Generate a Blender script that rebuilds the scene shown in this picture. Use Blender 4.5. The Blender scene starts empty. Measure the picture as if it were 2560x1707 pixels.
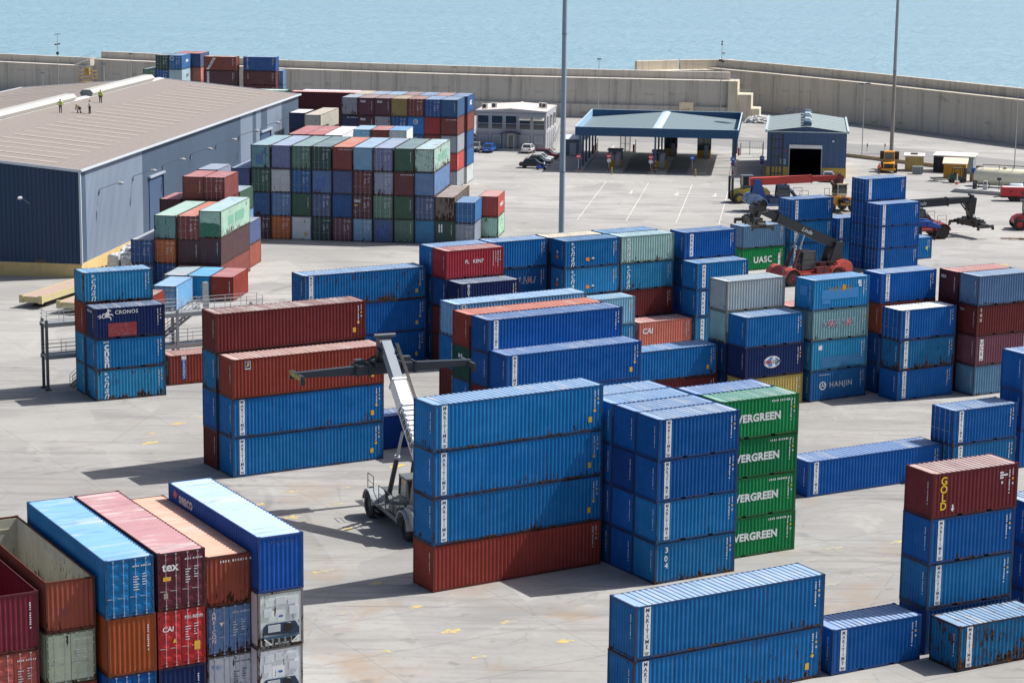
import bpy, bmesh, math, random
from mathutils import Vector, Matrix
R = math.radians
SC = bpy.context.scene
COL = SC.collection
rnd = random.Random(7)

# ------------------------------------------------------------------ camera, sky, sun, exposure
cam_d = bpy.data.cameras.new("camera"); cam = bpy.data.objects.new("camera", cam_d); COL.objects.link(cam)
SC.camera = cam
cam_d.sensor_width = 36.0; cam_d.lens = 5602.34 / 2560 * 36.0
cam_d.clip_start = 1.0; cam_d.clip_end = 60000.0
PITCH, ROLL = 0.192506, 0.0117065
cp, sp = math.cos(PITCH), math.sin(PITCH)
_r0 = Vector((1, 0, 0)); _u0 = Vector((0, sp, cp)); _f = Vector((0, cp, -sp))
_r = _r0 * math.cos(ROLL) + _u0 * math.sin(ROLL); _u = -_r0 * math.sin(ROLL) + _u0 * math.cos(ROLL)
m = Matrix((( _r.x, _u.x, -_f.x, 0), (_r.y, _u.y, -_f.y, 0), (_r.z, _u.z, -_f.z, 40.7732), (0, 0, 0, 1)))
cam.matrix_world = m

SUN_EL, SUN_AZ = 51.9, 19.8          # elevation; azimuth counted from +X towards +Y
world = bpy.data.worlds.new("World"); SC.world = world; world.use_nodes = True
wn = world.node_tree.nodes; wl = world.node_tree.links
sky = wn.new("ShaderNodeTexSky"); sky.sky_type = 'NISHITA'; sky.sun_disc = False
sky.sun_elevation = R(SUN_EL); sky.sun_rotation = R(90 - SUN_AZ)
sky.air_density = 0.8; sky.dust_density = 3.5; sky.ozone_density = 0.6; sky.altitude = 30
bg = wn["Background"]; bg.inputs["Strength"].default_value = 0.095
wl.new(sky.outputs[0], bg.inputs["Color"])
sun_d = bpy.data.lights.new("sun", 'SUN'); sun_d.energy = 5.0; sun_d.angle = R(0.53); sun_d.color = (1.0, 0.965, 0.91)
sun = bpy.data.objects.new("sun", sun_d); COL.objects.link(sun)
sd = Vector((math.cos(R(SUN_EL)) * math.cos(R(SUN_AZ)), math.cos(R(SUN_EL)) * math.sin(R(SUN_AZ)), math.sin(R(SUN_EL))))
sun.rotation_euler = sd.to_track_quat('Z', 'Y').to_euler(); sun.location = (0, 0, 200)
vs = SC.view_settings
vs.view_transform = 'Standard'; vs.look = 'None'; vs.gamma = 1.0; vs.use_curve_mapping = False; vs.exposure = 0.22
SC.cycles.max_bounces = 6; SC.cycles.diffuse_bounces = 3; SC.cycles.glossy_bounces = 2

# ------------------------------------------------------------------ helpers
def lin(h):
    h = h.lstrip('#')
    o = []
    for i in (0, 2, 4):
        c = int(h[i:i + 2], 16) / 255
        o.append(c / 12.92 if c <= 0.04045 else ((c + 0.055) / 1.055) ** 2.4)
    return tuple(o)
def mixc(a, b, t): return tuple(x * (1 - t) + y * t for x, y in zip(a, b))

class NT:
    """tiny node helper"""
    def __init__(s, name):
        s.m = bpy.data.materials.new(name); s.m.use_nodes = True
        s.t = s.m.node_tree; s.n = s.t.nodes; s.b = s.n["Principled BSDF"]
    def new(s, typ, **kw):
        n = s.n.new(typ)
        for k, v in kw.items(): setattr(n, k, v)
        return n
    def l(s, a, b): s.t.links.new(a, b)
    def val(s, sock, v):
        if hasattr(v, 'is_output') or hasattr(v, 'links'): s.l(v, sock)
        else: sock.default_value = v
    def math(s, op, a, b=0.5, c=None, clamp=False):
        n = s.new("ShaderNodeMath", operation=op, use_clamp=clamp)
        s.val(n.inputs[0], a); s.val(n.inputs[1], b)
        if c is not None: s.val(n.inputs[2], c)
        return n.outputs[0]
    def noise(s, vec, scale, detail=4, rough=0.55, dist=0.0):
        n = s.new("ShaderNodeTexNoise"); n.inputs["Scale"].default_value = scale
        n.inputs["Detail"].default_value = detail; n.inputs["Roughness"].default_value = rough
        n.inputs["Distortion"].default_value = dist
        if vec is not None: s.l(vec, n.inputs["Vector"])
        return n.outputs["Fac"]
    def mapv(s, vec, scale=(1, 1, 1), loc=None, rot=(0, 0, 0)):
        n = s.new("ShaderNodeMapping"); n.inputs["Scale"].default_value = scale; n.inputs["Rotation"].default_value = rot
        s.l(vec, n.inputs["Vector"])
        if loc is not None: s.val(n.inputs["Location"], loc)
        return n.outputs[0]
    def ramp(s, f, lo, hi, a=0.0, b=1.0):
        n = s.new("ShaderNodeMapRange"); n.interpolation_type = 'SMOOTHSTEP'
        s.val(n.inputs[0], f); s.val(n.inputs[1], lo); s.val(n.inputs[2], hi); s.val(n.inputs[3], a); s.val(n.inputs[4], b)
        return n.outputs[0]
    def mix(s, f, a, b, mode='MIX'):
        n = s.new("ShaderNodeMix", data_type='RGBA', blend_type=mode)
        s.val(n.inputs[0], f)
        for sock, v in ((n.inputs[6], a), (n.inputs[7], b)):
            if isinstance(v, tuple): sock.default_value = (*v[:3], 1)
            else: s.l(v, sock)
        return n.outputs[2]
    def coord(s, kind='Object'): return s.new("ShaderNodeTexCoord").outputs[kind]
    def oinfo(s): return s.new("ShaderNodeObjectInfo")
    def bump(s, h, dist=0.01, strength=1.0):
        n = s.new("ShaderNodeBump"); n.inputs["Distance"].default_value = dist; n.inputs["Strength"].default_value = strength
        s.l(h, n.inputs["Height"]); s.l(n.outputs[0], s.b.inputs["Normal"])
    def set(s, **kw):
        for k, v in kw.items(): s.val(s.b.inputs[k.replace('_', ' ')], v)

def offs(N, oi, vec):
    """object coordinates shifted by a random amount per object"""
    c = N.new("ShaderNodeCombineXYZ")
    r = oi.outputs["Random"]
    N.l(N.math('MULTIPLY', r, 91.7), c.inputs[0]); N.l(N.math('MULTIPLY', r, 47.3), c.inputs[1]); N.l(N.math('MULTIPLY', r, 23.9), c.inputs[2])
    a = N.new("ShaderNodeVectorMath", operation='ADD'); N.l(vec, a.inputs[0]); N.l(c.outputs[0], a.inputs[1])
    return a.outputs[0]

def mk_paint():
    """weathered container paint: colour = object colour, wear = object alpha"""
    N = NT("container_paint"); oi = N.oinfo(); co = N.coord(); v = offs(N, oi, co)
    col = oi.outputs["Color"]; wear = oi.outputs["Alpha"]
    hs = N.new("ShaderNodeHueSaturation"); N.l(col, hs.inputs["Color"])
    fade = N.noise(N.mapv(v, (0.5, 0.5, 0.7)), 1.6, 3)
    hs.inputs["Saturation"].default_value = 0.96; hs.inputs["Value"].default_value = 1.25
    c1 = N.mix(N.ramp(fade, 0.35, 0.75, 0.0, 0.55), col, hs.outputs[0])
    streak = N.noise(N.mapv(v, (9, 9, 0.55)), 1.0, 3)
    c2 = N.mix(N.ramp(streak, 0.52, 0.8, 0.0, 0.09), c1, N.mix(0.18, col, (0.8, 0.85, 0.9)))
    dirt = N.noise(N.mapv(v, (5, 5, 0.35)), 1.3, 4)
    c3 = N.mix(N.math('MULTIPLY', N.ramp(dirt, 0.5, 0.85, 0.0, 0.4), wear), c2, (0.05, 0.045, 0.04))
    # scattered repair patches, a shade lighter or darker
    vo = N.new("ShaderNodeTexVoronoi", feature='F1', distance='CHEBYCHEV'); vo.inputs["Scale"].default_value = 0.55
    N.l(N.mapv(v, (1, 1, 1.2)), vo.inputs["Vector"])
    patch = N.math('LESS_THAN', vo.outputs["Distance"], N.math('MULTIPLY', N.new("ShaderNodeSeparateColor").outputs[0], 1.0)) if False else N.math('LESS_THAN', vo.outputs["Distance"], 0.16)
    c3 = N.mix(N.math('MULTIPLY', patch, N.math('MULTIPLY', wear, 0.45)), c3, N.mix(0.5, c3, (0.0, 0.06, 0.17)))
    # rust: blotches plus runs, more of them towards the bottom rail
    sep = N.new("ShaderNodeSeparateXYZ"); N.l(co, sep.inputs[0])
    low = N.ramp(sep.outputs[2], 0.15, 1.0, 0.16, 0.0)
    rn = N.noise(N.mapv(v, (4.6, 4.6, 1.2)), 1.0, 5, 0.65)
    rn2 = N.noise(N.mapv(v, (0.35, 0.35, 0.35)), 1.0, 2)
    low = N.math('MULTIPLY', low, N.ramp(N.noise(N.mapv(v, (.9, .9, .2)), 1.0, 2), .35, .65))
    base = N.math('ADD', N.math('ADD', rn, low), N.math('MULTIPLY', N.math('SUBTRACT', rn2, 0.5), 0.35))
    thr = N.math('SUBTRACT', 0.875, N.math('MULTIPLY', wear, 0.33))
    mask = N.ramp(N.math('SUBTRACT', base, thr), 0.0, 0.05)
    runs = N.noise(N.mapv(v, (6.5, 6.5, .28)), 1.0, 4, .6)
    spot = N.noise(N.mapv(v, (.55, .55, .5)), 1.0, 2)
    runm = N.math('MULTIPLY', N.math('MULTIPLY', N.ramp(runs, .60, .68, 0.0, .75), N.ramp(spot, .50, .62)), wear)
    mask = N.math('MAXIMUM', mask, runm)
    rcol = N.mix(N.ramp(N.noise(v, 7.0, 3), 0.4, 0.65), (0.022, 0.016, 0.013), (0.13, 0.055, 0.026))
    c4 = N.mix(mask, c3, rcol)
    N.l(c4, N.b.inputs["Base Color"])
    N.l(N.math('ADD', N.math('MULTIPLY', mask, 0.3), 0.56), N.b.inputs["Roughness"])
    N.b.inputs["Specular IOR Level"].default_value = 0.15
    dn = N.noise(N.mapv(v, (1.6, 1.6, 1.1)), 1.0, 3)
    N.bump(dn, 0.04, 0.5)
    return N.m
def mk_roof():
    """chalky roof paint with worn, rusty and bare patches across the ribs"""
    N = NT("roof_paint"); oi = N.oinfo(); co = N.coord(); v = offs(N, oi, co)
    col = oi.outputs["Color"]; wear = oi.outputs["Alpha"]
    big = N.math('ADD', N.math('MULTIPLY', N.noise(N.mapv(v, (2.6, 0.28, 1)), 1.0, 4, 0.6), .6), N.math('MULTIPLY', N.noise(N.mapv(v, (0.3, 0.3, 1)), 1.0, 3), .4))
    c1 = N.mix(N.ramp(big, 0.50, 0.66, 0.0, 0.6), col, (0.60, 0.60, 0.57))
    d = N.noise(N.mapv(v, (3.5, 0.5, 1)), 0.8, 4)
    c2 = N.mix(N.ramp(d, 0.48, 0.75, 0.0, 0.55), c1, N.mix(0.45, col, (0.02, 0.03, 0.06)))
    sx = N.new('ShaderNodeSeparateXYZ'); N.l(co, sx.inputs[0])
    rn = N.math('ADD', N.noise(N.mapv(v, (2.6, 0.9, 1)), 1.1, 5, 0.65), N.ramp(N.math('ABSOLUTE', sx.outputs[1]), .8, 1.2, 0.0, .07))
    thr = N.math('SUBTRACT', 0.83, N.math('MULTIPLY', wear, 0.26))
    mask = N.ramp(N.math('SUBTRACT', rn, thr), 0.0, 0.05)
    c3 = N.mix(N.math('MULTIPLY', mask, 0.85), c2, (0.15, 0.085, 0.05))
    N.l(c3, N.b.inputs["Base Color"]); N.b.inputs["Roughness"].default_value = 0.6
    N.b.inputs["Specular IOR Level"].default_value = 0.3
    return N.m
def mk_enamel(name="enamel", rough=0.45, metal=0.0, grime=0.25):
    """plain painted part: colour = object colour"""
    N = NT(name); oi = N.oinfo(); v = offs(N, oi, N.coord())
    n = N.noise(N.mapv(v, (1.5, 1.5, 0.8)), 1.2, 5)
    c = N.mix(N.ramp(n, 0.45, 0.8, 0.0, grime), oi.outputs["Color"], N.mix(0.6, oi.outputs["Color"], (0.10, 0.09, 0.08)))
    N.l(c, N.b.inputs["Base Color"]); N.b.inputs["Roughness"].default_value = rough; N.b.inputs["Metallic"].default_value = metal
    return N.m
def mk_decal():
    N = NT("decal_paint"); oi = N.oinfo(); v = offs(N, oi, N.coord())
    n = N.noise(v, 5.0, 4)
    c = N.mix(N.ramp(n, 0.48, 0.66, 0.0, 0.6), oi.outputs["Color"], N.mix(0.5, oi.outputs["Color"], (0.2, 0.22, 0.26)))
    N.l(c, N.b.inputs["Base Color"]); N.b.inputs["Roughness"].default_value = 0.5
    return N.m
def mk_glass():
    N = NT("dark_glass"); N.set(Base_Color=(0.03, 0.045, 0.055, 1), Roughness=0.06, Metallic=0.0); N.b.inputs["Specular IOR Level"].default_value = 0.9
    return N.m
def mk_rubber():
    N = NT("tyre_rubber"); n = N.noise(N.coord(), 6, 4)
    N.l(N.mix(n, (0.016, 0.016, 0.017), (0.055, 0.05, 0.046)), N.b.inputs["Base Color"]); N.b.inputs["Roughness"].default_value = 0.85
    return N.m
def mk_concrete_wall():
    """poured breakwater wall: vertical stains, lift lines, panel joints"""
    N = NT("breakwater_concrete"); co = N.coord(); oi = N.oinfo()
    big = N.noise(N.mapv(co, (0.06, 0.06, 0.25)), 1.0, 4)
    run = N.noise(N.mapv(co, (0.9, 0.9, 0.05)), 1.0, 5, 0.65)
    fine = N.noise(co, 3.0, 5)
    c = N.mix(big, (0.42, 0.395, 0.35), (0.54, 0.51, 0.46))
    c = N.mix(N.ramp(run, 0.46, 0.75, 0.0, 0.75), c, (0.23, 0.22, 0.20))
    c = N.mix(N.ramp(fine, 0.5, 0.8, 0.0, 0.35), c, (0.58, 0.55, 0.49))
    blot = N.noise(N.mapv(co, (0.22, 0.22, 0.55)), 1.0, 4, 0.6)
    c = N.mix(N.ramp(blot, 0.58, 0.72, 0.0, 0.5), c, (0.14, 0.135, 0.13))
    sep = N.new("ShaderNodeSeparateXYZ"); N.l(co, sep.inputs[0])
    jx = N.math('ABSOLUTE', N.math('SUBTRACT', N.math('FRACT', N.math('DIVIDE', sep.outputs[0], 5.5)), 0.5))
    c = N.mix(N.ramp(jx, 0.010, 0.004, 0.0, 0.55), c, (0.10, 0.10, 0.095))
    c = N.mix(1.0, N.mix(1.0, c, (1.22, 1.2, 1.17), 'MULTIPLY'), oi.outputs["Color"], 'MULTIPLY')
    N.l(c, N.b.inputs["Base Color"]); N.b.inputs["Roughness"].default_value = 0.9
    N.bump(fine, 0.03, 0.5)
    return N.m
def mk_ground():
    N = NT("yard_concrete"); co = N.coord()
    big = N.noise(N.mapv(co, (0.018, 0.03, 1)), 1.0, 5, 0.6)
    mid = N.noise(N.mapv(co, (0.10, 0.22, 1), rot=(0, 0, R(25))), 1.0, 5, 0.6)
    sweep = N.noise(N.mapv(co, (0.05, 0.9, 1), rot=(0, 0, R(-18))), 1.0, 5, 0.65)
    fine = N.noise(co, 1.6, 6, 0.7)
    c = N.mix(N.ramp(big, .3, .7), (0.30, 0.298, 0.288), (0.42, 0.416, 0.402))
    c = N.mix(N.ramp(mid, 0.45, 0.62, 0.0, 0.7), c, (0.27, 0.268, 0.262))
    c = N.mix(N.ramp(sweep, 0.48, 0.66, 0.0, 0.62), c, (0.235, 0.232, 0.228))
    c = N.mix(N.ramp(fine, 0.50, 0.66, 0.0, 0.4), c, (0.27, 0.26, 0.25))
    # brownish spill stains nearer the quay
    sp_ = N.noise(N.mapv(co, (0.16, 0.16, 1)), 1.0, 4, 0.6)
    sepg = N.new("ShaderNodeSeparateXYZ"); N.l(co, sepg.inputs[0])
    near = N.ramp(sepg.outputs[1], 190, 120, 0.0, 1.0)
    c = N.mix(N.math('MULTIPLY', N.ramp(sp_, 0.52, 0.70, 0.0, 0.7), near), c, (0.34, 0.255, 0.18))
    oil = N.noise(N.mapv(co, (0.45, 0.45, 1)), 1.0, 3, 0.5)
    c = N.mix(N.ramp(oil, 0.64, 0.74, 0.0, 0.5), c, (0.16, 0.155, 0.15))
    # curved tyre scrub marks
    for (cx, cy, r0, w) in ((26, 146, 7.0, .5), (26, 146, 9.2, .5), (-8, 230, 16, .6), (-8, 230, 18.4, .6), (38, 262, 12, .5), (0, 172, 11, .5), (-28, 150, 9, .5), (-28, 150, 11.3, .5)):
        d = N.math('SQRT', N.math('ADD', N.math('POWER', N.math('SUBTRACT', sepg.outputs[0], cx), 2.0), N.math('POWER', N.math('SUBTRACT', sepg.outputs[1], cy), 2.0)))
        k = N.math('ABSOLUTE', N.math('SUBTRACT', d, r0))
        c = N.mix(N.math('MULTIPLY', N.ramp(k, w, 0.1, 0.0, 0.6), N.ramp(mid, 0.42, 0.6)), c, (0.19, 0.19, 0.19))
    for ra, sd in ((31, 3.0), (-20, 11.0), (75, 23.0)):
        tr = N.noise(N.mapv(co, (0.02, 1.5, 1), loc=(sd, sd, 0), rot=(0, 0, R(-ra))), 1.0, 3, 0.6)
        lo_ = N.noise(N.mapv(co, (0.04, 0.04, 1), loc=(sd * 2, 0, 0)), 1.0, 2)
        c = N.mix(N.math('MULTIPLY', N.ramp(tr, 0.60, 0.70, 0.0, 0.55), N.ramp(lo_, .45, .6)), c, (0.17, 0.17, 0.172))
    pale = N.noise(N.mapv(co, (0.25, 0.12, 1), rot=(0, 0, R(40))), 1.0, 5, 0.65)
    c = N.mix(N.ramp(pale, 0.56, 0.74, 0.0, 0.55), c, (0.47, 0.465, 0.45))
    # patched slabs, each a slightly different batch
    vo = N.new("ShaderNodeTexVoronoi", feature='F1', distance='CHEBYCHEV'); vo.inputs["Scale"].default_value = 0.11; vo.inputs["Randomness"].default_value = 0.55
    N.l(N.mapv(co, (1, .5, 1), rot=(0, 0, R(-31))), vo.inputs["Vector"]); sc_ = N.new("ShaderNodeSeparateColor"); N.l(vo.outputs["Color"], sc_.inputs[0])
    c = N.mix(N.ramp(sc_.outputs[0], .62, 1.0, 0.0, .28), c, (0.25, 0.25, 0.25)); c = N.mix(N.ramp(sc_.outputs[1], .7, 1.0, 0.0, .25), c, (0.5, 0.49, 0.46))
    # the older apron towards the quay is a darker mix than the gate plaza
    edge = N.math('ADD', sepg.outputs[1], N.math('MULTIPLY', N.math('SUBTRACT', N.noise(N.mapv(co, (.05, .05, 1)), 1.0, 3), .5), 60))
    old = N.ramp(edge, 215, 185, 0.0, 1.0)
    c = N.mix(N.math('MULTIPLY', old, 1.0), c, N.mix(1.0, c, (0.90, 0.897, 0.893), 'MULTIPLY'))
    crk = N.new("ShaderNodeTexVoronoi", feature='DISTANCE_TO_EDGE'); crk.inputs["Scale"].default_value = .09
    N.l(N.mapv(co, (1, 1, 1)), crk.inputs["Vector"]); wv = N.noise(N.mapv(co, (.8, .8, 1)), 1.0, 4)
    c = N.mix(N.math('MULTIPLY', N.math('MULTIPLY', N.ramp(N.math('ADD', crk.outputs["Distance"], N.math('MULTIPLY', N.math('SUBTRACT', wv, .5), .02)), .010, .003, 0.0, .25), old), N.ramp(wv, .45, .55)), c, (.13, .125, .12))
    # slab joints, a little wandering
    for ang, per, ww, st in ((R(-31), 6.0, .012, .38), (R(59), 12.0, .005, .3)):
        mv = N.mapv(co, (1, 1, 1), rot=(0, 0, ang)); s2 = N.new("ShaderNodeSeparateXYZ"); N.l(mv, s2.inputs[0])
        wob = N.math('MULTIPLY', N.math('SUBTRACT', N.noise(N.mapv(co, (.35, .35, 1)), 1.0, 4), 0.5), 0.45)
        f = N.math('ABSOLUTE', N.math('SUBTRACT', N.math('FRACT', N.math('DIVIDE', N.math('ADD', s2.outputs[1], wob), per)), 0.5))
        c = N.mix(N.ramp(f, ww, ww * .2, 0.0, st), c, (0.12, 0.115, 0.11))
    N.l(c, N.b.inputs["Base Color"]); N.b.inputs["Roughness"].default_value = 0.88
    N.bump(fine, 0.02, 0.4)
    return N.m
def mk_asphalt(name="road_asphalt", a=(0.19, 0.19, 0.195), b=(0.29, 0.285, 0.28)):
    N = NT(name); co = N.coord()
    n = N.noise(N.mapv(co, (0.08, 0.5, 1)), 1.0, 5); f = N.noise(co, 3, 5)
    c = N.mix(n, a, b); c = N.mix(N.ramp(f, .5, .8, 0, .3), c, mixc(a, (0, 0, 0), .3))
    N.l(c, N.b.inputs["Base Color"]); N.b.inputs["Roughness"].default_value = 0.9
    return N.m
def mk_water():
    N = NT("sea_water"); co = N.coord()
    w1 = N.noise(N.mapv(co, (0.18, 0.42, 1), rot=(0, 0, R(-8))), 1.0, 6, 0.62)
    w2 = N.noise(N.mapv(co, (0.012, 0.035, 1), rot=(0, 0, R(6))), 1.0, 4, 0.6)
    w3 = N.noise(N.mapv(co, (0.4, 1.0, 1), rot=(0, 0, R(14))), 1.0, 4, 0.6)
    w4 = N.noise(N.mapv(co, (0.16, 0.22, 1), rot=(0, 0, R(-5))), 1.0, 3, 0.55)
    h = N.math('ADD', N.math('ADD', N.math('MULTIPLY', w1, 1.2), N.math('MULTIPLY', w2, 2.5)), N.math('ADD', N.math('MULTIPLY', w3, 0.5), N.math('MULTIPLY', w4, .9)))
    c = N.mix(w2, (0.24, 0.415, 0.52), (0.32, 0.50, 0.60))
    N.l(c, N.b.inputs["Base Color"]); N.b.inputs["Roughness"].default_value = 0.22
    N.b.inputs["IOR"].default_value = 1.333
    N.bump(h, 1.1, 1.0)
    return N.m
def mk_cladding(name, col, per, axis=0, depth=0.5, vary=0.12):
    N = NT(name); co = N.coord(); oi = N.oinfo()
    sep = N.new("ShaderNodeSeparateXYZ"); N.l(co, sep.inputs[0])
    n = N.noise(N.mapv(co, (0.3, 0.3, 0.08)), 1.0, 4)
    c = N.mix(N.ramp(n, .35, .75, 0, vary * 2), oi.outputs["Color"], N.mix(.5, oi.outputs["Color"], (.08, .09, .1)))
    N.l(c, N.b.inputs["Base Color"]); N.b.inputs["Roughness"].default_value = 0.5
    return N.m

M = dict(paint=mk_paint(), roof=mk_roof(), enamel=mk_enamel(), gloss=mk_enamel("gloss_enamel", 0.18, 0.0, 0.08), metal=mk_enamel("galvanised_metal", 0.42, 0.35, 0.3),
         matt=mk_enamel("matt_surface", 0.85, 0.0, 0.4), decal=mk_decal(), glass=mk_glass(), rubber=mk_rubber(), wall=mk_concrete_wall(),
         ground=mk_ground(), asphalt=mk_asphalt(), water=mk_water(), clad=mk_cladding("wall_cladding", None, 1))

class MB:
    """collects shapes in lists and links them as ONE mesh object"""
    def __init__(s): s.v = []; s.f = []
    def add(s, vs, fs, T=None):
        o = len(s.v)
        s.v += [tuple(T @ Vector(p)) if T else tuple(p) for p in vs]
        s.f += [[i + o for i in f] for f in fs]; return s
    def box(s, x0, x1, y0, y1, z0, z1, T=None):
        return s.add([(x0, y0, z0), (x1, y0, z0), (x1, y1, z0), (x0, y1, z0), (x0, y0, z1), (x1, y0, z1), (x1, y1, z1), (x0, y1, z1)],
                     [(0, 3, 2, 1), (4, 5, 6, 7), (0, 1, 5, 4), (1, 2, 6, 5), (2, 3, 7, 6), (3, 0, 4, 7)], T)
    def cbox(s, c, d, T=None):
        return s.box(c[0] - d[0] / 2, c[0] + d[0] / 2, c[1] - d[1] / 2, c[1] + d[1] / 2, c[2] - d[2] / 2, c[2] + d[2] / 2, T)
    def prism(s, poly, lo, hi, axis='y', T=None):
        """polygon in the plane across `axis`, extruded lo..hi"""
        n = len(poly)
        def P(a, b, w): return {'y': (a, w, b), 'x': (w, a, b), 'z': (a, b, w)}[axis]
        vs = [P(a, b, lo) for a, b in poly] + [P(a, b, hi) for a, b in poly]
        fs = [tuple(range(n)), tuple(range(2 * n - 1, n - 1, -1))] + [(i, i + n, (i + 1) % n + n, (i + 1) % n) for i in range(n)]
        return s.add(vs, fs, T)
    def rings(s, rings, cap=True, T=None):
        n = len(rings[0]); vs = [p for r_ in rings for p in r_]; fs = []
        for k in range(len(rings) - 1):
            for i in range(n): fs.append((k * n + i, k * n + (i + 1) % n, (k + 1) * n + (i + 1) % n, (k + 1) * n + i))
        if cap: fs += [tuple(range(n - 1, -1, -1)), tuple(range((len(rings) - 1) * n, len(rings) * n))]
        return s.add(vs, fs, T)
    def tube(s, p, q, r0, r1=None, n=10, T=None):
        p, q = Vector(p), Vector(q); r1 = r0 if r1 is None else r1
        d = (q - p).normalized(); a = d.orthogonal().normalized(); b = d.cross(a)
        C = [(math.cos(2 * math.pi * i / n), math.sin(2 * math.pi * i / n)) for i in range(n)]
        return s.rings([[tuple(p + (a * x + b * y) * r0) for x, y in C], [tuple(q + (a * x + b * y) * r1) for x, y in C]], True, T)
    def path(s, pts, r, n=6, T=None):
        for a, b in zip(pts, pts[1:]): s.tube(a, b, r, None, n, T)
        return s
    def beam(s, p, q, w, h, up=(0, 0, 1), w2=None, h2=None, T=None):
        p, q = Vector(p), Vector(q); d = (q - p).normalized(); u = Vector(up)
        sx = d.cross(u).normalized(); uu = sx.cross(d)
        w2 = w if w2 is None else w2; h2 = h if h2 is None else h2
        def ring(c, w_, h_): return [tuple(c + sx * a * w_ / 2 + uu * b * h_ / 2) for a, b in ((-1, -1), (1, -1), (1, 1), (-1, 1))]
        return s.rings([ring(p, w, h), ring(q, w2, h2)], True, T)
    def lathe(s, prof, axis='z', n=24, T=None):
        rs = []
        for r_, h_ in prof:
            ring = []
            for i in range(n):
                a = 2 * math.pi * i / n; x, y = r_ * math.cos(a), r_ * math.sin(a)
                ring.append({'z': (x, y, h_), 'y': (x, h_, y), 'x': (h_, x, y)}[axis])
            rs.append(ring)
        return s.rings(rs, True, T)
    def mesh(s, name, smooth=False):
        me = bpy.data.meshes.new(name); me.from_pydata(s.v, [], s.f)
        bm = bmesh.new(); bm.from_mesh(me); bmesh.ops.recalc_face_normals(bm, faces=bm.faces); bm.to_mesh(me); bm.free()
        if smooth:
            for p in me.polygons: p.use_smooth = True
        return me
    def build(s, name, mat, parent=None, color=None, smooth=False, bevel=0, rust=1.0):
        me = s.mesh(name, smooth); me.materials.append(M[mat] if isinstance(mat, str) else mat)
        if bevel:
            bm = bmesh.new(); bm.from_mesh(me); bmesh.ops.remove_doubles(bm, verts=bm.verts, dist=1e-5)
            bmesh.ops.bevel(bm, geom=[e for e in bm.edges if len(e.link_faces) == 2 and e.calc_face_angle(0) > R(35)], offset=bevel, segments=2, affect='EDGES', clamp_overlap=True)
            bm.to_mesh(me); bm.free()
        return put(name, me, parent, color, rust)

def put(name, me, parent=None, color=None, rust=1.0, loc=None, rot=None):
    o = bpy.data.objects.new(name, me); COL.objects.link(o)
    if parent is not None: o.parent = parent
    if color is not None: o.color = (*color[:3], rust)
    if loc is not None: o.location = loc
    if rot is not None: o.rotation_euler = rot
    return o
def tag(o, label=None, cat=None, group=None, kind=None):
    for k, v in (('label', label), ('category', cat), ('group', group), ('kind', kind)):
        if v: o[k] = v
    return o
def empty(name, loc, rz=0.0, label=None, cat=None, group=None):
    o = bpy.data.objects.new(name, None); COL.objects.link(o); o.location = loc; o.rotation_euler = (0, 0, rz)
    o.empty_display_size = 0.5
    return tag(o, label, cat, group)
def kids(o): return [c for c in bpy.data.objects if c.parent is o]
def copy_tree(o, table=None, parent=None):
    if table is None:
        table = {}
        for x in bpy.data.objects:
            if x.parent is not None: table.setdefault(x.parent.name, []).append(x)
    c = o.copy(); COL.objects.link(c)
    if parent is not None: c.parent = parent
    for ch in table.get(o.name, []): copy_tree(ch, table, c)
    return c

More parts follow.
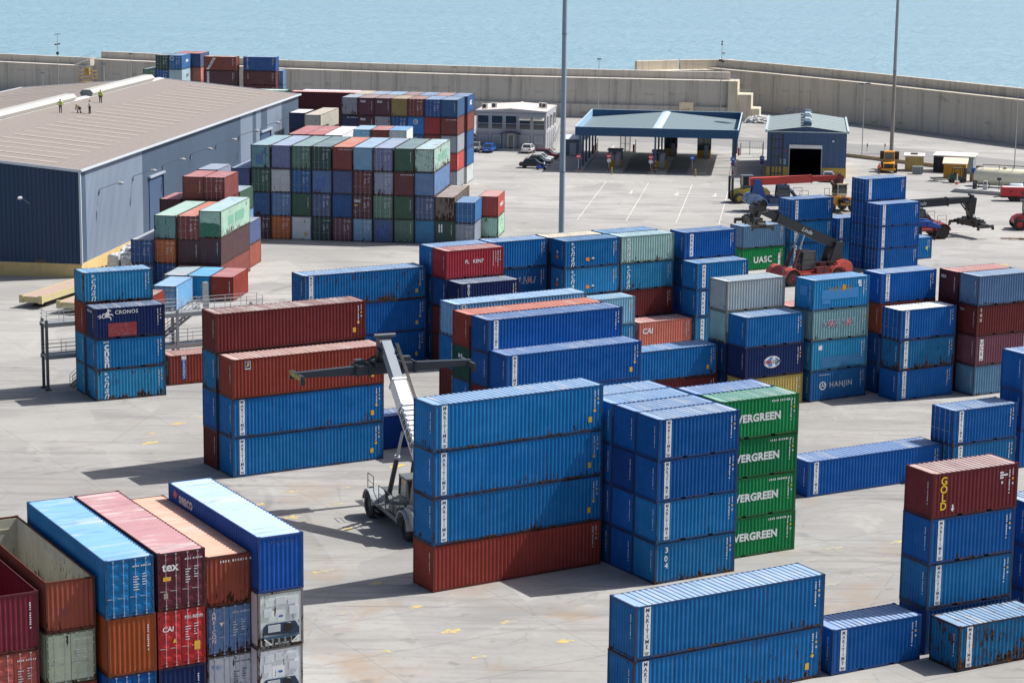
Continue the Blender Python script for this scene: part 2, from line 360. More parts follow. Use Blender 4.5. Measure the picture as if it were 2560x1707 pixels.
_txt = {}
def text_mesh(s, size=1.0, bold=0.0, shear=0.0, space=1.0, line=1.0, align='CENTER', mat='decal'):
    key = (s, size, bold, shear, space, line, align, mat)
    if key in _txt: return _txt[key]
    cu = bpy.data.curves.new("t", 'FONT'); cu.body = s; cu.size = size; cu.offset = bold * size; cu.shear = shear
    cu.space_character = space; cu.space_line = line; cu.align_x = align; cu.align_y = 'CENTER'; cu.fill_mode = 'FRONT'; cu.resolution_u = 3
    ob = bpy.data.objects.new("t", cu); COL.objects.link(ob)
    bpy.context.view_layer.update()
    dg = bpy.context.evaluated_depsgraph_get()
    me = bpy.data.meshes.new_from_object(ob.evaluated_get(dg)); me.name = "lettering"
    bpy.data.objects.remove(ob); bpy.data.curves.remove(cu)
    me.materials.clear(); me.materials.append(M[mat])
    _txt[key] = me
    return me
STACKS = [
    ('A', -0.09, 133.99, 32.2, 4, [2.896, 2.896, 2.896, 2.896], 'redb:::.3|mar:MAR:dec:.55|mar:MAR:dec:.6|mar:MAR:dec:.5', 'front stack hiding the white-boomed loader'),
    ('B1', 10.88, 134.42, 31.2, 2, [2.591, 2.591, 2.591, 2.591], 'marw:JOH::.6|mar:MAR::.35|marn:MAR::.2|marn:MAR::.15', 'stack just left of the green ones'),
    ('B2', 9.58, 136.56, 31.2, 2, [2.591, 2.591, 2.591, 2.591], 'marn:::.2|marn:::.2|navyb:::.2|marn:::.2', 'second column behind the stack left of green'),
    ('B3', 8.29, 138.7, 31.2, 2, [2.591, 2.591, 2.591, 2.591], 'mard:::.3|marn:::.3|marn:::.2|mar:::.3', 'third column behind the stack left of green'),
    ('B4', 6.99, 140.84, 31.2, 2, [2.591, 2.591, 2.591, 2.591], '~mard:::.3|~marn:::.3|~mar:::.2|mar:::.4', 'fourth column behind the stack left of green'),
    ('G1', 15.19, 139.57, 30.2, 2, [2.591, 2.591, 2.591, 2.591], 'ever:EVG::.2|ever:EVG::.2|ever:EVG::.2|ever:EVGB::.35', 'green stack'),
    ('G2', 13.78, 141.7, 30.2, 2, [2.591, 2.591, 2.591, 2.591], '~mard:::.3|~marn:::.3|~marn:::.2|marn:::.2', 'column hidden behind the green stack'),
    ('C', 25.27, 121.85, 28.5, 2, [2.591, 2.591, 2.591, 2.591], 'mard:::.3|marw:MAR::.7|marn:MAR::.35|gold:GOL::.15', 'tall right-edge stack with yellow lettering'),
    ('Cb', 31.52, 125.64, 28.5, 2, [2.591, 2.591, 2.591], 'marn:::.3|marn:::.3|marn:::.3', 'stack at right edge, behind yellow-lettered one'),
    ('D', 11.05, 113.46, 30.8, 4, [2.896, 2.896], 'mar:MAR:dec:.75|mar:MAR::.5', 'two-high stack at the bottom edge'),
    ('V1', 19.54, 118.2, 29, 2, [2.591], 'marn:MAR::.1', 'single right of the bottom-edge stack'),
    ('X1', 26.58, 118.98, 29, 2, [2.591], 'marw:MAR::.95', 'rusty single in the bottom right corner'),
    ('U1', 25.57, 157.05, 30, 4, [2.591], 'marn:MAR:bright:.1', 'long single lying on open ground right of green'),
    ('U2', 34.09, 160.83, 30, 2, [2.591, 2.591], 'marw:MAR:door:.6|marn:MAR:door:.2', 'two-high stack behind the yellow-lettered stack'),
    ('U0', 42.51, 166.24, 30, 4, [2.896, 2.896, 2.896], 'marn:::.2|marn:::.2|marn:::.1', 'long three-high stack at right edge'),
    ('M2f', -15.35, 160.68, 31, 4, [2.896, 2.896, 2.896], 'mar:MAR:dec:.4|mar:MAR:dec:.6|redb:FLO:dec:.2', 'front stack left of the white boom'),
    ('M2b', -16.84, 162.95, 31.3, 4, [2.896, 2.896, 2.896, 2.896], 'dred:::.4|marn:::.4|marw:::.8|dred::dec:.2', 'rear stack left of the white boom'),
    ('DB', -8.1, 167.9, 31, 2, [2.591], 'navyb:::.1', 'lone one behind the white boom'),
    ('CR', -27.25, 190.08, 28.5, 2, [2.591], 'redb:CRV::.2', 'low red single right of the grey stairs'),
    ('E1', -32.25, 183.54, 28.0, 2, [2.591, 2.591, 2.591], 'cnan:CNA::.75|mar:CNB::.6|navy:CRO::.15', 'front stack beside the grey stair platform'),
    ('E2', -33.59, 185.95, 28.0, 2, [2.591, 2.591, 2.591, 2.591], 'cnan:::.5|cnan:::.5|redb:::.3|cnan:CNA::.6', 'rear stack beside the grey stair platform'),
    ('N1', -13.66, 197.45, 31, 4, [2.896, 2.896, 2.896], 'marn::dec:.3|marn::dec:.3|mar:MAR:dec:.85', 'long open stack left of lettered red box'),
    ('R1', -4.02, 200.31, 32, 2, [2.591, 2.591, 2.591, 2.591], 'dred:::.3|dred:::.3|mard:::.3|red:FLK::.3', 'column under the lettered red box'),
    ('R0', -5.36, 202.44, 32, 2, [2.591, 2.591, 2.591, 2.591], 'mard:::.3|mard:::.3|mard:::.3|mar:::.4', 'column behind the lettered red box'),
    ('MED', -2.63, 198.09, 31, 2, [2.591, 2.591, 2.591], '~dred:::.3|~navy:::.3|navy:MED::.2', 'column in front of the lettered red box'),
    ('WH', -0.05, 205.87, 31.5, 2, [2.591, 2.591, 2.591, 2.591], '~mard:::.3|~mard:::.3|mard:WANH::.2|mar:::.4', 'column right of the lettered red box'),
    ('N4', 6.74, 207.03, 31, 2, [2.591, 2.591, 2.591, 2.591], '~mar:::.4|mar:::.4|cnan:CNA:hz:.5|mar:CNA:hz:.5', 'column with orange hazard placards'),
    ('N4b', 5.32, 209.21, 31, 2, [2.591, 2.591, 2.591, 2.591], '~mard:::.4|~mard:::.4|mard:::.4|mard:::.5:cream', 'column behind the one with orange placards'),
    ('N5', 12.09, 210.34, 31, 2, [2.591, 2.591, 2.591, 2.591], 'cnan:::.4|dred:::.3|cnan:CNA::.55|cnanp:CNA::.6', 'column right of the orange placards'),
    ('N5b', 10.67, 212.52, 31, 2, [2.591, 2.591, 2.591, 2.591], '~mar:::.4|~mar:::.4|~cnan:::.4|cnan:::.5', 'rear column behind the pale greenish box'),
    ('P1', 18.29, 213.57, 31, 2, [2.591, 2.591, 2.591, 2.591], 'mard:::.2|marn:::.2|mard:::.2|marn:ARK::.1', 'rear column left of the long dark-armed handler'),
    ('P2', 19.3, 211.26, 31, 2, [2.591, 2.591, 2.591], 'cnan:ARK::.4|mar:ARK::.3|mar:ARK::.35', 'front column left of the dark-armed handler'),
    ('CAI', 13.78, 208.21, 31, 2, [2.591], 'pink:CAI::.3', 'pink single between tall blue stacks'),
    ('N8', 8.23, 204.79, 31, 2, [2.591, 2.591], 'cnan:::.4|cnanl:::.3', 'pale pair half hidden left of the pink single'),
    ('Q1', 0.11, 174.85, 32, 4, [2.591, 2.591, 2.591, 2.591], '~dred:::.3|dred:::.3|mar:::.3|ltb:MAR:door:.5', 'rear column of the long central block'),
    ('Q3', 2.71, 168.41, 32, 4, [2.591, 2.591, 2.591, 2.591], '~dred:::.3|dred:::.3|marn:::.3|marn:MAR::.4', 'third column of the long central block'),
    ('Q2', 1.28, 170.52, 32, 4, [2.591, 2.591, 2.591, 2.591], '~dred:::.3|mar:::.3|dkg:WSQ::.2|redb:::.2:salmon', 'second column of the long central block'),
    ('Q4', 4.16, 166.44, 32, 4, [2.591, 2.591, 2.896], '~dred:::.3|marn:::.2|marn:MAR:dec:.15', 'front column of the long central block'),
    ('Q5', 11.25, 180.47, 31, 4, [2.591, 2.591], 'dred:::.3|mar::dec:.7', 'low pair behind the long central block'),
    ('T1', 19.7, 185.51, 31, 2, [2.591, 2.591, 2.591, 2.591], 'mard:::.2|mard:::.2|tealp:::.4|grey:::.45', 'grey-topped stack right of centre'),
    ('T2', 21.15, 183.22, 31, 2, [2.591, 2.591, 2.591], 'tan:::.3|navy:CMA::.2|mar:::.4', 'stack in front of the grey-topped one'),
    ('T3', 27.0, 186.53, 31.5, 2, [2.591, 2.591, 2.591, 2.591], 'han:HAN::.2|cnan:PAT::.5|teal:WAN::.4|hanb:HANF::.4', 'stack with slanted-letter box, right of centre'),
    ('T3b', 25.39, 188.59, 31.5, 2, [2.591, 2.591, 2.591], '~mard:::.3|~mard:::.3|redor:::.3:pinkish', 'column behind the slanted-letter stack'),
    ('T5', 33.3, 190.38, 30, 2, [2.591, 2.591, 2.591, 2.591], 'mard:::.2|mard:::.3|redor:::.3|marn:MAR::.1', 'rear stack right of the slanted-letter stack'),
    ('T6', 34.54, 187.35, 30, 2, [2.591, 2.591, 2.591], 'marn:MAR::.15|marw:MAR::.8|marn:MAR:door:.3:whiter', 'front stack right of the slanted-letter stack'),
    ('T8', 41.45, 189.69, 30, 2, [2.591, 2.591, 2.591, 2.591], 'gblue:::.4|mauve:UCS::.3|dred:TEXV::.3|gblue:::.5', 'far right stack of muted blues and maroons'),
    ('T7', 40.09, 191.85, 30, 2, [2.591, 2.591, 2.591, 2.591], 'maroon:::.3|maroon:::.3|maroon:TEXE::.2|maroon:TEXE::.2:pinkish', 'maroon column behind the far right stack'),
    ('W1', 42.24, 258.04, 31, 2, [2.591, 2.591, 2.591, 2.591], 'marn::door:.1|marn::door:.1|marn::door:.1|marn:MAR:door:.1', 'rear stack beside the black-armed handlers'),
    ('W2', 43.6, 255.73, 31, 2, [2.591, 2.591, 2.591], 'marn:MAR:door:.1|marn:MAR:door:.1|marn:MAR:door:.1', 'front stack beside the black-armed handlers'),
    ('W3', 33.99, 259.08, 30, 2, [2.591, 2.591, 2.591], 'mar:ARK::.3|mar:ARK::.3|marn:ARK:door:.2', 'stack behind the dark lifting arm'),
    ('W4', 39.8, 262.63, 30, 2, [2.591, 2.591], 'mar:MAR::.2|marn:MAR::.2', 'low pair right of the dark lifting arm'),
    ('W5', 46.6, 263.49, 30, 2, [2.591], 'mar:BAD::.3', 'single with green badge by red handler'),
    ('W6', 28.04, 254.92, 31, 2, [2.591, 2.591], 'ever:UASC::.3|gblue::door:.4', 'pair behind the lowered spreader'),
    ('L6', -14.38, 112.52, 119.6, 4, [1.29, 2.896, 2.896, 2.896], '~white:::.3|white:RF:reef:.5|white:RF:reef:.5|seaco:SEA::.1:bleach', 'rightmost column of the bottom left block'),
    ('L5', -16.92, 112.12, 119.6, 4, [1.29, 2.591, 2.591, 2.591], '~white:::.3|whitew:WDO:door:.5|steel:AMF:door:.5|brown:CODE::.4:peach', 'second column from right, bottom left block'),
    ('L4', -18.89, 109.52, 119.6, 4, [1.29, 2.896, 2.896, 2.896], '~white:::.3|navy:CODV::.2|redc:CAIE:door:.2|texm:TEXD:door:.2:rose', 'third column from right, bottom left block'),
    ('L3', -21.1, 108.2, 119.6, 4, [1.29, 2.896, 2.896, 2.896], '~white:::.3|marn::door:.2|orbr:CODV::.2|mar:DOC:door:.2:skyw', 'fourth column from right, bottom left block'),
    ('L2', -23.91, 107.66, 119.6, 4, [1.29, 2.591, 2.591, 2.591], '~white:::.3|redor:::.3|celad:DOC:door:.6|brown::open:.4', 'fifth column from right, bottom left block'),
    ('L1', -26.38, 106.39, 119.6, 4, [2.896, 2.896, 2.896], '~dred:::.3|redbr:DOC:door:.4|texr:CODV:open2:.3', 'leftmost column of the bottom left block'),
    ('g1', -29.71, 232.09, 82.1, 2, [2.591], 'redb:CODV::.2:rosy', 'red single, rightmost of the low row'),
    ('g2', -32.23, 232.44, 82.1, 2, [2.591], 'cnan:CODV::.4:sky', 'blue single, middle of the low row'),
    ('g3', -34.7, 232.84, 82.1, 2, [2.591], 'grey:::.4', 'grey single, leftmost of the low row'),
    ('g4', -34.74, 226.02, 82.1, 2, [2.591], 'ltb:ARKS:door:.4', 'pale blue single in front of low row'),
    ('g5', -36.43, 218.03, 82.1, 2, [2.591], 'redb:::.2', 'single half hidden behind the left blue stack'),
    ('c4', -31.52, 242.75, 82.1, 4, [2.591, 2.896, 2.896], 'redb:::.2|maroon:CODV::.2|mint:PAT2::.8', 'rightmost column of the warehouse-side block'),
    ('c3', -33.87, 243.07, 82.1, 4, [2.591, 2.591, 2.591], 'redb:::.2|maroon:CODV::.2|redb:DOC:door:.3:salmon', 'third column of the warehouse-side block'),
    ('c2', -36.43, 243.41, 82.1, 4, [2.591, 2.591, 2.591], 'marn:DOC:door:.3|orange:DOC:door:.3|teal:::.5:mintp', 'second column of the warehouse-side block'),
    ('c1', -38.83, 243.13, 82.1, 4, [2.591, 2.591], 'marn:DOC:door:.3|marn:DOC:door:.2:greyr', 'leftmost column of the warehouse-side block'),
    ('g7b', -33.24, 253.24, 82.1, 2, [2.591, 2.591, 2.591, 2.591], '~redb:::.2|~redb:::.2|redb:::.2|redb:DOC:door:.2:rosy', 'right one of the twin red tops beside warehouse'),
    ('g7a', -35.71, 253.59, 82.1, 2, [2.591, 2.591, 2.591, 2.591], '~redb:::.2|~redb:::.2|redb:::.2|redb:CODV::.2:rosy', 'left one of the twin red tops beside warehouse'),
    ('g8', -38.31, 253.75, 82.1, 2, [2.591, 2.591, 2.591], '~dred:::.2|~dred:::.2|dred:::.2:rosy', 'dark red stack against the warehouse wall'),
    ('g9', -32.46, 260.91, 82.1, 2, [2.591, 2.591, 2.591], '~mar:::.3|ltb:::.3|green:::.3', 'green-topped stack behind the twin red tops'),
    ('g10', -30.66, 252.76, 82.1, 2, [2.591, 2.591], 'redor:VWV::.2|slate:::.3', 'slate pair at the end of warehouse-side block'),
    ('g11', -35.03, 260.62, 82.1, 2, [2.591, 2.591, 2.591, 2.591], '~mar:::.3|~grey:::.3|~grey:::.3|greyb:::.3', 'pale stack behind the twin red tops'),
    ('F1', -30.29, 279.43, 82.7, 4, [2.896, 2.896, 2.896, 2.896], 'maroon:DOC:door:.2|blue2:::.4|green:DOC:door:.3|teal:PATB::.8', 'first column from left, wall of container ends'),
    ('F2', -27.76, 279.11, 82.7, 4, [2.896, 2.896, 2.896, 2.896], 'orange:DOC:door:.3|steel:DOC:door:.3|white:DOC:door:.4|lilac:::.5', 'second column from left, wall of container ends'),
    ('F3', -25.23, 278.78, 82.7, 4, [2.896, 2.896, 2.896, 2.896], 'white:YSQ::.3|green:CODV::.3|mar:DOC:door:.3|greeng:DOC:door:.4', 'third column from left, wall of container ends'),
    ('F4', -22.7, 278.46, 82.7, 4, [2.896, 2.896, 2.896, 2.896], 'dkg:DOC:door:.2|slate:DOC:door:.4|steel:PATB::.4|dkg:DOC:door:.2', 'fourth column from left, wall of container ends'),
    ('F5', -20.17, 278.13, 82.7, 4, [2.896, 2.896, 2.896, 2.896], 'mauve:DOC:door:.3|marn:::.2|slate:::.3|redb:CODH::.3:salmon', 'fifth column from left, wall of container ends'),
    ('F6', -17.65, 277.81, 82.7, 4, [2.896, 2.896, 2.896, 2.896], 'cnanl:DOC:door:.5|texm:TEXD:door:.3|dred:DOC:door:.3|cnanl:::.6', 'sixth column from left, wall of container ends'),
    ('F7', -15.12, 277.48, 82.7, 4, [2.896, 2.896, 2.896, 2.896], 'slate:PATB::.3|greeng:DOC:door:.3|greyb:DOC:door:.5|lilac:DOC:door:.5', 'seventh column from left, wall of container ends'),
    ('F8', -12.59, 277.16, 82.7, 4, [2.896, 2.896, 2.896, 2.896], 'greeng:CODV::.3|green:CODV::.3|dred:CODH::.2|green:CODV::.3', 'eighth column from left, wall of container ends'),
    ('F9', -10.06, 276.83, 82.7, 4, [2.896, 2.896, 2.896, 2.896], 'cnan:::.2|slate:DOC:door:.6|steel:::.3|mint:PAT2::.95', 'ninth column from left, wall of container ends'),
    ('g12', -32.77, 279.75, 82.7, 4, [2.896, 2.896, 2.896], '~slate:::.3|~slate:::.3|slate:::.3', 'slate stack left of the wall of ends'),
    ('F10', -7.59, 276.52, 82.7, 4, [2.896, 2.896], 'dkg:WST::.2|rusty:::.95', 'low pair right of the wall of ends'),
    ('F11', -5.53, 273.42, 82.7, 2, [2.591, 2.591], 'greyb:DOC:door:.3|mar::door:.3', 'pair at right of the wall of ends'),
    ('F12', -2.73, 279.51, 82.7, 2, [2.591, 2.591], 'mint:::.8|reds:HAMS::.2', 'last pair right of wall of ends'),
    ('K1', -23.58, 329.77, 81.4, 2, [2.591, 2.591, 2.591, 2.591, 2.591], '~navy:::.3|~navy:::.3|~navy:::.3|navy:CODH::.3|grey:::.85', 'first column from left, five-high far row'),
    ('K2', -21.15, 329.4, 81.4, 2, [2.591, 2.591, 2.591, 2.591, 2.591], '~dred:::.3|~dred:::.3|~dred:::.3|texm:TEXB::.2|texm:TEXB::.2', 'second column from left, five-high far row'),
    ('K3', -18.73, 329.03, 81.4, 2, [2.591, 2.591, 2.591, 2.591, 2.591], '~grey:::.5|~grey:::.5|grey:::.5|grey:::.8|texm:TEXB::.2', 'third column from left, five-high far row'),
    ('K4', -16.31, 328.67, 81.4, 2, [2.591, 2.591, 2.591, 2.591, 2.591], '~mar:::.3|~mar:::.3|~mar:::.3|marn:DOC:door:.3|olive:::.3', 'fourth column from left, five-high far row'),
    ('K5', -13.89, 328.3, 81.4, 2, [2.591, 2.591, 2.591, 2.591, 2.591], '~mar:HANR:door:.3|~mar:HANR:door:.3|mar:HANR:door:.3|hanc:HANR::.1|redb:DOC:door:.3', 'fifth column from left, five-high far row'),
    ('K6', -11.46, 327.93, 81.4, 2, [2.591, 2.591, 2.591, 2.591, 2.591], '~redb:::.3|~redb:::.3|redb:::.3|redc:::.3|marn:DOC:door:.2', 'sixth column from left, five-high far row'),
    ('K7', -9.04, 327.57, 81.4, 2, [2.591, 2.591, 2.591, 2.591, 2.591], 'greyl:::.3|reds:WAV::.2|greyl:::.3|redb:CODH::.3|blue2:CODV::.2', 'seventh column from left, five-high far row'),
    ('KB1', -22.27, 336.09, 81.4, 2, [2.591, 2.591, 2.591, 2.591, 2.591], '~cream:::.3|~cream:::.3|~cream:::.3|~cream:::.3|cream:::.3', 'first column in the row behind the five-high row'),
    ('KB2', -19.84, 335.72, 81.4, 2, [2.591, 2.591, 2.591, 2.591, 2.591], '~greyb:::.3|~greyb:::.3|~greyb:::.3|~greyb:::.3|greyb:::.3', 'second column in the row behind the five-high row'),
    ('KB3', -17.42, 335.36, 81.4, 2, [2.591, 2.591, 2.591, 2.591, 2.591], '~ltb:::.3|~ltb:::.3|~ltb:::.3|~ltb:::.3|ltb:::.3', 'third column in the row behind the five-high row'),
    ('KB4', -15.0, 334.99, 81.4, 2, [2.591, 2.591, 2.591, 2.591, 2.591], '~mauve:::.3|~mauve:::.3|~mauve:::.3|~mauve:::.3|mauve:::.3', 'fourth column in the row behind the five-high row'),
    ('KB5', -12.58, 334.63, 81.4, 2, [2.591, 2.591, 2.591, 2.591, 2.591], '~steel:::.3|~steel:::.3|~steel:::.3|~steel:::.3|steel:::.3', 'fifth column in the row behind the five-high row'),
    ('KB6', -10.15, 334.26, 81.4, 2, [2.591, 2.591, 2.591, 2.591, 2.591], '~redb:::.3|~redb:::.3|~redb:::.3|~redb:::.3|redb:::.3', 'sixth column in the row behind the five-high row'),
    ('KB7', -7.73, 333.89, 81.4, 2, [2.591, 2.591, 2.591, 2.591, 2.591], 'white:::.2|mar:::.2|marn:::.2|redb:::.2|marn:LOGS::.3', 'seventh column in the row behind the five-high row'),
    ('KL', -30.49, 367.99, -8, 4, [2.591, 2.591, 2.591, 2.591], '~maroon:::.2|maroon:::.2|maroon:::.2|maroon:::.2:pinkish', 'long maroon wall beyond the warehouse corner'),
    ('KM', -28.94, 370.4, -8, 4, [2.591, 2.591, 2.591, 2.591], '~maroon:::.2|~maroon:::.2|~maroon:::.2|maroon:::.2:lilacr', 'long row right behind the maroon wall'),
    ('K3', -28.64, 332.79, 82, 4, [2.591, 2.591, 2.591, 2.591], '~white:::.3|~white:::.3|white:::.3|whiteg:SMO::.6', 'rusty-edged white refrigerated stack by the warehouse'),
    ('K3b', -31.58, 332.73, 82, 2, [2.591, 2.591, 2.591, 2.591], '~navy:::.3|~navy:::.3|navy:::.3|navy:::.3:whiter', 'dark blue stack squeezed beside the warehouse'),
    ('K4a', -28.33, 304.87, 83.5, 4, [2.591, 2.591, 2.591, 2.591], '~redb:::.2|~redb:::.2|~redb:::.2|redb:::.2:rosy', 'left stack of three roofs behind wall of ends'),
    ('K4b', -25.88, 304.59, 83.5, 4, [2.591, 2.591, 2.591, 2.591], '~redb:::.2|~redb:::.2|~redb:::.2|redb:::.2:rosy', 'middle stack of three roofs behind wall of ends'),
    ('K4c', -23.43, 304.31, 83.5, 4, [2.591, 2.591, 2.591, 2.591], '~white:::.2|~white:::.2|~white:::.2|white:SMO::.2:whiter', 'right stack of three roofs behind wall of ends'),
    ('K5a', -20.54, 309.05, 84, 2, [2.591, 2.591, 2.591, 2.591], '~ltb:::.2|~ltb:::.2|~ltb:::.2|ltb:DOC:door:.3', 'left stack of three before five-high row'),
    ('K5b', -18.09, 308.79, 84, 2, [2.591, 2.591, 2.591, 2.591], '~redb:::.2|~redb:::.2|~redb:::.2|redb:::.2:rosy', 'middle stack of three before five-high row'),
    ('K5c', -15.63, 308.53, 84, 2, [2.591, 2.591, 2.591, 2.591], '~white:::.2|~white:::.2|~white:::.2|white:SMO:door:.2:skyw', 'right stack of three before five-high row'),
    ('J1', -64.29, 415.58, 82, 2, [2.591, 2.591, 2.591, 2.591, 2.591], '~dkg:::.2|~dkg:::.2|~dkg:::.2|marn:DOC:door:.2|dkg:DOC:door:.2', 'dark green door column behind warehouse ridge'),
    ('J2', -61.83, 415.23, 82, 2, [2.591, 2.591, 2.591, 2.591, 2.591], '~mint:::.2|~mint:::.2|mint:::.2|mintb:MTC:door:.2|mar:DOCH:door:.2', 'blue door column behind warehouse ridge'),
    ('J0', -66.72, 416.12, 82, 2, [2.591, 2.591, 2.591, 2.591], '~greeng:::.3|~greeng:::.3|~greeng:::.3|greeng:DOC:door:.3', 'grey-green column left of the ridge-top stacks'),
    ('J3', -59.24, 421.33, 82, 2, [2.591, 2.591, 2.591, 2.591, 2.591], '~pink:::.2|~pink:::.2|pink:::.2|pink:VWV::.2|slate:::.2:rosy', 'slate column behind the blue doors, at ridge'),
    ('J3a', -61.72, 421.68, 82, 2, [2.591, 2.591, 2.591, 2.591, 2.591], '~pink:::.2|~pink:::.2|~pink:::.2|~pink:::.2|slate:::.2:rosy', 'column behind dark green doors, at ridge'),
    ('J4', -53.73, 411.77, -8, 2, [2.591, 2.591, 2.591, 2.591, 2.591], '~maroon:::.2|~maroon:::.2|maroon:::.2|maroon:UCSB::.2|redb:TUR::.2', 'broadside stack with a diagonal stripe'),
    ('J5', -46.51, 412.07, -8, 2, [2.591, 2.591, 2.591, 2.591, 2.591], '~dred:::.2|~dred:::.2|dred:::.2|dred:ICS::.2|marn:AMI::.2', 'broadside stack with vertical white lettering'),
    ('J5b', -45.45, 414.54, -8, 2, [2.591, 2.591, 2.591, 2.591], '~steel:::.2|~steel:::.2|steel:::.2|steel:::.2', 'steel blue stack behind the broadside ones'),
    ('Jm', -40.36, 370.54, -8, 2, [2.591, 2.591, 2.591, 2.591], '~dkg:::.2|~dkg:::.2|~dkg:::.2|dkg:::.2:mintp', 'dark green stack showing above warehouse eave'),
]
# ------------------------------------------------------------------ shipping containers
PAL = {k: lin(v) for k, v in dict(mar='1269A8', marn='06559C', marw='18699C', mard='0E4A82', navyb='0A3C7A', navy='182A58', blue2='2A5C92', cnan='2A80B0', cnanl='7FAFCF',
    cnanp='94B4B4', han='1F5F93', hanb='2583BE', hanc='1E7EC4', ltb='6FA9D0', sky='7FC4E6', seaco='1552A2', steel='5F86B4', slate='4C6292', lilac='7B86B0',
    gblue='56799A', greyb='93A0B4', greyl='AEB6BE', grey='A3A8AD', white='DADEE2', whitew='C4CCD4', whiteg='C9C4B8', cream='D8CDB4', redb='86392F', dred='642A2B', maroon='502930', mauve='774A58',
    texm='5F2C38', texr='6E2836', gold='6C2A30', red='9A2F3A', redc='B02C30', reds='C84A40', redor='A24A34', redbr='A05048', pink='CC7468', brown='96503E', orbr='A0522C',
    orange='CC6A20', tan='BFA560', olive='A08F4C', teal='7DA9AC', tealp='8FB3AE', mint='B2D6C6', mintb='B0D4D8', celad='B4C2A8', green='35604C', greeng='5E8472', dkg='1E4A40',
    ever='158048', rusty='7A6E66').items()}
CWORD = dict(mar='blue', marn='bright blue', marw='worn blue', mard='dark blue', navyb='deep blue', navy='navy', blue2='steel blue', cnan='light blue', cnanl='pale blue', cnanp='faded grey-green',
    han='teal blue', hanb='sky blue', hanc='bright azure', ltb='pale blue', seaco='royal blue', steel='steel blue', slate='slate blue', lilac='lilac blue', gblue='grey-blue', greyb='grey', greyl='pale grey', grey='grey',
    white='white', whitew='bluish white', whiteg='rust-streaked white', cream='cream', redb='red-brown', dred='dark red', maroon='maroon', mauve='mauve', texm='dark maroon', texr='wine red', gold='wine red', red='crimson', redc='bright red',
    reds='tomato red', redor='orange-red', redbr='dusty red', pink='salmon pink', brown='rusty brown', orbr='orange-brown', orange='orange', tan='tan', olive='olive yellow', teal='pale teal', tealp='pale teal', mint='mint',
    mintb='pale mint', celad='pale green', green='green', greeng='grey-green', dkg='dark green', ever='green', rusty='badly rusted grey')
ROOFC = {k: lin(v) for k, v in dict(cream='E4DCC8', whiter='EEF0F0', pinkish='CFA09C', salmon='CC8E80', rosy='BC8486', skyw='7CAEE0', sky='6FB4DA', bleach='AEC8E4', peach='D8AC98', rose='B88C92', mintp='B4D0C6', greyr='B9BEC6', lilacr='D8D4E4').items()}
WHITE = lin('E6E8EA'); NAVYT = lin('1C2A50'); YEL = lin('E0B020'); OUT = 0.008
CW, CT = 2.438, 0.038
_cm = {}
def cmesh(key, fn):
    if key not in _cm:
        me = fn(); me.materials.append(M['roof'] if key[0] == 'roof' else M['paint']); _cm[key] = me
    return _cm[key]
def profile(a0, a1, per, depth, outer=0.26, slope=0.245):
    """corrugation: list of (position, inset)"""
    n = max(1, round((a1 - a0) / per)); per = (a1 - a0) / n; pts = [(a0, 0.0)]
    for i in range(n):
        s = a0 + i * per
        pts += [(s + per * outer, 0.0), (s + per * (outer + slope), depth), (s + per * (1 - slope), depth), (s + per, 0.0)]
    return pts
def m_frame(L, H):
    def fn():
        b = MB(); hl, hw = L / 2, CW / 2; ps = 0.15
        for sx in (-1, 1):
            for sy in (-1, 1):
                x0, x1 = sorted((sx * hl, sx * (hl - ps))); y0, y1 = sorted((sy * hw, sy * (hw - 0.11)))
                b.box(x0, x1, y0, y1, 0.115, H - 0.115)
                cx0, cx1 = sorted((sx * (hl + .003), sx * (hl - .178))); cy0, cy1 = sorted((sy * (hw + .003), sy * (hw - .162)))
                b.box(cx0, cx1, cy0, cy1, 0, 0.118); b.box(cx0, cx1, cy0, cy1, H - .118, H)
            x0, x1 = sorted((sx * hl, sx * (hl - 0.10)))
            b.box(x0, x1, -hw + .162, hw - .162, H - .115, H - .02); b.box(x0, x1, -hw + .162, hw - .162, 0.015, 0.14)
        for sy in (-1, 1):
            y0, y1 = sorted((sy * (hw - .004), sy * (hw - 0.07)))
            b.box(-hl + .178, hl - .178, y0, y1, H - .085, H - .025)
            y1b = sy * (hw - .05); y0, y1 = sorted((sy * (hw - .004), y1b))
            if L < 7:
                xs = [-hl + .178, -1.22, -.86, .86, 1.22, hl - .178]
                for i in (0, 2, 4): b.box(xs[i], xs[i + 1], y0, y1, 0.03, 0.165)
                for i in (1, 3): b.box(xs[i], xs[i + 1], y0, y1, 0.135, 0.165)
            else: b.box(-hl + .178, hl - .178, y0, y1, 0.03, 0.165)
        b.box(-hl + .1, hl - .1, -hw + .06, hw - .06, 0.14, 0.16)
        return b.mesh("frame")
    return cmesh(('frame', L, H), fn)
def m_side(L, H, smooth=False):
    def fn():
        b = MB(); y = -CW / 2 + .012; x0, x1 = -L / 2 + .15, L / 2 - .15; z0, z1 = .165, H - .085
        if smooth: b.box(x0, x1, y, y + .04, z0, z1)
        else:
            P = profile(x0, x1, 0.278, CT); n = len(P)
            vs = [(a, y + d, z0) for a, d in P] + [(a, y + d, z1) for a, d in P]
            fs = [(i, i + 1, n + i + 1, n + i) for i in range(n - 1)]
            b.add(vs, fs)
        me = b.mesh("side_wall"); return me
    return cmesh(('side', L, H, smooth), fn)
def m_end(L, H, smooth=False):
    def fn():
        b = MB(); x = -L / 2 + .02; y0, y1 = -CW / 2 + .11, CW / 2 - .11; z0, z1 = .14, H - .115
        if smooth: b.box(x, x + .04, y0, y1, z0, z1)
        else:
            P = profile(y0, y1, 0.246, .045); n = len(P)
            b.add([(x + d, a, z0) for a, d in P] + [(x + d, a, z1) for a, d in P], [(i, i + 1, n + i + 1, n + i) for i in range(n - 1)])
        return b.mesh("end_wall")
    return cmesh(('end', L, H, smooth), fn)
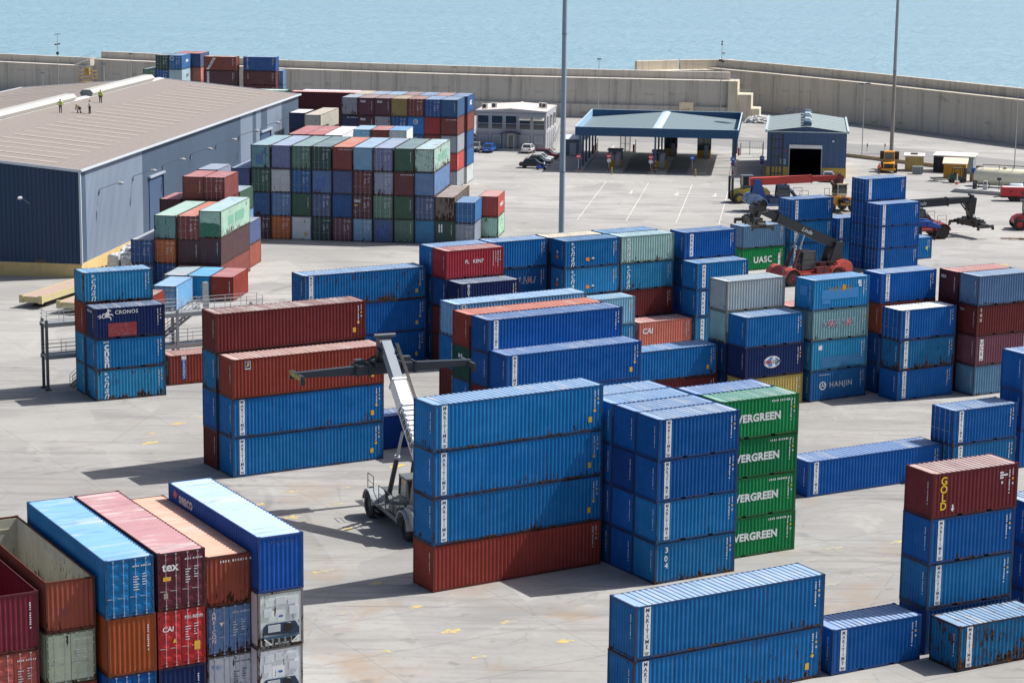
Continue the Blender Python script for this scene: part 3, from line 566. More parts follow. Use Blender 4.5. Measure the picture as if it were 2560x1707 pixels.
def m_door(L, H, side):
    def fn():
        b = MB(); x = -L / 2 + .03; a0, a1 = (.012, CW / 2 - .115) if side > 0 else (-CW / 2 + .115, -.012); z0, z1 = .15, H - .125
        b.box(x, x + .035, a0, a1, z0, z1)
        for i in range(5):      # pressed horizontal swages
            zc = z0 + (z1 - z0) * (i + .5) / 5; w = a1 - a0; hgt = (z1 - z0) / 5 * .30
            b.add([(x, a0 + .06, zc - hgt), (x, a1 - .06, zc - hgt), (x, a1 - .06, zc + hgt), (x, a0 + .06, zc + hgt), (x - .022, a0 + .11, zc - hgt * .5), (x - .022, a1 - .11, zc - hgt * .5), (x - .022, a1 - .11, zc + hgt * .5), (x - .022, a0 + .11, zc + hgt * .5)],
                  [(4, 5, 6, 7), (0, 1, 5, 4), (1, 2, 6, 5), (2, 3, 7, 6), (3, 0, 4, 7)])
        for z in (.35, .75, 1.3, 1.9, H - .35):    # hinges
            ye = a1 if side > 0 else a0
            b.cbox((x - .01, ye, z), (.04, .10, .09))
        return b.mesh("door")
    return cmesh(('door', L, H, side), fn)
def m_bar(L, H, y):
    def fn():
        b = MB(); x = -L / 2 - .012
        b.tube((x, y, .07), (x, y, H - .06), .019, None, 6)
        for z in (.25, .95, 1.7, H - .35): b.cbox((x + .02, y, z), (.05, .09, .05))
        b.cbox((x, y + .14, .98), (.02, .32, .035)); b.cbox((x, y, .09), (.05, .09, .06)); b.cbox((x, y, H - .09), (.05, .09, .06))
        me = b.mesh("locking_bar"); return me
    if ('bar', L, H, y) not in _cm:
        me = fn(); me.materials.append(M['metal']); _cm[('bar', L, H, y)] = me
    return _cm[('bar', L, H, y)]
def m_roof(L, H):
    def fn():
        b = MB(); x0, x1 = -L / 2 + .18, L / 2 - .18; y0, y1 = -CW / 2 + .05, CW / 2 - .05; z = H - .028
        P = profile(x0 + .25, x1 - .25, 0.37 if L > 7 else .34, .042, .50, .12); P = [(x0, 0)] + P + [(x1, 0)]; n = len(P)
        b.add([(a, y0, z - d) for a, d in P] + [(a, y1, z - d) for a, d in P], [(i, i + 1, n + i + 1, n + i) for i in range(n - 1)])
        for a0, a1 in ((-L / 2 + .1, x0), (x1, L / 2 - .1)):
            b.add([(a0, y0 + .11, z), (a1, y0 + .11, z), (a1, y1 - .11, z), (a0, y1 - .11, z)], [(0, 1, 2, 3)])
        me = b.mesh("roof"); return me
    return cmesh(('roof', L, H), fn)
def rect_mesh(name, rects):
    """flat marks in text plane (x right, y up)"""
    key = ('rect', name, tuple(rects))
    if key not in _cm:
        b = MB()
        for x0, x1, y0, y1 in rects: b.add([(x0, y0, 0), (x1, y0, 0), (x1, y1, 0), (x0, y1, 0)], [(0, 1, 2, 3)])
        me = bpy.data.meshes.new(name); me.from_pydata(b.v, [], b.f); me.materials.append(M['decal']); _cm[key] = me
    return _cm[key]
def poly_mesh(name, polys):
    key = ('poly', name)
    if key not in _cm:
        b = MB()
        for p in polys: b.add([(x, y, 0) for x, y in p], [tuple(range(len(p)))])
        me = bpy.data.meshes.new(name); me.from_pydata(b.v, [], b.f); me.materials.append(M['decal']); _cm[key] = me
    return _cm[key]
def ring_poly(r0, r1, n=28):
    return [[(r0 * math.cos(a), r0 * math.sin(a)), (r1 * math.cos(a), r1 * math.sin(a)), (r1 * math.cos(b), r1 * math.sin(b)), (r0 * math.cos(b), r0 * math.sin(b))]
            for a, b in ((2 * math.pi * i / n, 2 * math.pi * (i + 1) / n) for i in range(n))]
class Cont:
    """one container: an Empty with frame, walls, roof, doors and markings as children; local -X end and -Y side face the camera"""
    def __init__(s, L, H, root, col, rust):
        s.L, s.H, s.root, s.col, s.rust = L, H, root, col, rust
    def side(s, me, x, z, color=WHITE, name='lettering', out=OUT, parent=None, face=-1):
        """x from the near-left corner, z up"""
        if face < 0: return put(name, me, s.root, color, 1, (-s.L / 2 + x, -CW / 2 - out + .012 - .004, z), (R(90), 0, 0))
        return put(name, me, s.root, color, 1, (s.L / 2 - x, CW / 2 + out - .012 + .004, z), (R(90), 0, R(180)))
    def end(s, me, y, z, color=WHITE, name='lettering', out=.014, face=-1):
        """y from the left edge as seen from outside"""
        return put(name, me, s.root, color, 1, (-s.L / 2 - out, CW / 2 - y, z), (R(90), 0, R(-90)))
def code_col(n, w, h, gap, seed):
    r = random.Random(seed); out = []; y = 0
    for i in range(n):
        if i in (4, 10): y -= h * .9
        k = r.random()
        out.append((-w / 2 * (.5 + .5 * k), w / 2, y - h * .8, y)); y -= h + gap
    return tuple(out)
def code_row(n, w, h, seed):
    r = random.Random(seed); out = []; x = 0
    for i in range(n):
        if i in (4, 10): x += w * .9
        out.append((x, x + w * (.45 + .35 * r.random()), 0, h)); x += w * 1.25
    return tuple(out)
def name_strip(c, word, x=.74, w=.40, z0=.2, z1=None, bg=WHITE, fg=NAVYT, size=None, tail=True):
    z1 = c.H - .1 if z1 is None else z1
    p = c.side(rect_mesh('name_panel', ((-w / 2, w / 2, z0, z1),)), x, 0, bg, 'name_panel')
    n = len(word); zt = z1 - .04; zb = z0 + (.32 if tail else .05); line = (zt - zb) / n
    sz = size or min(w * .98, line * 1.12)
    for i, chx in enumerate(word):
        t = put('lettering', text_mesh(chx, sz, .018), p, fg, 1, (0, zt - line * (i + .5), .004))
    if tail: put('small_print', rect_mesh('small_print', ((-w * .33, w * .33, z0 + .16, z0 + .19), (-w * .33, w * .33, z0 + .10, z0 + .13), (-w * .2, w * .2, z0 + .04, z0 + .07))), p, fg, 1, (0, 0, .004))
    return p
def vert_word(c, word, x, ztop, line, size, color=WHITE, bold=.012, shear=0.0):
    for i, chx in enumerate(word):
        c.side(text_mesh(chx, size, bold, shear), x, ztop - line * (i + .5), color)
def side_codes(c, seed):
    x = c.L - .62
    c.side(rect_mesh('code_marking', code_col(11, .09, .085, .028, seed)), x, c.H - .35, WHITE, 'code_marking')
    c.side(rect_mesh('code_marking', code_col(4, .07, .07, .028, seed + 5)), x + .24, c.H - .3, WHITE, 'code_marking')
    c.side(poly_mesh('size_plate', [[(-.06, -.06), (.06, -.06), (.06, .06), (-.06, .06)]]), x + .24, c.H - .85, YEL, 'warning_plate')
    c.side(poly_mesh('badge', [[(0, -.09), (.07, .02), (.04, .08), (-.04, .08), (-.07, .02)]]), x + .25, c.H - 1.15, lin('B8C8DC'), 'badge')
def end_codes(c, seed, col=WHITE):
    c.end(rect_mesh('code_marking', code_col(11, .08, .08, .028, seed + 3)), CW - .42, c.H - .5, col, 'code_marking')
def door_codes(c, seed, col=WHITE, r=None):
    c.end(rect_mesh('code_marking', code_row(10, .07, .075, seed)), 1.38, c.H - .45, col, 'code_marking', .026)
    rr = random.Random(seed); blk = []
    for i in range(6): blk.append((0, .10 + .2 * rr.random(), -i * .13, -i * .13 + .042))
    c.end(rect_mesh('code_marking', tuple(blk)), 1.40, c.H - .95, col, 'code_marking', .026)
    c.end(rect_mesh('code_marking', tuple((a, b - .05, y0, y1) for a, b, y0, y1 in blk[:5])), 1.85, c.H - .85, col, 'code_marking', .026)
def cnan_mark(c, x=.86, col=WHITE):
    c.side(poly_mesh('diamond_logo', [[(0, .15), (-.13, 0), (-.07, 0), (0, .08)], [(0, .15), (0, .08), (.07, 0), (.13, 0)], [(.13, 0), (.07, 0), (0, -.08), (0, -.15)], [(0, -.15), (0, -.08), (-.07, 0), (-.13, 0)], [(0, .05), (-.05, 0), (0, -.05), (.05, 0)]]), x, c.H - .33, col, 'logo')
    vert_word(c, 'cnan', x, c.H - .46, .49, .84, col, .008, .35)
WAVE = [[(-.06 + .1 * math.sin(i * 1.3), -i * .17), (.10 + .1 * math.sin(i * 1.3), -i * .17), (.10 + .1 * math.sin(i * 1.3 + 1.3), -(i + 1) * .17 + .03), (-.06 + .1 * math.sin(i * 1.3 + 1.3), -(i + 1) * .17 + .03)] for i in range(10)]
def warn(c, x, z, k='sq'):
    if k == 'sq': c.side(rect_mesh('warning_plate', ((-.13, .13, -.18, .18),)), x, z, YEL, 'warning_plate')
    else: c.side(poly_mesh('warning_triangle', [[(-.13, -.1), (.13, -.1), (0, .14)]]), x, z, YEL, 'warning_plate')
def mark(c, key, opt, seed):
    L, H = c.L, c.H
    isS = c.kind == 'S'
    if isS and opt not in ('bright0',): side_codes(c, seed)
    if isS and opt != 'door': end_codes(c, seed)
    if opt == 'dec':
        warn(c, L - .95, .75); warn(c, L - .62, 1.35, 't')
    if opt == 'hz':
        for x, d in ((2.55, 0), (3.15, 1)):
            if d: c.side(poly_mesh('hazard_diamond', [[(0, .2), (-.2, 0), (0, -.2), (.2, 0)]]), x, .75, WHITE, 'hazard_placard'); c.side(poly_mesh('hazard_diamond_low', [[(-.2, 0), (0, -.2), (.2, 0)]]), x, .75, lin('202428'), 'hazard_placard', OUT + .004)
            else: c.side(rect_mesh('hazard_square', ((-.2, .2, -.16, .16),)), x, .75, lin('F08A18'), 'hazard_placard')
        c.end(rect_mesh('hazard_square', ((-.2, .2, -.16, .16),)), 1.2, 1.0, lin('F08A18'), 'hazard_placard')
        c.end(poly_mesh('hazard_diamond', [[(0, .2), (-.2, 0), (0, -.2), (.2, 0)]]), 1.2, 1.45, WHITE, 'hazard_placard')
    if key == 'MAR': name_strip(c, 'MARITIME')
    elif key == 'ARK': name_strip(c, 'ARKAS', .84, .40, .25, H - .2, fg=lin('1E3C86'), tail=False)
    elif key == 'ARKS': vert_word(c, 'ARKAS', .55, H - .3, .42, .42); door_codes(c, seed)
    elif key == 'CNA': cnan_mark(c)
    elif key == 'CNB':
        c.side(text_mesh('SBTM', .2, .012), .95, H - .28); vert_word(c, 'cnan', 1.0, H - .40, .49, .92, WHITE, .03)
    elif key == 'JOH':
        c.side(text_mesh('3', .5, .02), .86, H - .5); c.side(text_mesh('0', .5, .02), .82, H - 1.05); c.side(text_mesh('4', .5, .02), .86, H - 1.5)
    elif key == 'CRO':
        c.side(text_mesh('CRONOS', .44, .014, 0, 1.12), 2.75, H - .42)
        # a rearing sea-horse emblem with a coiled tail
        sp_ = [[((.30 - .017 * i) * math.cos(i * .62), (.30 - .017 * i) * math.sin(i * .62)), ((.20 - .012 * i) * math.cos(i * .62), (.20 - .012 * i) * math.sin(i * .62)), ((.20 - .012 * (i + 1)) * math.cos((i + 1) * .62), (.20 - .012 * (i + 1)) * math.sin((i + 1) * .62)), ((.30 - .017 * (i + 1)) * math.cos((i + 1) * .62), (.30 - .017 * (i + 1)) * math.sin((i + 1) * .62))] for i in range(13)]
        body = [[(-.62, .0), (-.3, .16), (-.28, .02)], [(-.5, -.16), (-.28, .02), (-.22, -.12)], [(.1, .25), (.34, .42), (.5, .12), (.28, -.12), (.12, -.1)], [(.28, .4), (.3, .62), (.46, .55), (.62, .44), (.58, .37), (.44, .42), (.45, .2)],
                [(.42, .12), (.66, .2), (.8, .02), (.74, .0), (.62, .1), (.44, .02)], [(.36, -.02), (.6, -.1), (.62, -.36), (.56, -.36), (.53, -.16), (.34, -.12)]]
        c.side(poly_mesh('sea_horse_logo', sp_ + body), .82, H - .68, WHITE, 'logo')
        c.side(rect_mesh('paint_patch', ((1.15, 3.6, .18, 1.3),)), 0, 0, lin('8E2F36'), 'paint_patch')
        c.end(text_mesh('CRONOS', .3, .01, 0, 1.1), 1.2, H - .35)
    elif key == 'CRV': name_strip(c, 'CRONOS', 1.35, .42, .45, H - .45, lin('24489A'), WHITE, tail=False); c.side(rect_mesh('crest', ((-.21, .21, -.16, .16),)), 1.35, H - .27, WHITE, 'logo_panel')
    elif key == 'FLO':
        p = c.side(rect_mesh('logo_panel', ((-.22, .22, -.3, .3),)), 1.2, H - .5, WHITE, 'logo_panel')
        put('logo', rect_mesh('logo_field', ((-.19, .19, -.22, .27),)), p, lin('1B2A6A'), 1, (0, 0, .003)); put('logo', poly_mesh('logo_flash', [[(-.16, -.12), (.02, -.08), (.16, .1), (.0, .05)], [(-.1, .08), (.05, .11), (.16, .22), (.0, .2)]]), p, lin('E8D040'), 1, (0, 0, .006))
    elif key == 'MED': vert_word(c, 'MEDTRANS', .82, H - .12, .285, .36, WHITE, .02)
    elif key in ('WAN', 'WANH'):
        W1 = 'WAN HAI'; x = 1.45 if key == 'WAN' else 1.75
        for i, chx in enumerate(W1):
            if chx == ' ': continue
            red = chx == 'A'
            c.side(text_mesh(chx, .82, .04, .3), x + i * .48, H * .52, WHITE, 'lettering', OUT)
            c.side(text_mesh(chx, .82, .004, .3), x + i * .48, H * .52, lin('D03038') if red else lin('223366'), 'lettering', OUT + .004)
    elif key == 'HAN':
        c.side(text_mesh('HANJIN', .66, .012, 0, 1.12), 3.3, H * .5, lin('D8DCE0')); c.side(poly_mesh('roundel', ring_poly(.27, .36)), 1.35, H * .5, lin('D8DCE0'), 'logo'); c.side(text_mesh('H', .46, .02, .3), 1.35, H * .5, lin('D8DCE0'), 'logo')
        c.side(text_mesh('www.hanjin.com', .17), 1.5, H - .35)
    elif key == 'HANF':
        c.side(rect_mesh('paint_patch', ((.9, 4.9, .85, 1.7), (1.0, 1.9, .5, .9))), 0, 0, lin('2A86CC'), 'paint_patch', OUT - .002); c.side(rect_mesh('sticker', ((3.15, 3.5, 1.6, 2.0),)), 0, 0, YEL, 'sticker'); c.side(rect_mesh('sticker_block', ((4.8, 5.15, 1.95, 2.3), (4.9, 5.2, 1.75, 1.9))), 0, 0, WHITE, 'sticker')
        c.side(text_mesh('HANJIN', .66, .012, 0, 1.12), 2.9, 1.7, lin('86805E'), 'lettering'); c.end(rect_mesh('paint_patch_end', ((-.5, .5, -.4, .4),)), 1.2, 1.6, lin('2E8CD2'), 'paint_patch')
    elif key == 'HANR': c.end(poly_mesh('roundel_big', ring_poly(.26, .36)), 1.2, H - .72, WHITE, 'logo'); c.end(text_mesh('H', .42, .02, .3), 1.2, H - .72, WHITE, 'logo')
    elif key == 'CMA':
        p = c.side(poly_mesh('globe', [[(.85 * math.cos(2 * math.pi * i / 32), .5 * math.sin(2 * math.pi * i / 32)) for i in range(32)]]), 2.75, H * .48, WHITE, 'globe_logo')
        put('logo', poly_mesh('globe_land', [[(-.6, .1), (-.2, .4), (.1, .42), (.0, .15), (-.35, .05)], [(.3, .3), (.6, .28), (.7, .1), (.4, .12)], [(-.5, -.1), (.1, -.12), (.0, -.4), (-.3, -.4)], [(.3, -.1), (.75, -.1), (.55, -.33), (.35, -.3)]]), p, lin('5F86C0'), 1, (0, 0, .003))
        put('lettering', text_mesh('CMA CGM', .36, .03), p, lin('24335E'), 1, (0, 0, .006)); put('lettering', text_mesh('CMA', .36, .03), p, lin('C03038'), 1, (-.40, 0, .009))
    elif key == 'UCS': name_strip(c, 'UCS', .66, .42, .45, H - .3, WHITE, lin('303038'), .5, True)
    elif key == 'UCSB': name_strip(c, 'UCS', .85, .42, .3, H - .2, WHITE, lin('303038'), .5, True)
    elif key == 'TEXV': vert_word(c, 'tex', .45, H - .12, .42, .55, lin('C8C4C0'), .02); c.end(text_mesh('tex', .42, .02), .55, H - .45, lin('C8C4C0'))
    elif key == 'TEXE': c.end(text_mesh('tex', .5, .02), .6, H - .55, lin('D8D8D8'))
    elif key == 'TEXB': c.end(text_mesh('tex', .62, .02), .75, H - .5); end_codes(c, seed)
    elif key == 'TEXD': c.end(text_mesh('tex', .62, .022), .62, H - .72, WHITE, 'lettering', .027); door_codes(c, seed); c.end(rect_mesh('sticker', ((-.2, .2, -.1, .1),)), .45, H - 1.3, YEL, 'sticker', .027); c.end(rect_mesh('plate', ((-.11, .11, -.14, .14),)), .38, .75, lin('9A9484'), 'data_plate', .027)
    elif key == 'GOL':
        vert_word(c, 'GOLD', .78, H - .25, .48, .62, lin('E8C820'), .02); c.side(text_mesh('ZIMSCO', .2, .01), .25, 1.2) if False else None
        c.side(poly_mesh('arrow', [[(-.05, .22), (.05, .22), (.05, 0), (-.05, 0)], [(-.13, 0), (.13, 0), (0, -.2)]]), 1.45, .5, WHITE, 'arrow'); c.side(rect_mesh('code_block', ((4.75, 5.0, 2.1, 2.2), (4.75, 5.3, 1.95, 2.05), (4.75, 5.0, 1.8, 1.9), (4.85, 4.98, 1.5, 1.65))), 0, 0, WHITE, 'code_marking')
    elif key in ('EVG', 'EVGB'): c.side(text_mesh('EVERGREEN', .68, .045, 0, 1.06), 2.75, H * .50, lin('E2E8E4')); c.side(rect_mesh('code_row', code_row(11, .11, .13, seed)), 3.9, H - .38, WHITE, 'code_marking')
    elif key == 'FLK': c.side(text_mesh('FL   KEN7', .46, .016), 2.95, H * .56); c.side(rect_mesh('code_block', ((4.9, 5.0, .9, 2.3), (5.15, 5.25, 1.3, 2.3))), 0, 0, lin('C89090'), 'code_marking')
    elif key == 'CAI': c.side(text_mesh('CAI', .72, .03, .1), 1.0, H * .66)
    elif key == 'CAIE': c.end(text_mesh('CAI', .36, .02, .1), .5, H - .95, WHITE, 'lettering', .027); door_codes(c, seed); c.end(poly_mesh('warning_triangle_end', [[(-.12, -.1), (.12, -.1), (0, .12)]]), .85, 1.35, YEL, 'warning_plate', .027); c.end(rect_mesh('caution_plate', ((-.15, .15, -.22, .22),)), 2.0, .95, YEL, 'warning_plate', .027); c.end(text_mesh('CAIU 906824 0', .15, .004), 1.85, H - .5, WHITE, 'lettering', .03)
    elif key == 'UASC': c.side(text_mesh('UASC', 1.0, .03, 0, 1.1), 3.0, H * .45); c.side(rect_mesh('panel', ((5.15, 5.5, .4, 1.8),)), 0, 0, WHITE, 'name_panel')
    elif key == 'SEA':
        c.side(text_mesh('seaco', .85, .03), 2.5, H - .5, lin('D0D4DC'), 'lettering', OUT, None, 1); c.side(poly_mesh('s_logo', [[(-.3, -.1), (.1, -.25), (.3, .1), (-.1, .25)]]), 1.0, H - .45, lin('C02838'), 'logo', OUT, None, 1)
        c.end(rect_mesh('code_row_end', code_row(11, .11, .15, seed)), .65, H - .42, lin('1A3878'), 'code_marking')
    elif key == 'AMF':
        for i, chx in enumerate('AMFICON'): c.end(text_mesh(chx, .3, .015), .38, H - .35 - i * .24, WHITE, 'lettering', .027)
        door_codes(c, seed); c.end(poly_mesh('tri_down', [[(-.12, .1), (.12, .1), (0, -.12)]]), .78, H - .95, WHITE, 'logo', .027)
    elif key == 'AMI': vert_word(c, 'AMFICON', .8, H - .12, .31, .38)
    elif key == 'ICS': vert_word(c, 'ICS', .9, H - .3, .4, .42)
    elif key == 'TUR':
        p = c.side(poly_mesh('stripe', [[(.5, .2), (1.0, .2), (2.3, 2.3), (1.75, 2.3)]]), 0, 0, WHITE, 'stripe'); o = put('lettering', text_mesh('TURKON', .48, .02), p, lin('303038'), 1, (1.4, 1.25, .004), (0, 0, R(58)))
    elif key == 'MTC':
        c.side(text_mesh('MTC', .8, .02, 0, 1.1), 3.9, H * .5, lin('50483C')); door_codes(c, seed)
    elif key == 'DOC': door_codes(c, seed)
    elif key == 'DOCH': door_codes(c, seed); c.side(text_mesh('HMM', .7, .04), 3.6, H * .55); c.end(poly_mesh('roundel_big', ring_poly(.2, .3)), .6, H - .6, WHITE, 'logo', .027)
    elif key == 'WDO': c.end(text_mesh('Kajc', .3, .01), .5, H - .55, lin('6F9FD8'), 'lettering', .027); door_codes(c, seed, lin('303438'))
    elif key == 'CODV': end_codes(c, seed)
    elif key in ('CODH', 'CODE'): c.end(rect_mesh('code_row_end', code_row(11, .11, .12, seed)), .8, H - .38, WHITE, 'code_marking')
    elif key == 'BAD': c.side(poly_mesh('badge_disc', [[(.2 * math.cos(2 * math.pi * i / 16), .2 * math.sin(2 * math.pi * i / 16)) for i in range(16)]]), 5.3, 1.3, lin('C8D030'), 'badge')
    elif key in ('PAT', 'PATB'):
        if isS: c.side(rect_mesh('paint_patch_low', ((1.1, 5.8, .25, 1.15),)), 0, 0, mixc(c.col, lin('1A5590'), .6), 'paint_patch', OUT - .002); c.side(rect_mesh('sticker_w', ((.75, 1.15, 1.8, 2.2),)), 0, 0, WHITE, 'sticker')
        else: c.end(rect_mesh('paint_patch_e', ((-.55, .3, -.7, .5), (.1, .6, .55, .9))), 1.2, 1.25, mixc(c.col, lin('1F58B0'), .55), 'paint_patch', .012)
    elif key == 'PAT2':
        Lx = L
        c.side(rect_mesh('paint_patch_g%d' % int(L), ((Lx * .24, Lx * .42, 1.0, 1.95), (Lx * .48, Lx * .78, 1.0, 2.05))), 0, 0, mixc(c.col, lin('5FA088'), .8), 'paint_patch', OUT - .002)
        if opt != 'x' and c.rust < .9: c.end(poly_mesh('paint_patch_low', [[(-1.08, -1.0), (1.08, -1.0), (1.08, .15), (.85, .3), (.4, .42), (-.1, .38), (-.55, .47), (-1.08, .4)]]), 1.22, 1.15, lin('1F6B50'), 'paint_patch', .012)
    elif key == 'YSQ': c.end(rect_mesh('sticker', ((-.15, .15, -.18, .18),)), 1.75, .75, YEL, 'sticker'); c.end(poly_mesh('tri_g', [[(-.1, -.1), (.1, -.1), (0, .12)]]), 1.65, 2.3, lin('208040'), 'sticker')
    elif key == 'WSQ': c.end(rect_mesh('white_squares', ((-.3, -.08, -.15, .15), (.05, .27, -.15, .15))), 1.15, H - .75, WHITE, 'sticker'); end_codes(c, seed)
    elif key == 'WST': c.end(rect_mesh('white_strips', ((-.5, -.33, -.5, .5), (-.2, -.03, -.5, .5))), .95, H - .95, WHITE, 'sticker'); end_codes(c, seed)
    elif key in ('VWV', 'WAV'): c.side(poly_mesh('wave_text', WAVE), .7, H - .3, WHITE, 'lettering')
    elif key == 'HAMS': c.side(text_mesh('HAMBURG', .62, .03), 3.2, H * .5)
    elif key == 'LOGS': c.side(text_mesh('MSC', .9, .05), 3.0, H * .55)
    elif key == 'RF':
        u = MB(); x = -L / 2 - .02      # framed refrigeration machine in the lower half of the end
        u.prism([(-.95, .95), (-.75, 1.28), (.80, 1.28), (.98, 1.12), (.98, .75), (-.95, .62)], x - .06, x + .01, 'x')
        o = u.build('refrigeration_unit', 'enamel', c.root, lin('18304E'))
        MB().box(x - .09, x - .05, .08, .75, .86, 1.22).build('control_box', 'enamel', o, lin('B9C2C8'))
        MB().lathe([(.0, x - .09), (.22, x - .09), (.25, x - .06), (.25, x - .04)], 'x', 18, Matrix.Translation((0, -.35 + .0, 1.02))).build('fan_grille', 'enamel', o, lin('10151C'))
        MB().box(x - .07, x - .02, -.98, .98, .52, .60).build('crossbar', 'enamel', o, lin('1E4F70'))
        g = MB()
        for q in range(5): g.box(x - .05, x, -.8 + q * .33, -.6 + q * .33, .28, .46)
        g.build('compressor', 'enamel', o, lin('141A20'))
        MB().beam((x - .05, -.95, .55), (x - .05, -.55, .2), .05, .06).beam((x - .05, .95, .55), (x - .05, .55, .2), .05, .06).build('brace', 'enamel', o, WHITE)
        pm = MB()
        for yy, zz, ww, hh in ((-.62, 2.35, .5, .34), (.0, 2.42, .55, .38), (.62, 2.35, .45, .34), (-.7, 1.85, .5, .42), (.72, 1.85, .4, .42)): pm.cbox((x + .012, yy, zz), (.02, ww, hh))
        pm.build('access_panel', 'paint', c.root, lin('CDD3D8'), rust=.3)
        c.end(poly_mesh('oval', [[(.13 * math.cos(2 * math.pi * i / 20), .06 * math.sin(2 * math.pi * i / 20)) for i in range(20)]]), 1.2, 1.62, lin('3058A8'), 'badge', .035)
        c.end(text_mesh('608172 4', .17, .006), 1.35, .2, lin('404448'), 'lettering', .03)
    elif key == 'SMO': pass

def level_word(i, n):
    if n == 1: return 'alone'
    if i == n - 1: return 'top'
    if i == 0: return 'bottom'
    return {1: 'second from bottom', 2: 'third from bottom', 3: 'fourth from bottom'}[i]
FRAMEC = lin('35261F')  # rust brown, darkened further to paint in the shade between stacked rails
def make_container(kind, L, H, loc, rz, cont, seed, label):
    f = (cont.split(':') + [''] * 5)[:5]; ck, mk, opt, rust, roof = f
    rust = float(rust or .3); col = PAL[ck]
    if kind == 'E' and rust < .6 and L < 13: rust = min(.75, rust * 1.6)
    r = random.Random(seed); j = .90 + .2 * r.random(); g = .92 + .16 * r.random(); col = tuple(min(1, x * j * q) for x, q in zip(col, (1, g, 1)))
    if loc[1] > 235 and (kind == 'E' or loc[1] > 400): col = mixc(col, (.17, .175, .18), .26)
    root = empty('shipping_container', loc, rz, label, 'container', 'shipping containers stacked across the port yard')
    c = Cont(L, H, root, col, rust); c.kind = kind
    opened = opt in ('open', 'open2'); smooth = opt == 'reef' or mk == 'SMO'
    put('frame', m_frame(L, H), root, mixc(col, FRAMEC, .38 + .5 * rust), min(1, rust + .25))
    put('side_wall', m_side(L, H, smooth), root, col, rust); put('side_wall', m_side(L, H, smooth), root, col, rust, None, (0, 0, R(180)))
    far = put('end_wall', m_end(L, H), root, col, rust, None, (0, 0, R(180)))
    if opt == 'door':
        for sd_ in (-1, 1):
            d = put('door', m_door(L, H, sd_), root, col, rust)
            for y in ((.30, .82) if sd_ > 0 else (-.82, -.30)): put('locking_bar', m_bar(L, H, y), d, mixc(col, lin('C8CCD0'), .55), rust)
    else: put('end_wall', m_end(L, H, smooth), root, col, rust)
    if opened:
        ic = lin('B4B2A6') if opt == 'open' else lin('7A2A38')
        b = MB(); hl, hw = L / 2 - .17, CW / 2 - .075
        P = profile(-hl, hl, .278, .03)
        for sy in (-1, 1):
            n = len(P); b.add([(a, sy * (hw - .03 + d), .2) for a, d in P] + [(a, sy * (hw - .03 + d), H - .09) for a, d in P], [(i, i + 1, n + i + 1, n + i) for i in range(n - 1)])
        b.box(hl - .04, hl, -hw, hw, .2, H - .1); b.box(-hl + .0, -hl + .04, -hw, hw, .2, H - .1)
        for q in (.25, .5, .75): b.box(hl - .07, hl - .04, -hw + .1, hw - .1, q * H - .03, q * H + .03)
        b.build('inner_lining', 'paint', root, ic, rust=.75)
        MB().box(-hl, hl, -hw, hw, .165, .195).build('floor', 'matt', root, lin('4C4840'))
    else:
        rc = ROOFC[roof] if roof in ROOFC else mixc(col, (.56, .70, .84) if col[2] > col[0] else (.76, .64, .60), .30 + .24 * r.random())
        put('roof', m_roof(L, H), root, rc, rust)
    if mk or kind == 'S': mark(c, mk, opt, seed)
    return root
HIDDEN = []
JR = random.Random(77)
def build_stacks():
    seed = 100
    for name, x, y, hd, L, hs, cont, phrase in STACKS:
        kind = 'S' if hd < 60 else 'E'; Lm = 12.192 if L == 4 else 6.058
        cs = cont.split('|'); n = len(cs); z = 0.0; nvis = sum(1 for h in hs if h > 2)
        for i, (h, ct) in enumerate(zip(hs, cs)):
            seed += 1
            if ct[0] == '~': HIDDEN.append((Lm, h, x, y, z, hd)); z += h; continue
            f = (ct.split(':') + [''] * 5)[:5]
            if h < 2: lv, lw = 'lowest', 'half-height'
            else:
                k = i - (n - nvis); lv = level_word(k, nvis); lw = 'long' if L == 4 else 'short'
            ex = {'MAR': ' with white name strip', 'ARK': ' with white name strip', 'EVG': ' with big white word', 'EVGB': ' with damaged white word'}.get(f[1], ' with door bars' if f[2] == 'door' else '')
            if f[2] in ('open', 'open2'): ex = ' with no roof'
            if f[1] == 'RF': ex = ' with cooling machine'
            lab = '%s %s container%s, %s %s' % (CWORD[f[0]], lw, ex, lv + ' of' if lv != 'alone' else 'the', phrase)
            w = lab.split()
            if len(w) > 16: lab = '%s container, %s %s' % (CWORD[f[0]], lv + ' of' if lv != 'alone' else 'the', phrase)
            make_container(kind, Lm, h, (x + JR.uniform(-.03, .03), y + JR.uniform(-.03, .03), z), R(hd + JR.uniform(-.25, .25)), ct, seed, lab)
            z += h
build_stacks()
# the containers nobody can see, inside and behind the stacks, carry the ones above them: one mass
def build_hidden():
    b = MB()
    for L, h, x, y, z, hd in HIDDEN:
        T = Matrix.Translation((x, y, z)) @ Matrix.Rotation(R(hd), 4, 'Z'); T2 = T @ Matrix.Rotation(R(180), 4, 'Z')
        for me, Q in ((m_frame(L, h), T), (m_side(L, h), T), (m_side(L, h), T2), (m_end(L, h), T), (m_end(L, h), T2), (m_roof(L, h), T)):
            b.add([Q @ v.co for v in me.vertices], [list(p.vertices) for p in me.polygons])
    me = bpy.data.meshes.new('stacked_containers'); me.from_pydata([tuple(v) for v in b.v], [], b.f); me.materials.append(M['paint'])
    tag(put('stacked_containers', me, None, lin('24508A'), .4), 'blue containers buried inside and behind the visible stacks', 'containers', None, 'stuff')
build_hidden()
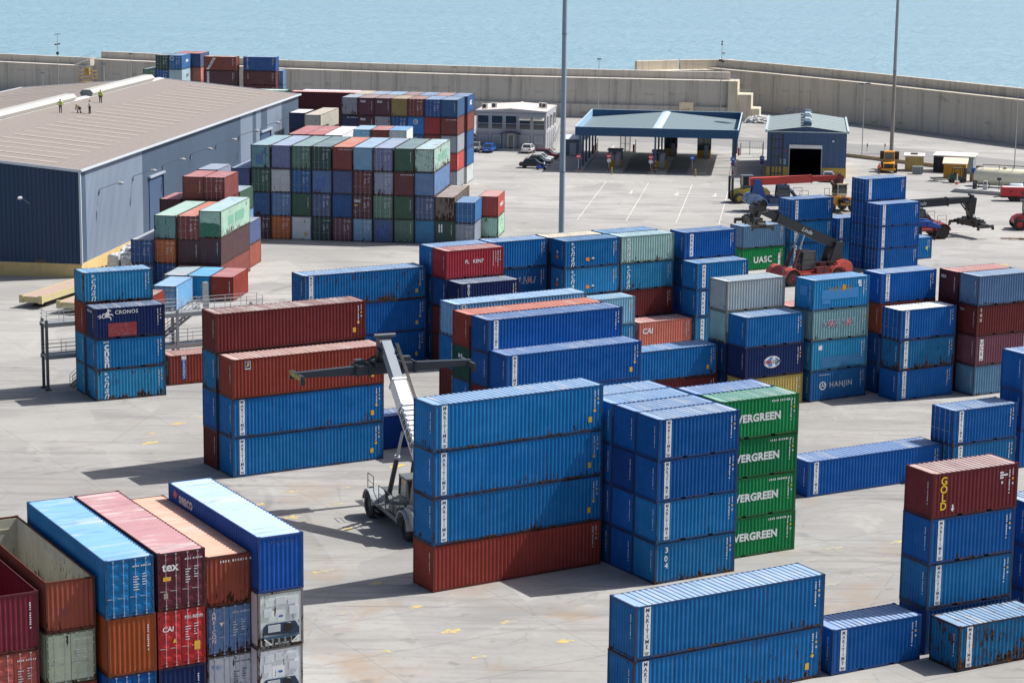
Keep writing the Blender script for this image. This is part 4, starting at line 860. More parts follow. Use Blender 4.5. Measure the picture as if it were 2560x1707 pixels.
# ------------------------------------------------------------------ ground, roads, markings, sea
def sheet(name, poly, z, mat, parent=None, color=None):
    me = bpy.data.meshes.new(name); me.from_pydata([(x, y, z) for x, y in poly], [], [tuple(range(len(poly)))])
    me.materials.append(M[mat]); return put(name, me, parent, color)
def strips(name, segs, w, z, mat, color, dash=None):
    """painted lines on the ground, one mesh"""
    b = MB()
    for (x0, y0), (x1, y1) in segs:
        p, q = Vector((x0, y0)), Vector((x1, y1)); d = (q - p); Ln = d.length; d.normalize(); nrm = Vector((-d.y, d.x)) * w / 2
        t = 0.0
        while t < Ln:
            e_ = min(Ln, t + (dash[0] if dash else Ln)); a, c = p + d * t, p + d * e_
            b.add([(*(a - nrm), z), (*(c - nrm), z), (*(c + nrm), z), (*(a + nrm), z)], [(0, 1, 2, 3)])
            t += (dash[0] + dash[1]) if dash else Ln + 1
    o = b.build(name, mat, None, color); return tag(o, kind='structure')
tag(sheet('yard_ground', [(-260, -40), (220, -40), (150, 300), (92, 408), (66, 444), (47, 472), (40, 474), (24, 467), (-115, 497), (-260, 560)], 0, 'ground'), kind='structure')
tag(sheet('sea', [(-30000, -3000), (30000, -3000), (30000, 45000), (-30000, 45000)], -2.0, 'water'), kind='structure')
tag(sheet('road', [(-60, 404), (-8, 398), (30, 392), (46, 383), (57.5, 374), (71, 358), (100, 316), (108, 322), (86, 368), (63, 393), (48, 402), (28, 409), (-8, 414), (-60, 420)], 0.004, 'asphalt'), kind='structure')
M['lane'] = mk_asphalt("worn_lane", (0.12, 0.125, 0.13), (0.24, 0.24, 0.24))
for k, pl in enumerate(([(16.9, 347), (20.6, 346.2), (24.8, 374.5), (20.8, 376)], [(23.6, 346), (26.8, 346.6), (30.2, 374.5), (27.2, 374.7)])):
    tag(sheet('road', pl, 0.004, 'lane'), kind='structure')
def mk_marking():
    N = NT("worn_marking"); oi = N.oinfo(); co = N.coord()
    n = N.noise(N.mapv(co, (2.2, 2.2, 1)), 1.0, 5, .7)
    N.l(N.mix(N.ramp(n, .36, .60), oi.outputs["Color"], (.40, .395, .37)), N.b.inputs["Base Color"]); N.b.inputs["Roughness"].default_value = .8
    return N.m
M['marking'] = mk_marking()
WL = lin('DEDEDA')
strips('lane_markings', [((13.93, 336.06), (8.43, 293.69)), ((20.21, 334.63), (14.86, 293.19)), ((26.74, 333.91), (21.33, 291.66)), ((32.25, 333.1), (26.85, 290.58)), ((-12, 339.5), (8.4, 336.6)), ((20.1, 334.9), (40, 332.0))], .13, .008, 'marking', WL)
strips('dashed_markings', [((8.4, 336.6), (20.1, 334.9)), ((-20, 350.5), (-6, 349)), ((4.6, 346), (35, 342.3))], .35, .008, 'marking', WL, (.75, .75))
strips('road_markings', [((-50, 408), (-8, 405)), ((-8, 405), (32, 399)), ((32, 399), (58, 384)), ((58, 384), (97, 330))], .2, .008, 'marking', WL, (3, 4))
# painted direction arrows ahead of the gates
def arrows():
    b = MB()
    for x, y, a in ((17, 323, 262), (23.6, 322, 262), (29, 321, 262), (17, 385, 262), (25, 384, 262), (33, 382, 262)):
        T = Matrix.Translation((x, y, .008)) @ Matrix.Rotation(R(a), 4, 'Z')
        b.add([(-2.2, -.12, 0), (.4, -.12, 0), (.4, .12, 0), (-2.2, .12, 0)], [(0, 1, 2, 3)], T); b.add([(.4, -.5, 0), (2, 0, 0), (.4, .5, 0)], [(0, 1, 2)], T)
    return tag(b.build('arrow_markings', 'marking', None, WL), kind='structure')
arrows()
# yellow slot crosses, badly worn, on the slot grid of the stacking area
def crosses():
    b = MB(); r = random.Random(5); a0 = R(31); pts = []
    spots = [(-27.6, 166.9), (-26.5, 173.5), (-29.9, 173.9), (-31.6, 172.0), (-28.1, 170.0), (-24.6, 175.9), (-23.2, 170.2), (-22.0, 178.4), (-19.5, 152.1), (-17.4, 149.4), (-14.6, 146.3), (-15.5, 152.9), (-12.1, 149.7), (-11.7, 154.2), (-9.2, 152.0), (-11.5, 134.0), (-8.2, 131.5), (-9.9, 125.5), (-5.5, 127.0), (-3.3, 122.5), (-6.7, 119.0), (0, 124.3), (-1.6, 118.1), (3.2, 121.0), (14.0, 128.0), (12.5, 124.2),
        (17.4, 141.8), (19.2, 137.6), (21.1, 140.4), (22.4, 134.5), (19.8, 132.5), (24.1, 137.9), (25.4, 141.9), (17.9, 146.9), (15.7, 144.1), (27, 160.8), (24.2, 158.2), (30, 163.4), (25.6, 164.7), (22.7, 162.2), (29.0, 158.3), (33.2, 166.2), (45, 253.5), (49.5, 251.1), (52.1, 257.2), (47.2, 259.2), (55.7, 253.0), (58.7, 248.2), (53.8, 246.2), (48.8, 244.1), (57.7, 259.8), (62, 255.8), (44, 247.4), (52, 238.5), (47.1, 236.6), (57, 241.7),
        (-17.5, 160.5), (-8.4, 160.7), (-6.4, 165.6), (-10.8, 143.6), (21, 124.3), (17.6, 121.4), (14.6, 112.8), (18.6, 110.8), (20.9, 108.9)]
    for x, y in spots:
        s = .38 + .42 * r.random()
        T = Matrix.Translation((x, y, .008)) @ Matrix.Rotation(a0 + r.uniform(-.1, .1), 4, 'Z')
        b.add([(-s, -.2, 0), (s, -.2, 0), (s, .2, 0), (-s, .2, 0)], [(0, 1, 2, 3)], T)
        T2 = T @ Matrix.Translation((0, 0, .004)); b.add([(-.17, -s * .6, 0), (.17, -s * .6, 0), (.17, s * .6, 0), (-.17, s * .6, 0)], [(0, 1, 2, 3)], T2)
    return b
def mk_yellowmark():
    N = NT("worn_yellow_marking"); co = N.coord(); n = N.noise(N.mapv(co, (1.6, 1.6, 1)), 1.0, 5, .75); big = N.noise(N.mapv(co, (.11, .11, 1)), 1.0, 2)
    N.l(N.mix(N.ramp(N.math('ADD', n, N.math('MULTIPLY', N.math('SUBTRACT', big, .5), .9)), .36, .54), (.62, .46, .10), (.32, .31, .285)), N.b.inputs["Base Color"]); N.b.inputs["Roughness"].default_value = .85
    return N.m
M['ymark'] = mk_yellowmark()
tag(crosses().build('slot_markings', 'ymark'), kind='structure')
# ------------------------------------------------------------------ breakwater wall (thing with sections)
GREYC = (1, 1, 1)
def wall_sections(root, pts, layers, ztop_name='wall_section', ext=0.0, color=(1, 1, 1)):
    """pts: plan polyline left to right (seen from the yard); layers: (name, setback0, setback1, z0, z1)"""
    for (x0, y0), (x1, y1) in zip(pts, pts[1:]):
        L = math.hypot(x1 - x0, y1 - y0); a = math.atan2(y1 - y0, x1 - x0)
        sec = None
        for nm, s0, s1, z0, z1 in layers:
            b = MB()
            if nm == 'parapet':      # wave wall with a curled seaward lip
                b.prism([(s0, z0), (s0, z1 - .05), (s0 + .06, z1), (s1, z1), (s1, z0)], -.05, L + .05, 'x')
            else: b.box(-.02, L + .02, s0, s1, z0, z1)
            o = b.build(nm, 'wall', root, color)
            o.location = (x0, y0, 0); o.rotation_euler = (0, 0, a)
bw = empty('breakwater_wall', (0, 0, 0), 0, 'long stained concrete breakwater wall with a walkway ledge, behind the gate canopy', 'wall')
wall_sections(bw, [(-89, 476.3), (-75, 470), (-47.1, 455.4), (-25.4, 448.6), (-.6, 442.5), (20.8, 439), (41.5, 436.3)],
    [('plinth', -1.0, .5, 0, 2.6), ('wall_face', 0, 6.2, 2.6, 7.42), ('walkway', -.22, 3.3, 7.42, 7.66), ('parapet', 2.6, 3.5, 7.66, 9.15)])
bw2 = empty('breakwater_wall', (-89, 476.3, 0), 0, 'lower concrete breakwater wall at the left edge, with railed steps', 'wall'); bw2.location = (0, 0, 0)
wall_sections(bw2, [(-190, 524), (-111, 485.1), (-89.3, 475.6)], [('wall_face', 0, 6, 0, 6.0), ('walkway', -.2, 3.3, 6.0, 6.22), ('parapet', 2.6, 3.5, 6.22, 7.75)])
stp = MB()
for i in range(8): stp.box(-.2 + i * .5, .3 + i * .5, .3, 2.3, 6.22, 6.42 + i * .17)
o = stp.build('steps', 'wall', bw2, (1.1, 1.1, 1.1)); o.location = (-93.5, 477.6, 0); o.rotation_euler = (0, 0, R(-24))
rl = MB()
for i in range(9): rl.tube((-.2 + i * .5, .25, 6.4 + i * .17), (-.2 + i * .5, .25, 7.4 + i * .17), .03, None, 5)
rl.tube((-.2, .25, 7.4), (3.8, .25, 8.76), .03, None, 5).tube((-.2, .25, 6.95), (3.8, .25, 8.3), .025, None, 5).tube((3.8, .25, 8.76), (5, .25, 8.76), .03, None, 5)
o = rl.build('railing', 'metal', bw2, lin('B8BCC0')); o.location = (-93.5, 477.6, 0); o.rotation_euler = (0, 0, R(-24))
br = empty('breakwater_wall', (0, 0, 0), 0, 'tall concrete breakwater wall curving across the right side beyond the masts', 'wall')
wall_sections(br, [(40.4, 468.7), (51.1, 455.4), (65.0, 436.2), (90.4, 396.5), (128, 340)], [('wall_face', 0, 5, 0, 7.5), ('walkway', -.25, 3.2, 7.5, 7.85), ('parapet', 2.5, 3.4, 7.85, 9.6)], color=(1.04, 1.01, .96))
wall_sections(br, [(26.3, 460.2), (35, 465.2), (46.5, 468.6)], [('wall_face', 0, 5, 0, 7.3), ('walkway', -.25, 3.2, 7.3, 7.6), ('parapet', 2.5, 3.4, 7.6, 9.5)], color=(1.08, 1.05, .98))
r2 = MB()
for i in range(22): r2.tube((36 + i * .9, 464.6 - max(0, i - 7) * .55, 7.7), (36 + i * .9, 464.6 - max(0, i - 7) * .55, 8.8), .025, None, 5)
r2.tube((36, 464.6, 8.8), (42.3, 464.6, 8.8), .03, None, 5).tube((42.3, 464.6, 8.8), (55, 456.9, 8.8), .03, None, 5)
r2.build('railing', 'metal', br, lin('B8BCC0'))
for (x, y, w, d, h, rz, lab) in ((42.6, 437.6, 1.8, 5.5, 7.7, -10, 'tallest pale concrete block closing the wall end right of the canopy'), (44.9, 438.0, 2.7, 5.5, 5.1, -10, 'middle pale concrete block stepping down from the wall end'), (47.1, 438.0, 1.6, 5.0, 2.4, -10, 'lowest pale concrete block at the foot of the wall end')):
    t = empty('concrete_block', (x, y, 0), R(rz), lab, 'concrete block', 'stepped blocks at the wall end')
    b = MB().box(-w / 2, w / 2, -d / 2, d / 2, 0, h).build('block', 'wall', t, (1.04, 1.01, .92), bevel=.05)
    if h > 3:
        g = MB()
        for i in range(6): g.tube((-w / 2 + .1 + i * (w - .2) / 5, -d / 2 + .1, h), (-w / 2 + .1 + i * (w - .2) / 5, -d / 2 + .1, h + 1), .03, None, 5)
        g.tube((-w / 2 + .1, -d / 2 + .1, h + 1), (w / 2 - .1, -d / 2 + .1, h + 1), .035, None, 5).tube((-w / 2 + .1, -d / 2 + .1, h + .5), (w / 2 - .1, -d / 2 + .1, h + .5), .03, None, 5)
        g.build('railing', 'metal', t, lin('C8C8C4'))
# ------------------------------------------------------------------ warehouse
def ribbed(b, x0, x1, z0, ztop, per, depth, plane='xz', off=0.0, flip=1):
    """ribbed sheet: runs along a, height from z0 to ztop(a)"""
    P = profile(x0, x1, per, depth * flip, .55, .1)
    bot = [(a, off + d, z0) for a, d in P]; top = [(a, off + d, ztop(a)) for a, d in P]
    if plane == 'yz': bot = [(o_, a, z) for a, o_, z in bot]; top = [(o_, a, z) for a, o_, z in top]
    n = len(P); b.add(bot + top, [(i, i + 1, n + i + 1, n + i) for i in range(n - 1)]); return b
WH = empty('warehouse', (-47.33, 242.71, 0), R(82.07), 'large blue-grey metal warehouse with a brown-grey gable roof and ridge vents', 'warehouse')
LW, WW, EH, RH = 102.5, 44.0, 11.75, 13.7
zg = lambda y: EH + (RH - EH) * (1 - abs(y - WW / 2) / (WW / 2))
FR_C, LT_C, SL_C = lin('16395C'), lin('93A2B6'), lin('5E7086')
ribbed(MB(), 0, WW, 1.5, zg, .5, .06, 'yz', 0.0, 1).build('gable_wall', 'clad', WH, FR_C)
ribbed(MB(), 0, WW, 1.5, zg, .5, -.06, 'yz', LW, 1).build('gable_wall', 'clad', WH, SL_C)
segs = [(0, 2.1, lin('5E7088')), (2.1, 22.8, LT_C), (22.8, 68.1, SL_C), (68.1, 74.7, LT_C), (74.7, 76.7, SL_C), (76.7, 79.5, LT_C), (79.5, 83.1, SL_C), (83.1, 91.8, LT_C), (91.8, 102.5, SL_C)]
for a, b_, c_ in segs: ribbed(MB(), a, b_, 1.5, lambda s: EH, .42, .05, 'xz', 0.0, 1).build('wall_cladding', 'clad', WH, c_)
ribbed(MB(), 0, LW, 1.5, lambda s: EH, .5, -.06, 'xz', WW, 1).build('wall_cladding', 'clad', WH, SL_C)
CRM = lin('D8BE84')
MB().box(-.06, .25, -.06, WW + .06, 0, 1.52).box(.25, LW, -.06, .25, 0, 1.5).box(.25, LW, WW - .25, WW + .06, 0, 1.5).build('plinth', 'matt', WH, CRM)
RC = lin('918984')
def slope(y0, y1, nm):
    b = MB(); P = profile(-.25, LW + .25, 1.0, .05, .75, .06); n = len(P); zz = lambda y: zg(y) + .12
    b.add([(a, y0, zz(y0) - d) for a, d in P] + [(a, y1, zz(y1) - d) for a, d in P], [(i, i + 1, n + i + 1, n + i) for i in range(n - 1)])
    return b.build(nm, 'matt', WH, RC)
slope(-.2, WW / 2, 'roof'); slope(WW + .2, WW / 2, 'roof')
for i in range(27):
    a = 3 + i * 3.75; y0 = 3.6; y1 = 15.5
    for sgn in (0, 1):
        ya, yb = (y0, y1) if sgn == 0 else (WW - y0, WW - y1)
        b = MB(); b.add([(a, ya, zg(ya) + .15), (a + .75, ya, zg(ya) + .15), (a + .75, yb, zg(yb) + .15), (a, yb, zg(yb) + .15)], [(0, 1, 2, 3)])
        b.build('rooflight', 'matt', WH, lin('A89E96'))
MB().prism([(WW / 2 - .9, RH + .08), (WW / 2, RH + .24), (WW / 2 + .9, RH + .08)], -.3, LW + .3, 'x').build('ridge_cap', 'matt', WH, lin('C4C6C8'))
for a0, a1 in ((12, 61), (68, 97)):
    v = MB().prism([(WW / 2 - .8, RH + .2), (WW / 2 - 1.0, RH + .6), (WW / 2 - .6, RH + 1.05), (WW / 2 + .6, RH + 1.05), (WW / 2 + 1.0, RH + .6), (WW / 2 + .8, RH + .2)], a0, a1, 'x').build('ridge_vent', 'enamel', WH, lin('BEBEB8'))
    MB().prism([(WW / 2 - .75, RH + .25), (WW / 2 - .92, RH + .6), (WW / 2 - .54, RH + .98), (WW / 2 + .54, RH + .98), (WW / 2 + .92, RH + .6), (WW / 2 + .75, RH + .25)], a0 - .03, a0 - .005, 'x').build('vent_cap', 'enamel', v, lin('6A7078'))
MB().box(-.3, LW + .3, -.42, -.18, EH - .05, EH + .16).box(-.3, LW + .3, WW + .18, WW + .42, EH - .05, EH + .16).build('gutter', 'enamel', WH, lin('C9D3DC'))
MB().box(-.06, .16, -.16, .06, 1.5, EH).build('corner_trim', 'enamel', WH, lin('C9D3DC'))
vf = MB()
for s in (0, 1):
    ya, yb = (-.25, WW / 2) if s == 0 else (WW + .25, WW / 2)
    for xx in (-.3, LW + .2): vf.add([(xx, ya, zg(ya) - .1), (xx + .12, ya, zg(ya) - .1), (xx + .12, yb, zg(yb) - .1), (xx, yb, zg(yb) - .1), (xx, ya, zg(ya) + .2), (xx + .12, ya, zg(ya) + .2), (xx + .12, yb, zg(yb) + .2), (xx, yb, zg(yb) + .2)], [(0, 1, 2, 3), (4, 5, 6, 7), (0, 1, 5, 4), (1, 2, 6, 5), (2, 3, 7, 6), (3, 0, 4, 7)])
vf.build('verge_trim', 'enamel', WH, lin('C9D3DC'))
for a0, a1, zt in ((25.2, 30.9, 8.0), (79.1, 84.7, 8.2)):
    d = MB().box(a0, a1, -.10, -.06, .05, zt).build('sliding_door', 'clad', WH, lin('4C6282'))
    MB().box(a1 - .35, a1 + .05, -.2, -.10, .05, zt).build('door_gap_shade', 'enamel', d, lin('1E2C40'))  # solid dark strip, stands in for the shade inside the door gap
    MB().box(a0 - .2, a1 + .3, -.34, -.06, zt, zt + .25).build('door_rail', 'enamel', d, lin('A8B4C0'))
for s in (6.5, 18.9, 30.9, 43.1, 55.1, 67.0, 79.1, 90.5):
    l = MB().tube((s, -.05, 8.5), (s, -.12, 9.0), .05, None, 6).tube((s, -.12, 9.0), (s + .3, -2.1, 9.7), .045, None, 6).cbox((s, -.1, 8.6), (.2, .14, .3)).build('wall_lamp', 'metal', WH, lin('8C98A4'))
    MB().lathe([(.06, 0), (.16, .1), (.2, .45), (.1, .75)], 'x', 10, Matrix.Translation((s + .3, -2.1, 9.68)) @ Matrix.Rotation(R(-82), 4, 'Z')).build('lamp_head', 'enamel', l, lin('B4B8B8'))
l = MB().tube((-.05, 5.6, 8.0), (-1.6, 6.1, 8.9), .045, None, 6).build('wall_lamp', 'metal', WH, lin('A8B0B8')); MB().lathe([(.06, 0), (.17, .1), (.2, .45), (.1, .7)], 'x', 10, Matrix.Translation((-1.4, 6.05, 8.85)) @ Matrix.Rotation(R(165), 4, 'Z')).build('lamp_head', 'enamel', l, lin('B4B8B8'))
for i in range(11): ribbed(MB(), 0, 0, 0, lambda s: 0, 1, 0) if False else None
MB().box(-.04, -.02, 4.0, 5.3, .05, 1.9).build('door', 'enamel', WH, lin('4A4440'))
# ------------------------------------------------------------------ gate canopy
CN = empty('gate_canopy', (9.45, 349.0, 0), R(-6.8), 'big flat canopy with blue fascia and green-grey roof over the truck gates', 'canopy')
CWd, CDp, CT0, CT1 = 25.3, 30.8, 5.55, 6.9
BLF = lin('1F5078')
def fascia(u0, v0, u1, v1):
    b = MB()
    if v0 == v1: ribbed(b, u0, u1, CT0, lambda a: CT1, .35, .05, 'xz', v0, 1 if v0 == 0 else -1)
    else: ribbed(b, v0, v1, CT0, lambda a: CT1, .35, .05, 'yz', u0, 1 if u0 == 0 else -1)
    return b
for q in ((0, 0, CWd, 0), (0, CDp, CWd, CDp), (0, 0, 0, CDp), (CWd, 0, CWd, CDp)): fascia(*q).build('fascia', 'clad', CN, BLF)
MB().box(.07, CWd - .07, .07, .11, CT0, CT1 - .05).box(.07, CWd - .07, CDp - .11, CDp - .07, CT0, CT1 - .05).build('fascia_back', 'clad', CN, BLF)
MB().box(.07, .11, .12, CDp - .12, CT0, CT1 - .05).box(CWd - .11, CWd - .07, .12, CDp - .12, CT0, CT1 - .05).build('fascia_back', 'clad', CN, lin('8FB4D0'))
tr = MB()
for q in ((-.06, CWd + .06, -.06, .14), (-.06, CWd + .06, CDp - .14, CDp + .06), (-.06, .14, .14, CDp - .14), (CWd - .14, CWd + .06, .14, CDp - .14)): tr.box(*q, CT1, CT1 + .07)
tr.build('coping', 'enamel', CN, lin('B4D0E4'))
zr = lambda u: CT0 + .15 + (CT1 - CT0 - .25) * (1 - abs(u - CWd / 2) / (CWd / 2))
for u0, u1 in ((.12, CWd / 2), (CWd / 2, CWd - .12)):
    b = MB(); b.add([(u0, .12, zr(u0)), (u1, .12, zr(u1)), (u1, CDp - .12, zr(u1)), (u0, CDp - .12, zr(u0))], [(0, 1, 2, 3)]); b.build('roof', 'matt', CN, lin('6C7E86'))
MB().prism([(CWd / 2 - .7, zr(CWd / 2) - .02), (CWd / 2, zr(CWd / 2) + .1), (CWd / 2 + .7, zr(CWd / 2) - .02)], .1, CDp - .1, 'y').build('ridge_cap', 'matt', CN, lin('B4C6CE'))
MB().box(.12, CWd - .12, .12, CDp - .12, CT0 + .02, CT0 + .06).build('soffit', 'matt', CN, lin('C4CCD0'))
for u, v in [(.75 , v) for v in (.5, 6.2, 12, 18, 24, 29.8)] + [(12.5, v) for v in (.6, 10.5, 20, 29.8)] + [(CWd - .75, v) for v in (.6, 10.5, 20, 29.8)]:
    p = MB().box(u - .14, u + .14, v - .14, v + .14, .12, CT0 + .02).cbox((u, v, .16), (.5, .5, .06)).build('column', 'enamel', CN, lin('3A5878'))
def kerb_island(pl, lab):
    t = empty('kerb_island', (*pl[0], 0), 0, lab, 'kerb', 'kerbed islands between the gate lanes'); b = MB()
    q = [(x - pl[0][0], y - pl[0][1]) for x, y in pl]
    b.prism(q, 0.0, .15, 'z').build('kerb', 'matt', t, lin('A8A6A0'), bevel=.03)
    return t
kerb_island([(9.3, 346.7), (10.6, 346.7), (14.3, 378), (13.1, 378)], 'narrow kerb under the leftmost row of canopy columns')
kerb_island([(14.2, 347.2), (16.8, 346.9), (20.5, 376.6), (18.0, 377)], 'kerbed island carrying the leftmost booth under the canopy')
kerb_island([(20.8, 345.9), (23.5, 345.6), (27.0, 374.8), (24.6, 375.2)], 'kerbed island carrying the middle booths under the canopy')
kerb_island([(27.0, 345.6), (29.7, 345.0), (33.2, 374.2), (30.7, 374.6)], 'kerbed island with a long bare front, right under canopy')
kerb_island([(33.2, 344.0), (34.2, 343.9), (37.9, 375.8), (36.9, 375.9)], 'narrow kerb under the rightmost canopy columns')
def booth(x, y, rz, w, d, h, lab, wall, base):
    t = empty('gate_booth', (x, y, .15), R(rz), lab, 'booth', 'booths between the gate lanes')
    MB().box(-w / 2, w / 2, 0, d, 0, 1.25).build('base', 'enamel', t, base)
    fr = MB()
    for sx in (-1, 0, 1):
        for yy in (0.05, d - .05): fr.cbox((sx * (w / 2 - .06), yy, 1.25 + (h - 1.25) / 2), (.12, .1, h - 1.25))
    fr.box(-w / 2, w / 2, 0, d, h - .25, h); fr.build('frame', 'enamel', t, wall)
    MB().box(-w / 2 + .07, w / 2 - .07, .04, d - .04, 1.25, h - .25).build('window', 'glass', t)
    MB().box(-w / 2 - .18, w / 2 + .18, -.2, d + .2, h, h + .12).build('roof', 'enamel', t, lin('3C4048'), bevel=.02)
    MB().box(.1, .75, -.04, 0.0, .1, 2.1).build('door', 'enamel', t, lin('8C98A8'))
    s = MB()
    for i in range(3): s.box(.02, .85, -1.1 + i * .36, -.05, i * .1, .1 + i * .1)
    s.build('steps', 'matt', t, lin('8A8A88'))
    return t
BB, BY = lin('3C5878'), lin('B08A30')
booth(15.9, 352.9, -7, 2.1, 2.4, 2.7, 'leftmost blue and yellow gate booth with a dark flat roof', BB, BY)
booth(22.8, 351.5, -7, 2.1, 2.6, 2.7, 'blue gate booth beside the central canopy column', BB, BY)
booth(25.9, 370.5, -7, 2.0, 2.6, 4.2, 'tall two-level gate booth far back beside the centre columns', BB, BY)
booth(31.2, 368.0, -7, 2.2, 2.6, 4.4, 'tall yellow-brown gate booth with outside steps, rightmost under canopy', BB, BY)
def sign(x, y, kind, lab, plate2=None, grp='round signs at the gate lanes'):
    t = empty('road_sign', (x, y, 0.0), R(-7), lab, 'road sign', grp)
    MB().tube((0, 0, 0), (0, 0, 2.5), .045, None, 8).build('pole', 'metal', t, lin('B0B4B8'))
    MB().tube((0, 0, .0), (0, 0, .75), .07, None, 8).build('pole_base', 'enamel', t, lin('B03028'))
    col = lin('C02028') if kind == 'noentry' else lin('1F5FB8')
    d = MB().lathe([(0, -.05), (.38, -.05), (.4, -.03), (.38, -.01), (0, -.01)], 'y', 24, Matrix.Translation((0, 0, 2.55))).build('disc', 'enamel', t, col)
    if kind == 'noentry': MB().box(-.26, .26, -.06, -.052, 2.47, 2.63).build('bar', 'enamel', d, lin('F0F0F0'))
    else: MB().prism([(-.25, 2.5), (-.05, 2.5), (-.05, 2.42), (-.25, 2.42), (-.05, 2.42), (.02, 2.42), (.25, 2.55), (.02, 2.68), (.02, 2.6), (-.25, 2.6)][:1] + [(.05, 2.5), (.05, 2.4), (.27, 2.55), (.05, 2.7), (.05, 2.6), (-.25, 2.6)], -.06, -.052, 'y').build('arrow', 'enamel', d, lin('F0F0F0'))
    if plate2: MB().lathe([(0, -.05), (.31, -.05), (.33, -.03), (.31, -.01), (0, -.01)], 'y', 20, Matrix.Translation((0, 0, 1.85))).build('disc', 'enamel', t, plate2)
    return t
sign(9.99, 346.6, 'noentry', 'red no-entry sign at the leftmost canopy kerb')
sign(14.75, 347.6, 'noentry', 'red no-entry sign with a white disc beside the left booth', lin('D8DCE0'))
sign(21.2, 346.6, 'noentry', 'red no-entry sign with a white disc beside the centre booth', lin('D8DCE0'))
sign(27.6, 346.3, 'blue', 'blue arrow sign on the long bare kerb island')
sign(33.8, 345.2, 'blue', 'blue arrow sign over a purple disc at the right kerb', lin('5A3A88'))
sign(38.5, 347.2, 'blue', 'blue arrow sign right of the canopy near the blue garage', lin('5A3A88'))
def bollard(x, y, cols, lab, h=1.1, z=0):
    t = empty('bollard', (x, y, z), 0, lab, 'bollard', 'striped bollards in front of the gate'); n = 6
    a, b = MB(), MB()
    for i in range(n): (a if i % 2 else b).tube((0, 0, i * h / n), (0, 0, (i + 1) * h / n), .09, None, 10)
    a.build('bands', 'enamel', t, cols[0]); b.build('post', 'enamel', t, cols[1]); return t
bollard(15.1, 344.8, (lin('E0D040'), lin('202020')), 'yellow and black bollard left of the centre')
bollard(21.95, 346.4, (lin('E08050'), lin('202020')), 'taller black and orange bollard by centre column', 1.9, .15)
bollard(27.95, 343.6, (lin('E0D040'), lin('202020')), 'yellow and black bollard in front of long kerb island')
def barrier(x, y, lab, col=lin('B83A28')):
    t = empty('barrier_post', (x, y, .15), R(-7), lab, 'barrier', 'barrier posts at the gate lanes')
    MB().box(-.17, .17, -.15, .15, 0, 1.15).build('housing', 'enamel', t, col, bevel=.02); MB().box(-.2, .2, -.18, .18, 1.15, 1.22).build('lid', 'enamel', t, lin('A03020'))
    MB().tube((.3, .1, 0), (.3, .1, 2.1), .06, None, 8).build('pole', 'enamel', t, lin('404850'))
for x, y, l in ((13.2, 374, 'red barrier housing near the left canopy columns'), (13.75, 377.3, 'red barrier housing behind the left canopy columns'), (20.1, 376.2, 'red barrier housing beside the wire cage'), (37.4, 372.5, 'red barrier housing by the right fence')): barrier(x, y, l)
cg = empty('wire_cage', (18.6, 376.2, .15), R(-7), 'tall wire cage on the left gate island', 'cage'); b = MB()
for x in (-.8, 0, .8):
    for y in (0, 1.6): b.tube((x, y, 0), (x, y, 2.6), .04, None, 6)
for z in (.1, 1.3, 2.6): b.path([(-.8, 0, z), (.8, 0, z), (.8, 1.6, z), (-.8, 1.6, z), (-.8, 0, z)], .03, 5)
b.build('frame', 'metal', cg, lin('585C60'))
mb = MB()
for i in range(16): mb.tube((-.8 + i * .107, 0, .1), (-.8 + i * .107, 0, 2.6), .012, None, 4)
mb.build('mesh_bars', 'metal', cg, lin('787C80'))
def fence(pts, h, lab, col, name='mesh_fence'):
    t = empty(name, (*pts[0], 0), 0, lab, 'fence'); x0, y0 = pts[0]
    for (ax, ay), (bx, by) in zip(pts, pts[1:]):
        L = math.hypot(bx - ax, by - ay); n = max(1, round(L / 2.5))
        for i in range(n + 1):
            x, y = ax + (bx - ax) * i / n - x0, ay + (by - ay) * i / n - y0
            MB().tube((x, y, 0), (x, y, h), .045, None, 6).build('post', 'metal', t, col)
        b = MB()
        for z in (.1, h * .5, h - .05): b.tube((ax - x0, ay - y0, z), (bx - x0, by - y0, z), .025, None, 5)
        for i in range(int(L / .3)): x, y = ax + (bx - ax) * i * .3 / L - x0, ay + (by - ay) * i * .3 / L - y0; b.tube((x, y, .1), (x, y, h), .010, None, 3)
        b.build('mesh_panel', 'metal', t, col)
fence([(37.3, 376.0), (41.8, 375.4), (41.2, 371)], 2.3, 'grey mesh fence between canopy and blue garage', lin('50565C'))
fence([(52.2, 432), (55, 429.6)], 3.0, 'blue-posted gate at the foot of the far wall', lin('2A58A0'))
# ------------------------------------------------------------------ office building of stacked cabins
OF = empty('office_building', (-6.45, 379.2, 0), R(-8.3), 'two-storey grey cabin office with big upper windows and roof units', 'building')
ow, od, oh = 11.85, 13.0, 6.5; GW = lin('9C9EA8'); GF = lin('B8B8BE')
MB().box(0, ow, 0, od, 0, 6.35).build('wall', 'clad', OF, GW)
fr = MB(); 
for i in range(6): x = i * ow / 5; fr.box(max(0, x - .09), min(ow, x + .09), -.05, 0, .05, 6.3)
for z in (.02, 2.95, 3.2, 5.9): fr.box(-.02, ow + .02, -.06, 0, z, z + .22)
for z in (.02, 2.95, 3.2, 5.9): fr.box(ow, ow + .06, -.02, od + .02, z, z + .22)
for i in range(1, 6): y = i * od / 5; fr.box(ow, ow + .05, y - .09, y + .09, .25, 5.9)
fr.build('frame', 'enamel', OF, GF)
MB().box(-.15, ow + .15, -.15, od + .15, 6.35, 6.62).build('eaves', 'enamel', OF, lin('B4B6BC'))
rf = MB().prism([(.1, 6.62), (ow / 2, 7.0), (ow - .1, 6.62)], .05, od - .05, 'y').build('roof', 'matt', OF, lin('D2C8C2')); MB().prism([(ow / 2 - .3, 6.99), (ow / 2, 7.06), (ow / 2 + .3, 6.99)], .0, od, 'y').build('ridge_cap', 'matt', rf, lin('ECE6E0'))
